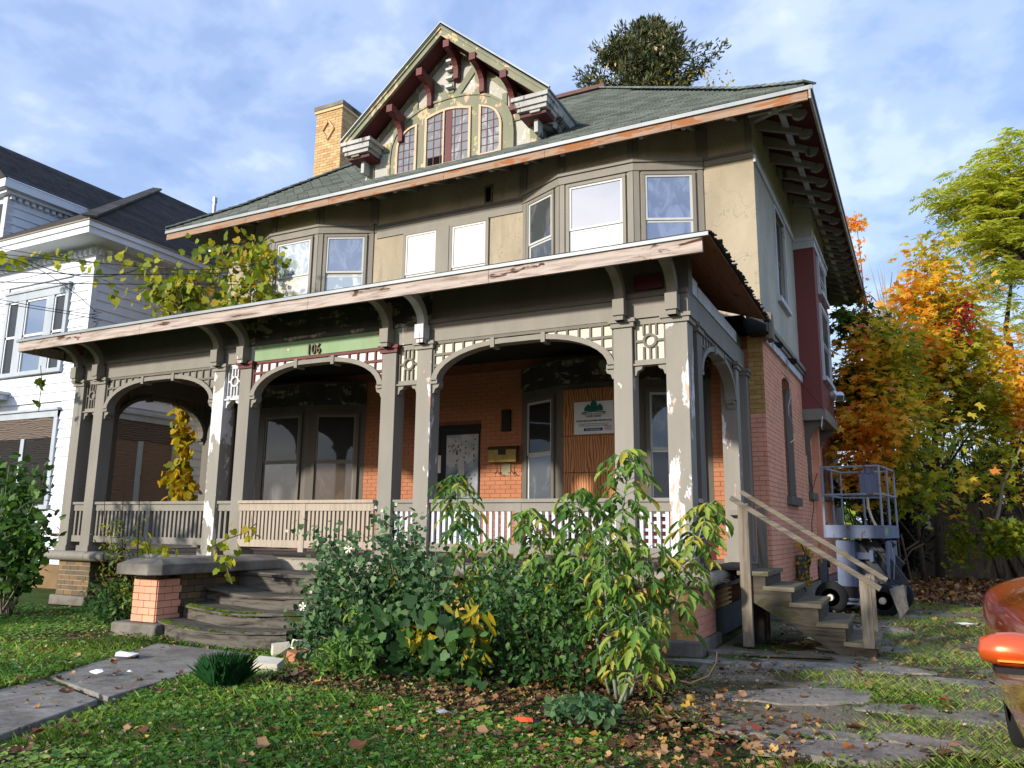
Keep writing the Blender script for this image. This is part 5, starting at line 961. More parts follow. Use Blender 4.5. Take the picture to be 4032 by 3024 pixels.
# wires between the houses
rw = random.Random(8)
wires = [((0, 978), (700, 1060), (1080, 1010)), ((0, 1000), (300, 1030), (600, 1050)), ((0, 1065), (330, 1080), (900, 1075)), ((0, 1110), (400, 1118), (1000, 1120)), ((0, 1180), (200, 1215), (375, 1240)), ((0, 1195), (200, 1225), (375, 1255)), ((0, 1010), (180, 1075), (375, 1225)), ((100, 1020), (350, 1090), (600, 1040))]
wlabs = ['highest overhead wire, sagging from the left edge towards the main eave', 'second overhead wire, carrying part of the vine', 'long straight overhead wire below the vine clumps', 'long level overhead wire crossing the middle of the vine', 'lower service wire running to the corner of the white house', 'lowest service wire running to the corner of the white house', 'wire slanting steeply down to the corner of the white house', 'short wire running through the vine leaves']
for i, (a_, b_, c_) in enumerate(wires):
    A_ = P(*a_, y=.3); B_ = P(*b_, y=.9); C_ = P(*c_, y=1.9 if c_[0] < 500 else 1.5); pts = []
    for t in np.linspace(0, 1, 12): pts.append(tuple((1-t)**2*A_+2*t*(1-t)*(2*B_-(A_+C_)/2)+t*t*C_))
    o = MB().tube(pts, .011 if i in (2, 3, 7) else .008, 5).build('overhead_wire', 'black'); tag(o, wlabs[i], 'wire', 'overhead wires between the houses')
wk = MB().tube([tuple(P(380+rw.uniform(-22, 22), 1225+i*6, y=2.2)) for i in range(26)], .01, 4).build('wire_tangle', 'black'); tag(wk, 'small tangle of black service wires at the corner of the white house', 'wire')
# ================================================================== CAR
mc_ = Mat('burnt_orange_metallic', .3, .5, .35); mc_.col(lin(212, 88, 34)); mc_.b.inputs['Coat Weight'].default_value = 1.0; mc_.b.inputs['Coat Roughness'].default_value = .04; orange = mc_.m
CAR = thing('orange_car', 'burnt orange car parked on the drive, its mirror poking into view', 'car', (3.7, -4.5, 0)); CSH = Vector((-.12, .7, 0))
def body():
    # cross sections along y (front at high y): half profile on the left side, mirrored
    xc = 3.72; secs = []
    prof = {   # y: (half width, bonnet height, shoulder height, inset at the bottom)
        -8.6: (.80, 1.0, .92, .05), -8.3: (.90, 1.12, 1.0, .04), -6.6: (.93, 1.14, 1.02, .03), -5.3: (.93, 1.16, 1.03, .03), -4.4: (.935, 1.14, 1.02, .04), -3.7: (.93, 1.10, .98, .05), -3.1: (.925, 1.17, 1.04, .04), -2.75: (.90, 1.12, 1.0, .06), -2.5: (.82, 1.02, .92, .08), -2.35: (.70, .88, .8, .1)}
    ys = sorted(prof); n = 15; vs = []; 
    for y in ys:
        hw, hb, hs, ins_ = prof[y]; half = [(-hw+ins_+.02, .26), (-hw+ins_*.5, .4), (-hw+.012, .58), (-hw, hs-.2), (-hw+.02, hs-.06), (-hw+.1, hs), (-hw*.6, hb-.02), (0, hb)]
        full = half+[(-a, b) for a, b in half[:-1][::-1]]
        for a, b in full: vs.append((xc+a, y, b))
    m_ = 15; fs = [(j*m_+i, j*m_+i+1, (j+1)*m_+i+1, (j+1)*m_+i) for j in range(len(ys)-1) for i in range(m_-1)]+[tuple(range(m_)), tuple((len(ys)-1)*m_+i for i in range(m_))[::-1], ]
    o = MB().add(vs, fs).build('body', orange, CAR, smooth=True); s = o.modifiers.new('subdiv', 'SUBSURF'); s.levels = 2; s.render_levels = 2; return o
body()
gl_ = glass('car_glass', lin(18, 20, 22), .25)
MB().add([(2.95, -4.7, 1.1), (4.49, -4.7, 1.1), (4.25, -5.6, 1.62), (3.19, -5.6, 1.62), (2.9, -8.2, 1.1), (4.54, -8.2, 1.1), (4.2, -7.8, 1.64), (3.24, -7.8, 1.64)], [(0, 1, 2, 3), (0, 3, 7, 4), (1, 5, 6, 2), (4, 7, 6, 5)]).build('windows', gl_, CAR); MB().box(3.2, 4.24, -7.8, -5.6, 1.6, 1.67).build('car_roof', orange, CAR, bevel=.03)
mp = P(4010, 2568, y=-5.45)-np.array(CSH); MY = -5.45-CSH.y; 
mir = MB().lathe([(.0, -.13), (.05, -.12), (.072, -.06), (.078, .0), (.072, .07), (.05, .13), (0, .15)], (0, 0, 0), 'x', 20); mir.v = [(x*1.0, y*1.0+.0, z*(1.0 if z > 0 else .8)) for x, y, z in mir.v]
MB().bar((mp[0]-.08, MY-.074, mp[2]-.028), (mp[0]+.16, MY-.074, mp[2]-.028), .008, .008).build('signal_strip', plain('amber_strip', lin(250, 150, 60), .3, .5), CAR); MB().box(mp[0]-.09, mp[0]+.16, MY-.066, MY+.05, mp[2]-.078, mp[2]-.055).build('mirror_underside', 'black', CAR)
mo_ = mir.build('mirror', orange, CAR, smooth=True, xf=Matrix.Translation((mp[0]-.01, MY, mp[2]))); MB().box(mp[0]-.1, mp[0]+.15, MY+.05, MY+.085, mp[2]-.045, mp[2]+.045).build('mirror_glass', 'g_sky', mo_); MB().bar((mp[0]+.05, MY, mp[2]-.02), (3.0, MY+.05, mp[2]-.03), .05, .04).build('mirror_arm', 'black', mo_)
ml = P(3952, 2450, y=-3.25); MB().lathe([(.0, -.012), (.03, -.01), (.035, .0)], (2.82, -3.0, .8), 'x', 12).build('side_marker', plain('marker_lens', lin(220, 70, 20), .2, .5), CAR)
for cy in (-3.55, -7.5):
    W_ = MB().lathe([(.2, -.1), (.33, -.1), (.36, -.06), (.365, 0), (.36, .08), (.3, .1)], (2.965, cy, .365), 'x', 32).build('wheel', tyre, CAR, smooth=True); MB().lathe([(.21, -.095), (.18, -.06), (.05, -.07), (.01, -.08)], (2.965, cy, .365), 'x', 20).build('rim', 'metal', W_)
    MB().lathe([(.02, -.13), (.4, -.13), (.42, -.1), (.42, .1)], (3.12, cy, .37), 'x', 28).build('wheel_arch', 'black', CAR)
CAR.location = Vector(CAR.location)+CSH
# ================================================================== LITTER
def scrap(u, v, w_, h_, mat, lab, nm='paper_scrap', seed=0, z=.03, cat='litter'):
    p = P(u, v, z=z); r = random.Random(seed); pts = [(p[0]+w_/2*math.cos(t)*r.uniform(.7, 1.2), p[1]+h_/2*math.sin(t)*r.uniform(.7, 1.2)) for t in np.linspace(0, 2*math.pi, 8)[:-1]]
    vs = [(x, y, z+r.uniform(0, .03)) for x, y in pts]+[(p[0], p[1], z+.035)]; o = MB().add(vs, [(i, (i+1) % 7, 7) for i in range(7)]).build(nm, mat); tag(o, lab, cat); return o
scrap(495, 2580, .34, .22, 'white', 'largest white paper scrap, lying on the front path near the steps', seed=1); scrap(380, 2650, .16, .12, 'white', 'small white paper scrap in the middle of the front path', seed=2); scrap(510, 2652, .1, .06, 'white', 'tiny grey-white scrap at the right of the path', seed=3)
scrap(2065, 2843, .17, .08, plain('snack_bag_orange', lin(222, 84, 40), .35, .5), 'crumpled orange and black snack bag at the edge of the bushes', 'snack_bag', 4, .05); scrap(2100, 2850, .14, .08, 'black', 'black end of a crumpled snack bag beside the bushes', 'snack_bag', 14, .04)
scrap(3718, 2760, .1, .09, plain('red_wrapper', lin(200, 40, 48), .4, .5), 'red wrapper in the weeds of the drive', 'wrapper', 5, .04); scrap(3800, 2460, .36, .16, 'white', 'flattened white plastic on the drive beyond the concrete', 'plastic_litter', 6, .03)
scrap(1750, 2812, .2, .1, 'g_plastic', 'clear crumpled plastic in front of the bushes', 'plastic_litter', 7, .04); scrap(3190, 2520, .14, .1, 'white', 'white scrap under the side stairs', 'paper_scrap', 8, .03)
for i, (u, v, w_, mt, lb) in enumerate(((1055, 2622, .26, 'mortar_white', 'long pale rubble block at the end of the front steps'), (1105, 2560, .2, 'cream', 'cream rubble lump against the steps'), (1165, 2585, .16, 'brick_orange', 'broken brick lying beside the rose of Sharon'), (925, 2615, .14, 'cream_white', 'small pale rubble piece at the edge of the path'), (1180, 2545, .14, 'cream', 'pale rubble piece half hidden by the bush'))):
    p = P(u, v, z=.04); o = MB().box(-w_/2, w_/2, -.07, .07, -.05, .06, .015).build('rubble', mt, xf=Matrix.Translation(Vector(p))@Matrix.Rotation(.6*i+.3, 4, 'Z')@Matrix.Rotation(.2, 4, 'X')); tag(o, lb, 'rubble')
# ================================================================== VEGETATION
def leafmat(name, stops, trans=.35, rough=.55, spec=.3):
    m = Mat(name, rough, spec); c = m.ramp(m.attr('tone'), stops); c = m.mix(m.ramp(m.noise(40, 3), [(.35, 0), (.7, .18)]), c, (.03, .03, .01, 1)); m.col(c)
    t = m.n('ShaderNodeBsdfTranslucent'); m.l(m.mix(1.0, c, (1.25, 1.2, .7, 1), 'MULTIPLY'), t.inputs[0])
    ms = m.n('ShaderNodeMixShader'); ms.inputs[0].default_value = trans; m.l(m.b.outputs[0], ms.inputs[1]); m.l(t.outputs[0], ms.inputs[2]); m.l(ms.outputs[0], m.o.inputs[0]); return m.m
def T(pts, faces): return np.array(pts, float), faces
# templates: length axis +x (0..1), width y, fold in z
OVAL = T([(0, 0, 0), (.3, .26, .05), (.65, .24, .04), (1, 0, -.04), (.65, -.24, .04), (.3, -.26, .05)], [(0, 1, 2, 3), (0, 3, 4, 5)])
LANCE = T([(0, 0, 0), (.35, .16, .04), (.75, .12, .0), (1, 0, -.12), (.75, -.12, .0), (.35, -.16, .04)], [(0, 1, 2, 3), (0, 3, 4, 5)])
def _maple():
    pts = [(0, 0, 0)]; c0 = .38
    for ang, r, z in ((-128, .5, .03), (-95, .24, .06), (-62, .64, 0), (-30, .27, .06), (0, .66, -.06), (30, .27, .06), (62, .64, 0), (95, .24, .06), (128, .5, .03)):
        t = math.radians(ang); pts.append((c0+r*math.cos(t), r*math.sin(t), z))
    return pts, [(0, 1, 2), (2, 3, 4), (4, 5, 6), (6, 7, 8), (8, 9, 0), (0, 2, 4, 6, 8)]
MAPLE = T(*_maple())
GRAPE = T([(0, 0, 0), (-.12, .3, .03), (.12, .52, .0), (.4, .4, .06), (.6, .46, 0), (1, 0, -.08), (.6, -.46, 0), (.4, -.4, .06), (.12, -.52, 0), (-.12, -.3, .03)], [(0, 1, 2, 3, 4, 5), (0, 5, 6, 7, 8, 9)])
BLADE = T([(0, -.03, 0), (0, .03, 0), (.6, .02, .12), (1, 0, .35), (.6, -.02, .12)], [(0, 1, 2, 3, 4)])
FINE = T([(0, -.012, 0), (0, .012, 0), (.6, .009, .1), (1, 0, .32), (.6, -.009, .1)], [(0, 1, 2, 3, 4)])
CLOVER = T([(0, 0, 0), (.2, .35, .06), (.6, .42, .05), (.95, .18, 0), (.95, -.18, 0), (.6, -.42, .05), (.2, -.35, .06)], [(0, 1, 2, 3), (0, 3, 4), (0, 4, 5, 6)])
NEEDLE = T([(0, -.05, 0), (0, .05, 0), (.5, .16, .03), (1, 0, 0), (.5, -.16, -.03)], [(0, 1, 2, 3, 4)])
CURL = T([(0, 0, .1), (.2, .35, .22), (.5, .2, .05), (.7, .42, .25), (1, .1, .3), (.8, -.25, .02), (.6, -.4, .2), (.3, -.2, .04), (.05, -.35, .24)], [(0, 1, 2, 7, 8), (2, 3, 4, 5), (2, 5, 6, 7)])
def cloud_mesh(name, pos, D, Nn, size, tone, tmpl, mat):
    pos, D, Nn = np.asarray(pos, float), np.asarray(D, float), np.asarray(Nn, float); n = len(pos)
    D = D/np.maximum(np.linalg.norm(D, axis=1, keepdims=True), 1e-6); Y = np.cross(Nn, D); Y /= np.maximum(np.linalg.norm(Y, axis=1, keepdims=True), 1e-6); Zx = np.cross(D, Y)
    V, F = tmpl; k = len(V); s = np.asarray(size, float).reshape(-1, 1, 1)
    vs = pos[:, None, :]+s*(V[None, :, 0:1]*D[:, None, :]+V[None, :, 1:2]*Y[:, None, :]+V[None, :, 2:3]*Zx[:, None, :]); vs = vs.reshape(-1, 3)
    lens = [len(f) for f in F]; idx = np.concatenate([np.array(f) for f in F]); L = len(idx)
    loops = (np.arange(n)[:, None]*k+idx[None, :]).ravel(); tot = np.tile(lens, n); st = np.concatenate([[0], np.cumsum(tot)[:-1]])
    me = bpy.data.meshes.new(name); me.vertices.add(len(vs)); me.vertices.foreach_set('co', vs.ravel().astype(np.float32)); me.loops.add(len(loops)); me.loops.foreach_set('vertex_index', loops.astype(np.int32))
    me.polygons.add(len(tot)); me.polygons.foreach_set('loop_start', st.astype(np.int32)); me.update(calc_edges=True)
    at = me.attributes.new('tone', 'FLOAT', 'FACE'); at.data.foreach_set('value', np.repeat(np.asarray(tone, float), len(F)).astype(np.float32)); me.materials.append(mat); me.validate(); return me
def leaves(name, par, *a):
    o = bpy.data.objects.new(name, cloud_mesh(name, *a)); link(o, par); return o
def rdir(n, up=0.0, flat=1.0):
    d = rng.normal(size=(n, 3)); d[:, 2] = d[:, 2]*flat+up; return d/np.linalg.norm(d, axis=1, keepdims=True)
GREENS = [(0, lin(40, 70, 30)), (.35, lin(68, 106, 42)), (.7, lin(104, 142, 56)), (.9, lin(150, 170, 72)), (1, lin(190, 172, 64))]
M['l_green'] = leafmat('green_leaves', GREENS); M['l_dark'] = leafmat('dark_green_leaves', [(0, lin(32, 60, 30)), (.6, lin(54, 92, 44)), (1, lin(90, 130, 62))])
M['l_blue'] = leafmat('blue_green_leaves', [(0, lin(46, 78, 48)), (.6, lin(78, 114, 72)), (1, lin(120, 150, 100))]); M['l_vine'] = leafmat('yellow_green_vine', [(0, lin(70, 96, 24)), (.45, lin(132, 150, 34)), (.8, lin(186, 178, 44)), (1, lin(170, 120, 44))], .45)
M['l_yellow'] = leafmat('yellow_vine', [(0, lin(120, 126, 26)), (.5, lin(190, 168, 34)), (1, lin(206, 160, 40))], .45)
M['l_maple'] = leafmat('autumn_maple', [(0, lin(62, 98, 30)), (.25, lin(132, 156, 46)), (.45, lin(216, 200, 62)), (.65, lin(244, 192, 66)), (.85, lin(246, 166, 74)), (1, lin(222, 108, 62))], .5)
M['l_ail'] = leafmat('yellow_green_tree', [(0, lin(150, 176, 56)), (.6, lin(216, 220, 92)), (1, lin(236, 226, 140))], .55); M['l_spruce'] = leafmat('spruce_needles', [(0, lin(44, 56, 34)), (.7, lin(84, 94, 54)), (1, lin(124, 112, 70))], .15)
M['l_yew'] = leafmat('dark_conifer', [(0, lin(14, 26, 18)), (1, lin(34, 54, 34))], .1); M['l_red'] = leafmat('red_creeper', [(0, lin(130, 20, 28)), (1, lin(190, 50, 50))], .3)
M['l_fall'] = leafmat('fallen_leaves', [(0, lin(62, 40, 26)), (.3, lin(104, 68, 44)), (.55, lin(142, 100, 66)), (.78, lin(180, 142, 102)), (.9, lin(196, 164, 70)), (1, lin(128, 46, 34))], .1, .8)
M['l_grass'] = leafmat('grass_blades', [(0, lin(74, 112, 34)), (.5, lin(128, 172, 62)), (.85, lin(172, 192, 92)), (1, lin(200, 186, 126))], .45)
M['bark'] = plain('bark', lin(92, 80, 68), .95, .1, var=.4, sc=10, bump=.8); M['bark_pale'] = plain('pale_bark', lin(150, 138, 120), .9, .1, var=.3); M['twig'] = plain('twig_brown', lin(104, 84, 70), .9, .1); M['stem_pale'] = plain('pale_green_stem', lin(132, 146, 124), .7, .2); M['twig_dark'] = plain('dark_twig', lin(54, 42, 34), .9, .1)
M['petal'] = plain('white_petal', lin(236, 232, 214), .7, .2, var=.1)
def curve_pts(a, b, bow, n=7, up=(0, 0, 1)):
    a = Vector(a); b = Vector(b); return [a.lerp(b, t)+Vector(bow)*math.sin(math.pi*t) for t in [i/(n-1) for i in range(n)]]
# ------------------------------------------------------------------ trees
def tree(name, label, cat, base, trunk_top, r0, blobs, nl, size, mat, tmpl=MAPLE, spread=.5, bark='bark', tone=None, flat=.35, group=None, clumps=60, drop=-.3, per=None, nbr=40, seed=0, leaf='foliage', extra=None):
    """blobs: list of (centre, radii); leaves in clumps on limbs that leave the trunk"""
    g = np.random.default_rng(seed); rr = random.Random(seed); t = thing(name, label, cat, base, group); b = Vector(base); tt = Vector(trunk_top)
    tp = curve_pts(b, tt, (rr.uniform(-.15, .15), rr.uniform(-.1, .1), 0), 8); MB().tube(tp, [r0*(1-.8*i/7) for i in range(8)], 8).build('trunk', bark, t, smooth=True)
    vol = np.array([r[0]*r[1]*r[2] for c, r in blobs]); pick = g.choice(len(blobs), clumps, p=vol/vol.sum()); cs = []
    for i in pick:
        c, r = blobs[i]; d = g.normal(size=3); d /= np.linalg.norm(d); cs.append(np.array(c)+d*np.array(r)*(g.uniform(.25, 1)**.5))
    cs = np.array(cs); lb = MB()
    for c in cs[:nbr]:
        k = min(7, max(1, int(7*min(1, max(.15, (c[2]-b.z)*.75/max(.1, tt.z-b.z)))))); p0 = tp[k]; mid = p0.lerp(Vector(c), .5)+Vector((rr.uniform(-.2, .2), rr.uniform(-.2, .2), .15)); rad = r0*(1-.8*k/7)*.55; lb.tube([p0, mid, Vector(c)], [rad, rad*.5, rad*.15], 5, cap=False)
    if lb.v: lb.build('limbs', bark, t, smooth=True)
    per = per or nl//clumps; n = per*clumps; ci = np.repeat(np.arange(clumps), per); o = g.normal(size=(n, 3))*np.array([spread, spread, spread*flat*1.3]); pos = cs[ci]+o
    D = o/np.linalg.norm(o, axis=1, keepdims=True)+g.normal(size=(n, 3))*.5; D[:, 2] = D[:, 2]*.5+drop; Nn = g.normal(size=(n, 3))*.45+np.array([0, -.25, 1.0]); sz = size*g.uniform(.6, 1.25, n)
    tn = tone(pos, g) if tone else g.random(n); leaves(leaf, t, pos, D, Nn, sz, np.clip(tn, 0, 1), tmpl, M[mat]); return t
def mtone(a, b, c=0.0):   # hue by height and by side
    def f(p, g): return a+b*(p[:, 2]-4)/6+c*np.sin(p[:, 0]*1.7+p[:, 1])+g.normal(size=len(p))*.13
    return f
def W(u, v, y): return tuple(P(u, v, y=y))
def blob(u, v, y, ru, rv, ry):
    c = P(u, v, y=y); s = abs(P(u+100, v, y=y)[0]-c[0])/100; sz = abs(P(u, v+100, y=y)[2]-c[2])/100; return (tuple(c), (ru*s, ry, rv*sz))
mb1 = [blob(3700, 1180, 17, 170, 190, 1.4), blob(3620, 1480, 16.5, 200, 200, 1.5), blob(3820, 1480, 17.5, 170, 200, 1.5), blob(3690, 1010, 17.5, 90, 90, .8)]
tree('orange_maple', 'tall orange and gold maple above the stockade fence', 'tree', W(3700, 2245, 17.0)[:2]+(0,), W(3690, 1020, 17.2), .13, mb1, 6400, .25, 'l_maple', clumps=150, spread=.36, tone=mtone(.45, .12, .16), nbr=60, seed=1, group='maples by the back fence')
mb2 = [blob(3480, 1420, 13, 130, 180, 1.0), blob(3500, 1680, 12.5, 150, 140, 1.0), blob(3430, 1850, 12.5, 120, 90, .8), blob(3600, 1930, 12.8, 130, 70, .8)]
tree('maple_sapling', 'nearer orange maple with low boughs reaching over the lift', 'tree', (2.6, 15.0, 0), W(3440, 1300, 13.5), .08, mb2, 3600, .23, 'l_maple', clumps=85, spread=.46, tone=mtone(.5, .08, .2), nbr=50, seed=2, group='maples by the back fence')
mb3 = [blob(3390, 1300, 14.5, 70, 110, .8), blob(3400, 1560, 13.8, 80, 150, .8), blob(3370, 1900, 14, 60, 90, .6)]
tree('green_maple', 'dark green maple leaves growing against the rear corner of the house', 'tree', (1.9, 15.8, 0), W(3400, 1300, 14.5), .07, mb3, 2600, .25, 'l_maple', clumps=50, spread=.3, tone=mtone(.08, .05, .06), nbr=30, seed=3, group='maples by the back fence')
mb4 = [blob(3930, 1830, 16, 120, 150, 1.0), blob(4050, 1620, 17, 130, 170, 1.2), blob(3860, 1640, 16.5, 90, 120, .8)]
tree('mixed_maple', 'green and rusty orange maple at the right edge behind the fence', 'tree', (5.6, 18.5, 0), W(3960, 1500, 17), .09, mb4, 1900, .22, 'l_maple', clumps=70, spread=.36, tone=mtone(.52, .0, .22), nbr=40, seed=4, group='maples by the back fence')
# tall whip of leaves beside the eave
wp = curve_pts(W(3412, 1400, 14.2), W(3372, 880, 14.2), (.05, 0, 0), 8); ws = thing('maple_shoot', 'single tall thin maple shoot with orange leaves beside the roof edge', 'sapling', (wp[0].x, 14.2, 0)); MB().tube([(wp[0].x+.1, 14.2, 0)]+wp, [.04]+[.03*(1-i/9) for i in range(8)], 5).build('stem', 'twig', ws)
pp = np.array([tuple(p) for k in range(16) for p in wp[1:]])+rng.normal(size=(112, 3))*np.array([.12, .12, .15]); pp = np.vstack([pp, np.array(wp[-1])+rng.normal(size=(60, 3))*.13]); leaves('foliage', ws, pp, rdir(len(pp), -.3), rdir(len(pp), .6), rng.uniform(.1, .2, len(pp)), rng.uniform(.6, 1, len(pp)), MAPLE, M['l_maple'])
# tall yellow-green tree
ab = [blob(3730, 800, 23.5, 80, 60, 1.2), blob(3850, 740, 24, 140, 100, 1.6), blob(3980, 660, 24, 140, 120, 1.8), blob(3860, 900, 23.5, 130, 80, 1.5), blob(3970, 1010, 24, 110, 130, 1.6), blob(4080, 820, 24.5, 130, 220, 2), blob(3930, 820, 24, 120, 120, 1.6)]
def compound(blobs, clumps, per, seed, g_len=.55):
    g = np.random.default_rng(seed); P0, D0, N0, S0 = [], [], [], []
    vol = np.array([r[0]*r[1]*r[2] for c, r in blobs]); pk = g.choice(len(blobs), clumps, p=vol/vol.sum())
    for i in pk:
        c, r = blobs[i]; d = g.normal(size=3); d /= np.linalg.norm(d); c = np.array(c)+d*np.array(r)*g.uniform(.3, 1)**.5
        for _ in range(per):
            a = g.uniform(0, 2*math.pi); ax = np.array([math.cos(a), math.sin(a), g.uniform(-.2, .3)]); ln = g_len*g.uniform(.7, 1.2)
            for k in range(7):
                t = .25+.75*k/6; q = c+ax*ln*t+np.array([0, 0, -.35*ln*t*t])
                for s in (-1, 1):
                    P0.append(q); D0.append(np.array([-ax[1]*s, ax[0]*s, -.25])+ax*.5+g.normal(size=3)*.1); N0.append(np.array([0, 0, 1])+g.normal(size=3)*.25); S0.append(ln*.3)
    return np.array(P0), np.array(D0), np.array(N0), np.array(S0)
at_ = thing('walnut_tree', 'tall airy yellow-green tree with feathery leaves at the upper right edge', 'tree', (8.6, 25, 0)); p0 = (8.6, 25, 0)
MB().tube([p0, W(4180, 1500, 24.8), W(4100, 1150, 24.6), W(4010, 800, 24.2)], [.2, .13, .08, .03], 8).build('trunk', 'bark', at_, smooth=True)
a_, b_, c_, d_ = compound(ab, 460, 4, 11, .7); leaves('foliage', at_, a_, b_, c_, d_, rng.random(len(a_)), LANCE, M['l_ail']); lm = MB()
for i in range(0, len(a_), 210): q = Vector(a_[i]); s_ = Vector(W(4090, 1120, 24.5)); lm.tube([s_, s_.lerp(q, .5)+Vector((0, 0, .3)), q], [.05, .025, .008], 5, cap=False)
lm.build('limbs', 'bark', at_)
at2 = thing('pale_locust', 'pale yellowing tree with tiny leaves low at the right edge, behind the maples', 'tree', (8, 27, 0)); MB().tube([(8, 27, 0), W(4040, 1600, 27), W(3960, 1300, 27), W(3990, 1050, 27)], [.2, .16, .1, .04], 8).build('trunk', 'twig_dark', at2)
MB().tube([W(4060, 1560, 26.5), W(4000, 1490, 26.5), W(3960, 1400, 26.5)], [.13, .1, .05], 6).build('limb', 'twig_dark', at2)
lb_ = [blob(3940, 1260, 27, 140, 170, 1.8), blob(4010, 1500, 27, 120, 160, 1.8), blob(3860, 1620, 26, 160, 130, 1.5), blob(3800, 1780, 25, 200, 120, 1.5)]
a_, b_, c_, d_ = compound(lb_, 260, 3, 12, .5); leaves('foliage', at2, a_, b_, c_, d_*.8, .5+rng.random(len(a_))*.5, OVAL, M['l_ail'])
# ------------------------------------------------------------------ spruce behind the roof
sp = thing('spruce_tree', 'dark broad spruce with hanging cones rising behind the main roof', 'tree', (-8.0, 26, 0)); sc_ = P(2540, 350, y=26); sx_ = sc_[0]; ztop = P(2560, 85, y=26)[2]; PXM = abs(P(2640, 350, y=26)[0]-sx_)/100
MB().tube([(sx_, 26, 0), (sx_, 26, ztop-.5)], [.35, .05], 8).build('trunk', 'bark', sp); g = np.random.default_rng(5); tw = MB(); PP, DD, NN, SS = [], [], [], []
zb_ = ztop-13
for i in range(230):
    t = g.uniform(0, 1)**1.2; z = ztop-.3-t*12.5; pr_ = ztop-z
    R0 = min(3.9, .2+pr_*1.02) if pr_ < 3.4 else 3.9+pr_*.05; a = g.uniform(0, 2*math.pi); R1 = R0*g.uniform(.65, 1.02); n = 9
    br = [np.array([sx_+math.cos(a)*R1*k/n, 26+math.sin(a)*R1*k/n, z-.25*math.sin(math.pi*k/n)+.9*(k/n)**2.5*R1/4]) for k in range(n+1)]; tw.tube([tuple(b) for b in br], [.05*(1-k/(n+1))+.006 for k in range(n+1)], 4, cap=False)
    for k in range(2, n+1):
        for _ in range(34):
            q = br[k]+g.normal(size=3)*np.array([.16, .16, .12]); q[2] -= abs(g.normal())*.22*(1-k/n*.6); PP.append(q); d = np.array([math.cos(a), math.sin(a), .2])*(.6 if k > n-3 else .3)+g.normal(size=3)*.55; d[2] += (.5 if k == n else -.45); DD.append(d); NN.append(g.normal(size=3)); SS.append(g.uniform(.16, .36))
for i in range(10):
    a = g.uniform(0, 6.28); x0, y0_ = sx_+g.uniform(-1.4, 1.4), 26+g.uniform(-1, 1); zt_ = ztop-g.uniform(0, .8)-.4*abs(x0-sx_)
    for k in range(90): h = g.uniform(0, 1.6); PP.append(np.array([x0, y0_, zt_-h])+g.normal(size=3)*np.array([1, 1, 0])*h*.22); DD.append(np.array([g.normal()*.5, g.normal()*.5, .8])); NN.append(g.normal(size=3)); SS.append(.34)
tw.build('limbs', 'bark', sp); leaves('foliage', sp, PP, DD, NN, SS, g.random(len(PP)), NEEDLE, M['l_spruce'])
for k in range(34):
    hh_ = g.uniform(.7, 3.2); q = br[0]*0+np.array([sx_+g.uniform(-.9, .9)*hh_*.8, 26-hh_*.5, ztop-hh_]); MB().lathe([(.02, .12), (.05, .06), (.045, -.04), (.01, -.12)], q, 'z', 6).build('cone', 'raw_frame', sp)
yl = thing('yellow_leaf_branches', 'thin yellow-leaved branches at the foot of the spruce above the roof', 'tree', (-6, 24, 0)); q = np.array([W(2330+g.uniform(0, 560), 345-g.uniform(0, 70), 24) for _ in range(150)]); leaves('foliage', yl, q, rdir(150), rdir(150), g.uniform(.1, .2, 150), g.random(150), OVAL, M['l_yellow']); MB().tube([(-6, 24, 0), W(2600, 420, 24), W(2600, 320, 24)], [.1, .06, .02], 5).tube([W(2600, 380, 24), W(2850, 340, 24)], [.04, .01], 5).build('trunk', 'twig', yl)
# ------------------------------------------------------------------ thicket behind the fence
g = np.random.default_rng(21); tk = MB()
for i in range(420):
    x = g.uniform(.9, 9.5); y = g.uniform(18.5, 27); h = g.uniform(2, 6.5); a = (x, y, 0); b = (x+g.normal()*.8, y+g.normal()*.5, h); tk.tube(curve_pts(a, b, (g.normal()*.3, g.normal()*.2, 0), 5), [.035, .03, .022, .014, .006], 3, cap=False)
    for _ in range(3): s_ = Vector(a).lerp(Vector(b), g.uniform(.4, .95)); tk.tube([s_, s_+Vector((g.normal()*.7, g.normal()*.5, g.uniform(-.2, .8)))], [.014, .004], 3, cap=False)
tag(stuff(tk.build('thicket_twigs', 'twig_dark')), 'tangle of bare brown stems and twigs behind the fence', 'thicket')
n = 9000; pp = np.stack([g.uniform(.6, 10.5, n), g.uniform(19.5, 29, n), 0*g.random(n)], 1); pp[:, 2] = g.random(n)**.9*(4.2+1.2*np.sin(pp[:, 0]*1.3)); tag(stuff(leaves('thicket_leaves', None, pp, rdir(n, -.2), rdir(n, .5), g.uniform(.1, .24, n), g.random(n)*.8, OVAL, leafmat('thicket_leaf', [(0, lin(48, 60, 26)), (.4, lin(98, 92, 46)), (.75, lin(140, 112, 74)), (1, lin(176, 150, 110))], .3))), 'mixed green and brown leaves filling the thicket behind the fence', 'thicket')
bt = thing('bare_tree', 'leafless grey tree with fine twigs between the eave and the tall maple', 'tree', (3.2, 24, 0)); bb = MB().tube([(3.4, 24, 0), W(3520, 1500, 24), W(3500, 1180, 24)], [.12, .08, .02], 6)
for i in range(70): s_ = Vector(W(3510, 1500, 24)).lerp(Vector(W(3500, 1200, 24)), g.random()); e_ = Vector(W(3500+g.uniform(-130, 120), 1020+g.uniform(0, 300), 24+g.normal())); bb.tube([s_, s_.lerp(e_, .5)+Vector((0, 0, .2)), e_], [.03, .018, .005], 3, cap=False)
bb.build('trunk', 'bark_pale', bt)
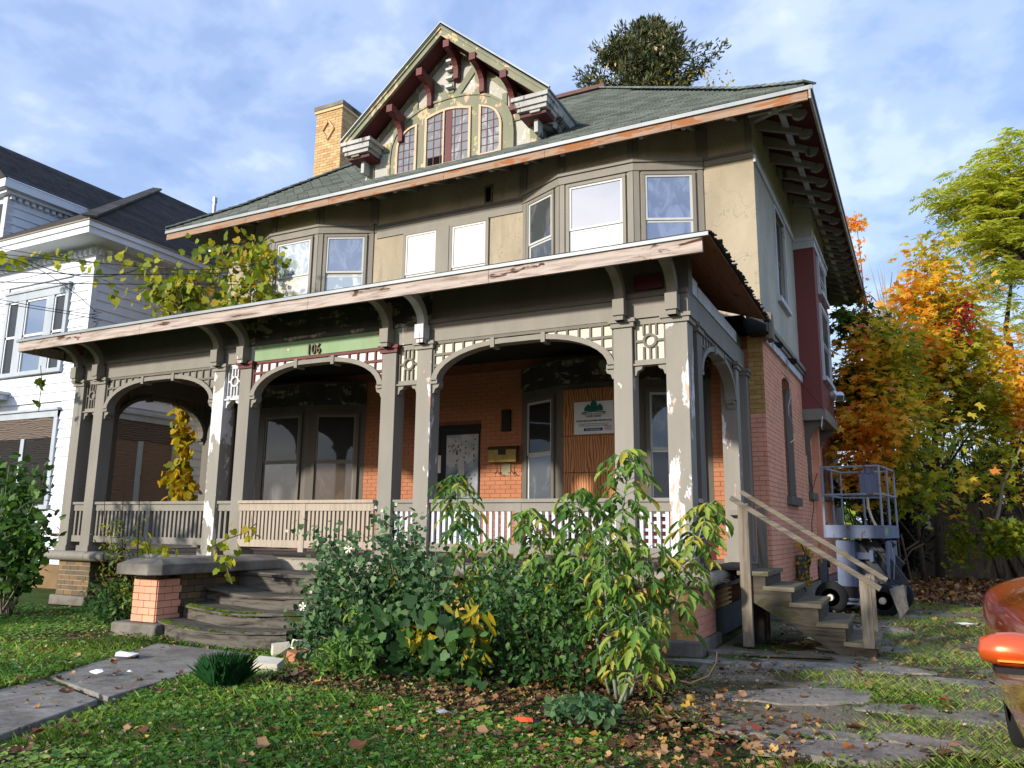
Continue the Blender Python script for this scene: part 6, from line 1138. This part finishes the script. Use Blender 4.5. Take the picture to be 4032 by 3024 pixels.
# leaning pale sapling and yellow-green shrub at the right end of the fence
sl_ = thing('leaning_sapling', 'slender pale-barked trunk leaning right in front of the fence end', 'tree', W(3885, 2245, 15.5)[:2]+(0,)); MB().tube([W(3885, 2255, 15.5), W(3905, 2150, 15.5), W(3915, 2080, 15.5), W(3935, 2000, 15.5), W(3950, 1900, 15.5), W(3990, 1830, 15.5), W(4020, 1760, 15.5)], [.07, .055, .05, .045, .04, .03, .02], 8).tube([W(3915, 2090, 15.5), W(3990, 2030, 15.5)], [.02, .01], 5).build('trunk', 'bark_pale', sl_, smooth=True)
q = np.array([W(3880+g.uniform(0, 200), 2190-g.uniform(0, 140), 15+g.normal()*.3) for _ in range(700)]+[W(3790+g.normal()*35, 2130+g.normal()*50, 15.3) for _ in range(220)]); ys_ = thing('bright_shrub', 'bright yellow-green maple shrub at the right end of the fence', 'shrub', (q[:, 0].mean(), 15.2, 0)); leaves('foliage', ys_, q, rdir(len(q), -.4), rdir(len(q), .7), g.uniform(.1, .2, len(q)), g.random(len(q))*.8, MAPLE, M['l_vine']); MB().tube([tuple(q[10]*[1, 1, 0]), tuple(q[10])], [.02, .008], 4).build('stem', 'twig', ys_)
q = np.array([W(3560+g.normal()*38, 2100-g.uniform(-130, 110), 16+g.normal()*.3) for _ in range(1500)]); yw = thing('dark_yew', 'dark evergreen shrub between the lift and the stockade fence', 'shrub', (q[:, 0].mean(), 16, 0)); leaves('foliage', yw, q, rdir(len(q), -.2), rdir(len(q)), g.uniform(.14, .3, len(q)), g.random(len(q)), LANCE, M['l_yew']); MB().tube([(q[:, 0].mean(), 16, 0), (q[:, 0].mean(), 16, 1.6)], [.05, .02], 5).build('stem', 'twig_dark', yw)
q = np.array([W(3780+g.normal()*14-(v-1900)*.0, v, 17.2) for v in g.uniform(1930, 2210, 120)]); cr = thing('red_creeper', 'reddish creeper hanging down the middle of the stockade fence', 'vine', (q[:, 0].mean(), 17.4, 0)); leaves('foliage', cr, q, rdir(120, -.5), rdir(120, 0)+np.array([0, -1, 0]), g.uniform(.1, .18, 120), g.random(120)*.9, MAPLE, M['l_fall']); MB().tube([(q[:, 0].mean(), 17.6, 0), (q[:, 0].mean(), 17.7, 2.3)], [.015, .01], 4).build('stem', 'twig', cr)
q = np.array([W(3790+g.normal()*28, 1240+g.normal()*50, 15.6) for _ in range(150)]); rc = thing('red_creeper', 'crimson creeper leaves high in the tall orange maple', 'vine', (q[:, 0].mean(), 16, 0)); leaves('foliage', rc, q, rdir(150, -.6), rdir(150), g.uniform(.12, .24, 150), g.random(150), LANCE, M['l_red'])
dr_ = MB()
for (u0, v0, u1, v1) in ((3535, 2100, 3552, 2290), (3548, 2105, 3590, 2290), (3560, 2170, 3620, 2130), (3545, 2230, 3590, 2165), (3590, 2165, 3640, 2140)): dr_.tube([W(u0, v0, 7.6), W(u1, v1, 7.6)], [.018, .014], 5)
tag(dr_.build('dead_branches', 'twig'), 'few bare dead branches standing behind the right wheel of the lift', 'branches')
# distant tree line all round, so the horizon is never bare
def far_line(nm, x0, x1, y0, y1, h, mat, seed, n=1500):
    g = np.random.default_rng(seed); p = np.stack([g.uniform(x0, x1, n), g.uniform(y0, y1, n), g.random(n)*h], 1); o = leaves(nm, None, p, rdir(n), rdir(n, .4), g.uniform(1.0, 2.2, n), g.random(n), OVAL, M[mat]); tag(stuff(o), 'distant mass of trees on the horizon', 'trees')
far_line('distant_trees', -5, 70, 60, 70, 7, 'l_green', 1, 2500); far_line('distant_trees', -110, -40, 30, 60, 9, 'l_green', 2)
# ------------------------------------------------------------------ vines
def vine(name, lab, paths, nleaf, size, mat, jit=.15, tones=(0, 1), tm=GRAPE, stem='twig', sr=.008, seed=0, lean=(0, -.5, .2)):
    g = np.random.default_rng(seed); c = np.mean([p[0] for p in paths], axis=0); t = thing(name, lab, 'vine', tuple(c)); mb = MB(); allp = []
    for p in paths:
        ps = [Vector(q) for q in p]; mb.tube(ps, sr, 4, cap=False)
        for i in range(len(ps)-1):
            for _ in range(max(1, int(10*(ps[i+1]-ps[i]).length))): allp.append(ps[i].lerp(ps[i+1], g.random()))
    mb.build('stems', stem, t); allp = np.array([tuple(a) for a in allp]); k = g.integers(0, len(allp), nleaf); q = allp[k]+g.normal(size=(nleaf, 3))*jit
    D = g.normal(size=(nleaf, 3))*.6+np.array([0, -.1, -.7]); Nn = g.normal(size=(nleaf, 3))*.6+np.array(lean); leaves('foliage', t, q, D, Nn, size*g.uniform(.6, 1.2, nleaf), g.uniform(*tones, nleaf), tm, M[mat]); return t
g = np.random.default_rng(33)
vp_ = []
for i in range(46):
    u = g.uniform(640, 1040); v = g.uniform(max(960, 1190-(u-600)*.8), 1215); y = 1.6; pts = [W(u, v, y)]
    for k in range(4): u += g.uniform(-70, 70); v = min(1218, max(940, v+g.uniform(-45, 45))); y += g.uniform(-.25, .25); pts.append(W(u, v, y))
    vp_.append(pts)
vine('grape_vine', 'yellow-green grape vine tangled between the white house and the porch roof', vp_, 680, .15, 'l_vine', .16, (0, .95), seed=1)
vp2 = [[W(u, v+g.uniform(-10, 10), 1.2) for u, v in zip(np.linspace(a, b, 6), np.linspace(c, d, 6))] for a, b, c, d in ((560, 680, 1010, 1040), (420, 650, 1000, 1050), (150, 520, 1000, 1060), (520, 700, 1080, 1200), (380, 620, 1090, 1150), (440, 680, 1160, 1230), (540, 620, 1060, 1180))]
vine('wire_vine', 'thin stray vine with a few yellow leaves trailing along the overhead wires', vp2, 80, .15, 'l_vine', .09, (.3, .8), seed=2)
for (u0, u1, v0, nl, lb) in ((20, 100, 1015, 9, 'small clump of yellow-green vine leaves at the far left wire'), (205, 290, 1000, 8, 'second clump of yellow-green vine leaves along the wires')): vine('vine_clump', lb, [[W(u0, v0, 1.2), W((u0+u1)/2, v0+6, 1.2), W(u1, v0+3, 1.2)]], nl+3, .18, 'l_vine', .07, (.3, .7), seed=u0)
vine('hanging_vine', 'short strand of green leaves hanging from the left end of the porch roof', [[W(160, 1440, -.6), W(165, 1510, -.6), W(158, 1560, -.6), W(152, 1620, -.6)]], 9, .13, 'l_vine', .03, (.0, .3), seed=5)
vp3 = [[W(725+g.uniform(-14, 14)-(i*2), v, 3.1) for v in np.linspace(1600, 1965, 8)] for i in range(5)]+[[W(740-g.uniform(0, 80), v, 3.0) for v in np.linspace(1860, 1965, 4)] for _ in range(6)]
vine('yellow_creeper', 'yellow creeper climbing the rear column at the left end of the porch', vp3, 420, .17, 'l_yellow', .09, (0, .9), seed=6)
vine('gutter_vine', 'green vine leaves climbing under the left corner of the main eave', [[W(1035+g.uniform(-30, 30), v, 3.2) for v in np.linspace(960, 1190, 6)] for _ in range(4)]+[[W(760+i*40, 960+g.uniform(-20, 40), 2.9) for i in range(6)]], 90, .2, 'l_vine', .12, (0, .6), seed=7)
vine('capstone_vine', 'yellow-green grape leaves trailing over the stone cap of the step pier', [[W(820, 2160, -1.4), W(900, 2120, -1.3), W(960, 2100, -1.2), W(1010, 2060, -1.0)], [W(880, 2180, -1.6), W(900, 2260, -1.75), W(915, 2300, -1.75)], [W(690, 2170, -1.0), W(620, 2140, -.8), W(540, 2150, -.8)]], 56, .12, 'l_vine', .07, (.2, .9), seed=8)
vine('meter_creeper', 'orange and yellow creeper beside the electric meter on the side wall', [[tuple(P(3165+g.uniform(-12, 12), v, x=.42, k=.028)) for v in np.linspace(2140, 2330, 6)] for _ in range(4)], 110, .09, 'l_maple', .1, (.3, .8), MAPLE, seed=9, lean=(1, -.4, .2))
vine('wall_twig', 'thin bare vine stem climbing the pink brick between the side windows', [[tuple(P(u, v, x=.36, k=.028)) for u, v in ((3200, 2120), (3196, 2060), (3205, 1990), (3200, 1930), (3212, 1880), (3225, 1850))], [tuple(P(u, v, x=.36, k=.028)) for u, v in ((3200, 1930), (3190, 1900), (3185, 1870))]], 3, .03, 'l_fall', .02, sr=.01, seed=10)
# ------------------------------------------------------------------ plants in front of the porch
def shoots(name, lab, cat, base, tips, mat, leaf, lsz, per, tm=OVAL, stem='twig', r0=.012, cover=(.25, 1), jit=.07, tones=(0, 1), seed=0, droop=-.3, bow=.1, group=None):
    g = np.random.default_rng(seed); t = thing(name, lab, cat, base, group); b = Vector(base); PP, DD = [], []
    for k, tip in enumerate(tips):
        b0 = b+Vector((g.normal()*.06, g.normal()*.05, 0)); ps = curve_pts(b0, tip, (g.normal()*bow, g.normal()*bow, bow*.3), 8); MB().tube(ps, [r0*(1-.75*i/7) for i in range(8)], 5).build('stem', stem, t, smooth=True)
        for i in range(per): tt = g.uniform(*cover)*6.999; i0 = int(tt); q = ps[i0].lerp(ps[i0+1], tt-i0); PP.append(np.array(q)+g.normal(size=3)*jit); DD.append(g.normal(size=3)+np.array([0, 0, droop]))
    n = len(PP); Nn = g.normal(size=(n, 3))*.5+np.array([0, -.5, .8]); leaves(leaf, t, PP, DD, Nn, lsz*g.uniform(.6, 1.25, n), g.uniform(*tones, n), tm, M[mat]); return t
# drooping compound-leaf saplings
def boxelder(lab, base, tip, seed, nleaf=26, tones=(.35, 1.0), L=.29, cover=(.3, 1), fade=0.0):
    g = np.random.default_rng(seed); t = thing('box_elder_sapling', lab, 'sapling', base, 'box elder saplings in front of the porch'); ps = curve_pts(base, tip, (g.normal()*.05, g.normal()*.05, 0), 9); MB().tube(ps, [.017*(1-.7*i/8) for i in range(9)], 6).build('stem', 'stem_pale', t, smooth=True)
    PP, DD, NN, SS, TT = [], [], [], [], []; pet = MB()
    for i in range(nleaf):
        tt = cover[0]+(cover[1]-cover[0])*(i/(nleaf-1))**.8; f = tt*7.999; i0 = int(f); q = np.array(ps[i0].lerp(ps[i0+1], f-i0)); a = i*2.4+g.uniform(-.4, .4); dr = np.array([math.cos(a), math.sin(a), 0]); ln = L*.85*g.uniform(.7, 1.15)*(.6 if tt > .96 else 1)
        p1 = q+dr*ln*.5+np.array([0, 0, ln*.22]); p2 = q+dr*ln*.9+np.array([0, 0, -ln*.05]); pet.tube([tuple(q), tuple(p1), tuple(p2)], [.004, .003, .002], 3, cap=False); tn = g.uniform(*tones)
        side = np.array([-dr[1], dr[0], 0])
        for (pt, sd, ls) in ((p1, 1, .9), (p1, -1, .9), ((p1+p2)/2, 1, 1), ((p1+p2)/2, -1, 1), (p2, 0, 1.15)):
            d = (dr*.45+side*sd*.8+np.array([0, 0, -.62])) if sd else dr*.75+np.array([0, 0, -.75]); PP.append(pt); DD.append(d+g.normal(size=3)*.15); NN.append(dr*.6+side*sd*.5+np.array([0, 0, .7])+g.normal(size=3)*.25); SS.append(ls*.125*g.uniform(.65, 1.2)); TT.append(np.clip(tn+g.normal()*.08, 0, 1))
    pet.build('leaf_stalks', 'stem_pale', t); leaves('foliage', t, PP, DD, NN, SS, TT, BOXL, M['l_green']); return t
BOXL = T([(0, 0, 0), (.2, .15, .06), (.42, .26, .03), (.5, .15, .06), (.76, .14, .0), (1, 0, -.22), (.76, -.14, 0), (.5, -.15, .06), (.42, -.26, .03), (.2, -.15, .06)], [(0, 1, 2, 3, 4, 5), (0, 5, 6, 7, 8, 9)])
for i, (bu, bv, tu, tv, yt, lb) in enumerate(((2440, 2740, 2485, 1775, -2.5, 'tallest box elder sapling, in front of the fourth pair of porch columns'), (2400, 2730, 2275, 1930, -2.45, 'box elder sapling in front of the plywood-covered window'), (2300, 2700, 2080, 2010, -2.3, 'box elder sapling reaching up below the brass letter box'), (1850, 2640, 1790, 1875, -1.9, 'box elder sapling in front of the painted front door'), (2470, 2750, 2790, 1985, -2.3, 'box elder sapling leaning right past the corner column'), (2430, 2760, 2380, 2080, -2.9, 'shorter box elder sapling in front of the tallest one'), (2460, 2760, 2560, 2150, -2.8, 'box elder sapling in front of the corner column foot'), (1700, 2640, 1560, 2200, -2.2, 'box elder sapling beside the rose of Sharon'), (1900, 2650, 1950, 2120, -2.1, 'box elder sapling left of the lattice opening'), (2440, 2770, 2520, 2420, -3.1, 'low bright box elder shoot over the bare soil'), (1650, 2650, 1400, 2350, -2.5, 'box elder shoot arching left over the dark shrub'))):
    b_ = P(bu, bv, z=0); b_ = (b_[0], b_[1], 0); tp_ = W(tu, tv, yt); boxelder(lb, b_, tp_, 40+i, nleaf=46 if tp_[2] > 1.4 else 30, cover=(.35 if tp_[2] > 1.5 else .2, 1))
# rose of sharon: many upright whips with small blue-green leaves and a few white flowers
rb_ = P(1450, 2690, z=0); g = np.random.default_rng(50); tips = [W(g.uniform(1180, 1740), g.uniform(2110, 2420) if g.random() < .75 else g.uniform(2030, 2120), -2.2+g.normal()*.3) for _ in range(44)]+[W(g.uniform(1120, 1300), g.uniform(2300, 2560), -2.5) for _ in range(10)]
rs = shoots('rose_of_sharon', 'dense rose of Sharon bush with white flowers in front of the steps', 'bush', (rb_[0], -2.5, 0), tips, 'l_blue', 'foliage', .058, 150, GRAPE, 'bark_pale', .01, (.15, 1), .085, (0, 1), 51, -.1, .12)
for i, (u, v) in enumerate(((1375, 2162), (1195, 2388), (1285, 2522), (1480, 1998), (1505, 2010), (1360, 2158), (1560, 1985), (1225, 2330), (1130, 2090))):
    q = Vector(W(u, v, -2.75)); s_ = .042 if i in (0, 1) else .016
    me_ = MB()
    for k in range(5): a = k*1.257; d = Vector((math.cos(a), -.35, math.sin(a)))*s_; e = Vector((math.cos(a+.6), -.35, math.sin(a+.6)))*s_; me_.add([q, q+d, q+(d+e)*.62, q+e], [(0, 1, 2, 3)])
    me_.build('flower', 'petal', rs)
db = P(1750, 2720, z=0); g = np.random.default_rng(60)
def lowbush(nm, lab, u0, u1, v0, v1, y, n, mat, sz, tm, tones, seed, nstem=14, base_v=2700):
    g = np.random.default_rng(seed); tips = [W(g.uniform(u0, u1), g.uniform(v0, (v0+v1)/2), y+g.normal()*.2) for _ in range(nstem)]; bb = P((u0+u1)/2, base_v, z=0); t = thing(nm, lab, 'bush', (bb[0], bb[1], 0))
    for tp_ in tips: b0 = (tp_[0]*.6+bb[0]*.4, y+.1, 0); MB().tube(curve_pts(b0, tp_, (g.normal()*.06, 0, 0), 5), [.009, .008, .006, .005, .003], 4).build('stem', 'twig', t)
    q = np.stack([g.uniform(u0, u1, n), v0+(v1-v0)*g.random(n)**.9], 1); edge = ((q[:, 0]-(u0+u1)/2)/((u1-u0)/2))**2; keep = q[:, 1] > v0+(v1-v0)*.45*edge*g.uniform(.6, 1.2, n); q = q[keep]
    pos = np.array([P(a, b, y=y+g.normal()*.22) for a, b in q]); pos[:, 2] = np.maximum(pos[:, 2], .03); k = len(pos); leaves('foliage', t, pos, rdir(k, -.35), rdir(k, .6)+np.array([0, -.7, 0]), sz*g.uniform(.6, 1.3, k), g.uniform(*tones, k), tm, M[mat])
lowbush('dark_shrub', 'low mass of dark green heart-shaped leaves in the middle of the bushes', 1340, 1900, 2380, 2690, -2.75, 1500, 'l_dark', .1, GRAPE, (0, 1), 61)
lowbush('round_leaf_shrub', 'rounded green small-leaved shrub low in front of the crawl-space lattice', 1780, 2330, 2280, 2700, -2.6, 2000, 'l_dark', .07, OVAL, (.2, 1), 62)
lowbush('rose_bush', 'grey-green rose bush leaves in front of the yellow lattice', 1850, 2420, 2180, 2440, -2.2, 1000, 'l_blue', .08, OVAL, (.3, 1), 63)
lowbush('wispy_weed', 'wispy pale green weed between the rose of Sharon and the dark shrub', 1230, 1480, 2500, 2720, -2.95, 1100, 'l_green', .08, LANCE, (.3, .8), 64)
lowbush('rear_greenery', 'shaded green foliage close against the porch band behind the bushes', 1650, 2600, 2230, 2560, -1.2, 1300, 'l_green', .1, GRAPE, (.1, .9), 65)
lowbush('brown_dry_plant', 'withered brown and yellow plant tangled with the right saplings', 2200, 2620, 2120, 2700, -2.1, 900, 'l_fall', .08, OVAL, (.2, .95), 66)
lowbush('soil_edge_plant', 'low grey-green plant at the front of the bed near the snack bag', 2160, 2420, 2740, 2830, -3.6, 420, 'l_blue', .08, OVAL, (.2, .9), 67, 6, 2830)
yl2 = [W(1850+g.normal()*40, 2480+g.normal()*55, -2.95) for _ in range(70)]+[W(1640+g.normal()*30, 2490+g.normal()*26, -2.95) for _ in range(34)]; yf = thing('yellow_fern_leaf', 'large yellowing compound leaves in the middle of the dark bushes', 'plant', yl2[0][:2]+(0,)); leaves('foliage', yf, yl2, rdir(104, -.7), rdir(104)*.4+np.array([0, -1, .2]), g.uniform(.1, .17, 104), g.random(104)*.7, LANCE, M['l_yellow']); MB().tube([yl2[0][:2]+(0,), yl2[0]], [.008, .004], 4).build('stem', 'twig', yf)
# left corner shrub, thin tall plants and saplings left of the pier
lt_ = [W(g.uniform(-60, 190), g.uniform(1820, 2150), -1.7+g.normal()*.25) for _ in range(22)]
shoots('left_shrub', 'tall green shrub at the left edge in front of the white house', 'bush', W(20, 2450, -1.6)[:2]+(0,), lt_, 'l_green', 'foliage', .11, 95, GRAPE, 'bark_pale', .014, (.3, 1), .11, (0, .6), 71, -.2, .15)
shoots('thin_shrub', 'straggly yellow-green plant left of the step pier', 'plant', (P(440, 2480, z=0)[0], -1.5, 0), [W(g.uniform(380, 560), g.uniform(2030, 2350), -1.5+g.normal()*.15) for _ in range(14)], 'l_vine', 'foliage', .075, 45, LANCE, 'twig_dark', .009, (.4, 1), .08, (0, .75), 72)
shoots('low_green_bush', 'small dark green bush at the foot of the step pier', 'bush', (P(400, 2480, z=0)[0], -1.7, 0), [W(g.uniform(330, 480), g.uniform(2280, 2420), -1.7+g.normal()*.12) for _ in range(14)], 'l_dark', 'foliage', .08, 60, OVAL, 'twig', .007, (.2, 1), .1, (.2, 1), 73)
for i, (u, vt, vb, lb) in enumerate(((488, 1860, 2420, 'tallest bare dark weed stalk in front of the left railing'), (548, 1870, 2300, 'bent bare weed stalk right of the tallest one'), (404, 1950, 2330, 'thin bare weed stalk at the left end of the railing'))): a0 = P(u, vb, y=-1.4); o = MB().tube(curve_pts((a0[0], -1.4, 0), W(u+4*i, vt, -1.4), (.03*(i-1), 0, 0), 8), [.01, .009, .008, .008, .007, .006, .005, .003], 5).build('weed_stalk', 'twig_dark'); tag(o, lb, 'weed')
shoots('withered_weed', 'dark withered weed with black curled leaves beside the step pier', 'weed', (P(470, 2450, z=0)[0], -1.45, 0), [W(470+g.normal()*25, g.uniform(2080, 2250), -1.45) for _ in range(6)], 'l_fall', 'foliage', .06, 40, CURL, 'twig_dark', .008, (.2, 1), .05, (0, .05), 74)
tf = P(880, 2700, z=0); n = 1500; a = rng.random(n)*6.28; r_ = rng.random(n)**.7*.13; q = np.stack([tf[0]+r_*np.cos(a), tf[1]+r_*np.sin(a), 0*a], 1); gt = leaves('grass_tuft', None, q, np.stack([np.cos(a)*.2, np.sin(a)*.2, np.ones(n)], 1)+rng.normal(size=(n, 3))*.16, rdir(n, 0), rng.uniform(.12, .3, n), rng.random(n)*.3, FINE, leafmat('tuft_green', [(0, lin(34, 84, 44)), (1, lin(60, 116, 60))], .3)); tag(gt, 'single tall blue-green grass tuft on the lawn beside the path', 'grass')
# ------------------------------------------------------------------ ground cover
def onpath(x, y):
    a = (x > -5.85+(-2.5-y)*.46) & (x < -4.3+(-2.5-y)*.30) & (y < -2.45) & (y > -5.0); b = (y <= -4.75) & (x > -4.98+(-4.4-y)*.3) & (x < -3.72+(-4.72-y)*.5); return a | b
def scatter(n, x0, x1, y0, y1, seed, bias=1.0):
    g = np.random.default_rng(seed); x = g.uniform(x0, x1, n); y = y0+(y1-y0)*g.random(n)**bias; return x, y, g
def zz(x, y): return -.03+.02*np.sin(x*1.3+y*.7)+.015*np.sin(y*2.1-x*.9)
def nz(x, y, s=1.0, o=0.0): return np.sin(x*2.1*s+o)+np.sin(y*2.7*s+1.3+o)+np.sin((x+y)*1.7*s+.5)+.8*np.sin(x*5.3*s-y*4.1*s+o)
x, y, g = scatter(210000, -9, 2.6, -7.2, -1.0, 81, 1.6); bare = (y > -3.7) & (y < -2.2) & (x > -3.2) & (x < .9); drv = (x > .45+.12*nz(x, y, .8)) ; k = (~onpath(x, y)) & (~bare | (g.random(len(x)) < .06)) & (~drv | ((nz(x, y, 1.3, 2) > .9))) & (nz(x, y, .5) > -1.6); x, y = x[k], y[k]; n = len(x)
lawn = (x < -1.2)|(y < -5.2); h = np.where(lawn, g.uniform(.025, .07, n), g.uniform(.02, .05, n))*np.where(g.random(n) < .04, 1.7, 1); a = g.random(n)*6.28
tag(stuff(leaves('lawn_grass', None, np.stack([x, y, zz(x, y)], 1), np.stack([np.cos(a)*.6, np.sin(a)*.6, np.ones(n)], 1), np.stack([-np.sin(a), np.cos(a), 0*a], 1), h*1.15, np.clip(.35+.2*nz(x, y, .6)+g.normal(size=n)*.2, 0, 1), BLADE, M['l_grass'])), 'short green lawn grass in front of the house', 'grass')
x, y, g = scatter(95000, -11.5, 1.6, -7.0, -.6, 82, 1.3); bare = (y > -3.75) & (y < -2.2) & (x > -3.1) & (x < .8); k = (~onpath(x, y)) & (~bare | (g.random(len(x)) < .1)) & (nz(x, y, .9, 4) > g.normal(size=len(x))*.8-.9) & ((x < .4) | (nz(x, y, 1.4, 1) > 1.2)) & ((y < -.3) | (x > 0)); x, y = x[k], y[k]; n = len(x); a = g.random(n)*6.28
tag(stuff(leaves('ground_ivy', None, np.stack([x, y, zz(x, y)+g.uniform(.015, .06, n)], 1), np.stack([np.cos(a), np.sin(a), g.uniform(-.2, .2, n)], 1), np.array([0, 0, 1])+g.normal(size=(n, 3))*.3, g.uniform(.02, .055, n), np.clip(.45+.15*nz(x, y, .7)+g.normal(size=n)*.18, 0, 1), CLOVER, leafmat('ground_ivy_leaf', [(0, lin(58, 100, 40)), (.5, lin(104, 154, 64)), (1, lin(168, 194, 96))], .4))), 'creeping round-leaved ground ivy spreading over the lawn and bed', 'ground cover')
# weeds in the drive: turf between the slabs
def offslab(x, y, m=.86):
    k = np.ones(len(x), bool)
    for (a, b, rx, ry, ro) in SLABS: dx_, dy_ = x-a, y-b; u = (dx_*math.cos(ro)+dy_*math.sin(ro))/rx; v = (-dx_*math.sin(ro)+dy_*math.cos(ro))/ry; k &= (u*u+v*v) > m
    return k
x, y, g = scatter(130000, .3, 6.8, -6.5, 13, 83, 1.5); k = offslab(x, y) & (nz(x, y, 1.1, 3)+np.clip((x-2.4), -1.5, .6)*1.2 > g.normal(size=len(x))*.7+.35); x, y = x[k], y[k]; n = len(x); a = g.random(n)*6.28
tag(stuff(leaves('drive_weeds', None, np.stack([x, y, 0*x+.004], 1), np.stack([np.cos(a)*.9, np.sin(a)*.9, np.ones(n)*.8], 1), np.stack([-np.sin(a), np.cos(a), 0*a], 1), g.uniform(.03, .085, n), np.clip(.72+g.normal(size=n)*.22, 0, 1), BLADE, M['l_grass'])), 'thin yellowish turf and weeds growing through the broken drive', 'weeds')
x, y, g = scatter(16000, .3, 6.5, -6.5, 9, 87, 1.5); k = offslab(x, y) & (nz(x, y, 1.5, 1) > .2); x, y = x[k], y[k]; n = len(x); a = g.random(n)*6.28
tag(stuff(leaves('drive_clover', None, np.stack([x, y, g.uniform(.005, .035, n)], 1), np.stack([np.cos(a), np.sin(a), .2+0*a], 1), np.array([0, 0, 1])+g.normal(size=(n, 3))*.3, g.uniform(.02, .05, n), g.random(n), CLOVER, leafmat('drive_clover_leaf', [(0, lin(56, 92, 36)), (1, lin(120, 150, 66))], .3))), 'small broad-leaved weeds in the drive', 'weeds')
x, y, g = scatter(5000, .3, 6.0, -6, 8, 88, 1.4); n = len(x); a = g.random(n)*6.28
tag(stuff(leaves('drive_debris', None, np.stack([x, y, 0*x+.018], 1), np.stack([np.cos(a), np.sin(a), .1+0*a], 1), np.array([0, 0, 1])+g.normal(size=(n, 3))*.4, g.uniform(.01, .03, n), g.random(n), CURL, leafmat('debris', [(0, lin(44, 34, 28)), (.7, lin(120, 92, 66)), (1, lin(200, 190, 160))], 0))), 'fine crumbs of leaf and grit on the concrete', 'leaf litter')
# fallen leaves
x, y, g = scatter(7400, -11, 6.5, -7, 17.5, 84, 1.25); w_ = g.random(len(x)); k = ((y < -.4) | (x > .5)) & ((x > .3) | (w_ < .8)) & ((y > -1) | (w_ < .55)); x, y = x[k], y[k]
xb = g.uniform(1.2, 6.5, 5200); yb = g.uniform(11.5, 17.8, 5200)-g.random(5200)**2*4; x = np.r_[x, xb, g.uniform(-1.5, 1.6, 700), g.uniform(-3.2, .8, 700)]; y = np.r_[y, yb, g.uniform(-4.6, -2.8, 700), g.uniform(-3.8, -2.0, 700)]; n = len(x); a = g.random(n)*6.28
tag(stuff(leaves('leaf_litter', None, np.stack([x, y, np.where(x > .5, .015, .01+zz(x, y)+.02)+g.random(n)*.02], 1), np.stack([np.cos(a), np.sin(a), g.normal(size=n)*.25], 1), np.array([0, 0, 1])+g.normal(size=(n, 3))*.35, np.where(y > 8, .14, .058)*g.uniform(.5, 1.5, n), g.random(n), CURL, M['l_fall'])), 'brown and tan fallen leaves scattered over the lawn, bed and drive', 'leaf litter')
me_f = {}
r = random.Random(90)
spots = [(40, 2990), (150, 2905), (265, 2870), (560, 2880), (640, 2745), (830, 2700), (700, 2880), (530, 2925), (1090, 2905), (960, 2870), (1290, 2920), (1160, 2960), (1010, 2980), (75, 2690), (110, 2700), (290, 2745), (1420, 2985), (1560, 2900), (1330, 2810), (1730, 2950), (1880, 2925), (2090, 2900), (2270, 2890), (2620, 2760), (2690, 2780), (2800, 2770), (2900, 2760), (2980, 2960), (3150, 2920), (3380, 2880), (3560, 2800), (3420, 2600), (2780, 2850), (2650, 2850), (2870, 2650), (3000, 2640), (3050, 2690), (2480, 2960), (2580, 2980), (3720, 2980)]
tones_ = [('brown curled fallen leaf lying on the grass or drive', .3), ('tan curled fallen leaf lying on the grass or drive', .7), ('yellow fallen leaf lying on the grass or drive', .92)]
for i, (u, v) in enumerate(spots):
    q = P(u, v, z=0); c_ = 2 if (i % 7 == 3) else (0 if r.random() < .5 else 1); lab, tn = tones_[c_]; a = r.random()*6.28; me = cloud_mesh('fallen_leaf', [(0, 0, 0)], [(math.cos(a), math.sin(a), .1)], [(r.uniform(-.3, .3), r.uniform(-.3, .3), 1)], [r.uniform(.1, .15)], [tn], CURL if r.random() < .6 else MAPLE, M['l_fall'])
    o = bpy.data.objects.new('fallen_leaf', me); COL.objects.link(o); o.location = (q[0], q[1], .035 if q[0] < .4 else .02); tag(o, lab, 'leaf', lab.split(' fallen')[0]+' leaves on the ground')
# dark soil rubble of bed
x, y, g = scatter(2500, -3.2, 1.2, -4.0, -2.0, 85); n = len(x); a = g.random(n)*6.28
tag(stuff(leaves('soil_clods', None, np.stack([x, y, zz(x, y)+.01], 1), np.stack([np.cos(a), np.sin(a), 0*a+.2], 1), np.array([0, 0, 1])+g.normal(size=(n, 3))*.5, g.uniform(.02, .05, n), g.random(n), CURL, plain('dark_soil', lin(44, 35, 28), .95))), 'dark crumbly soil in the bed under the bushes', 'soil')

ap = [W(2440, 2700, -3.0), W(2530, 2655, -3.0), W(2620, 2668, -2.9), W(2720, 2690, -2.8), W(2790, 2662, -2.7), W(2820, 2610, -2.7), W(2824, 2565, -2.7)]; o = MB().tube(ap, [.009, .009, .008, .008, .007, .006, .005], 6).build('arching_cane', 'twig', smooth=True); tag(o, 'single bare pale cane arching out over the soil to the right of the bushes', 'branch')

x, y, g = scatter(26000, -9, 1.0, -7.2, -.8, 95, 1.5); k = ~onpath(x, y) | (g.random(len(x)) < .1); x, y = x[k], y[k]; n = len(x); a = g.random(n)*6.28
tag(stuff(leaves('lawn_thatch', None, np.stack([x, y, zz(x, y)+g.uniform(.01, .05, n)], 1), np.stack([np.cos(a), np.sin(a), g.normal(size=n)*.2], 1), np.array([0, 0, 1])+g.normal(size=(n, 3))*.5, g.uniform(.012, .04, n), g.random(n), CURL, leafmat('thatch', [(0, lin(60, 48, 32)), (.6, lin(140, 116, 80)), (1, lin(200, 184, 140))], .1))), 'dry brown leaf bits and dead stems matted into the lawn', 'leaf litter')
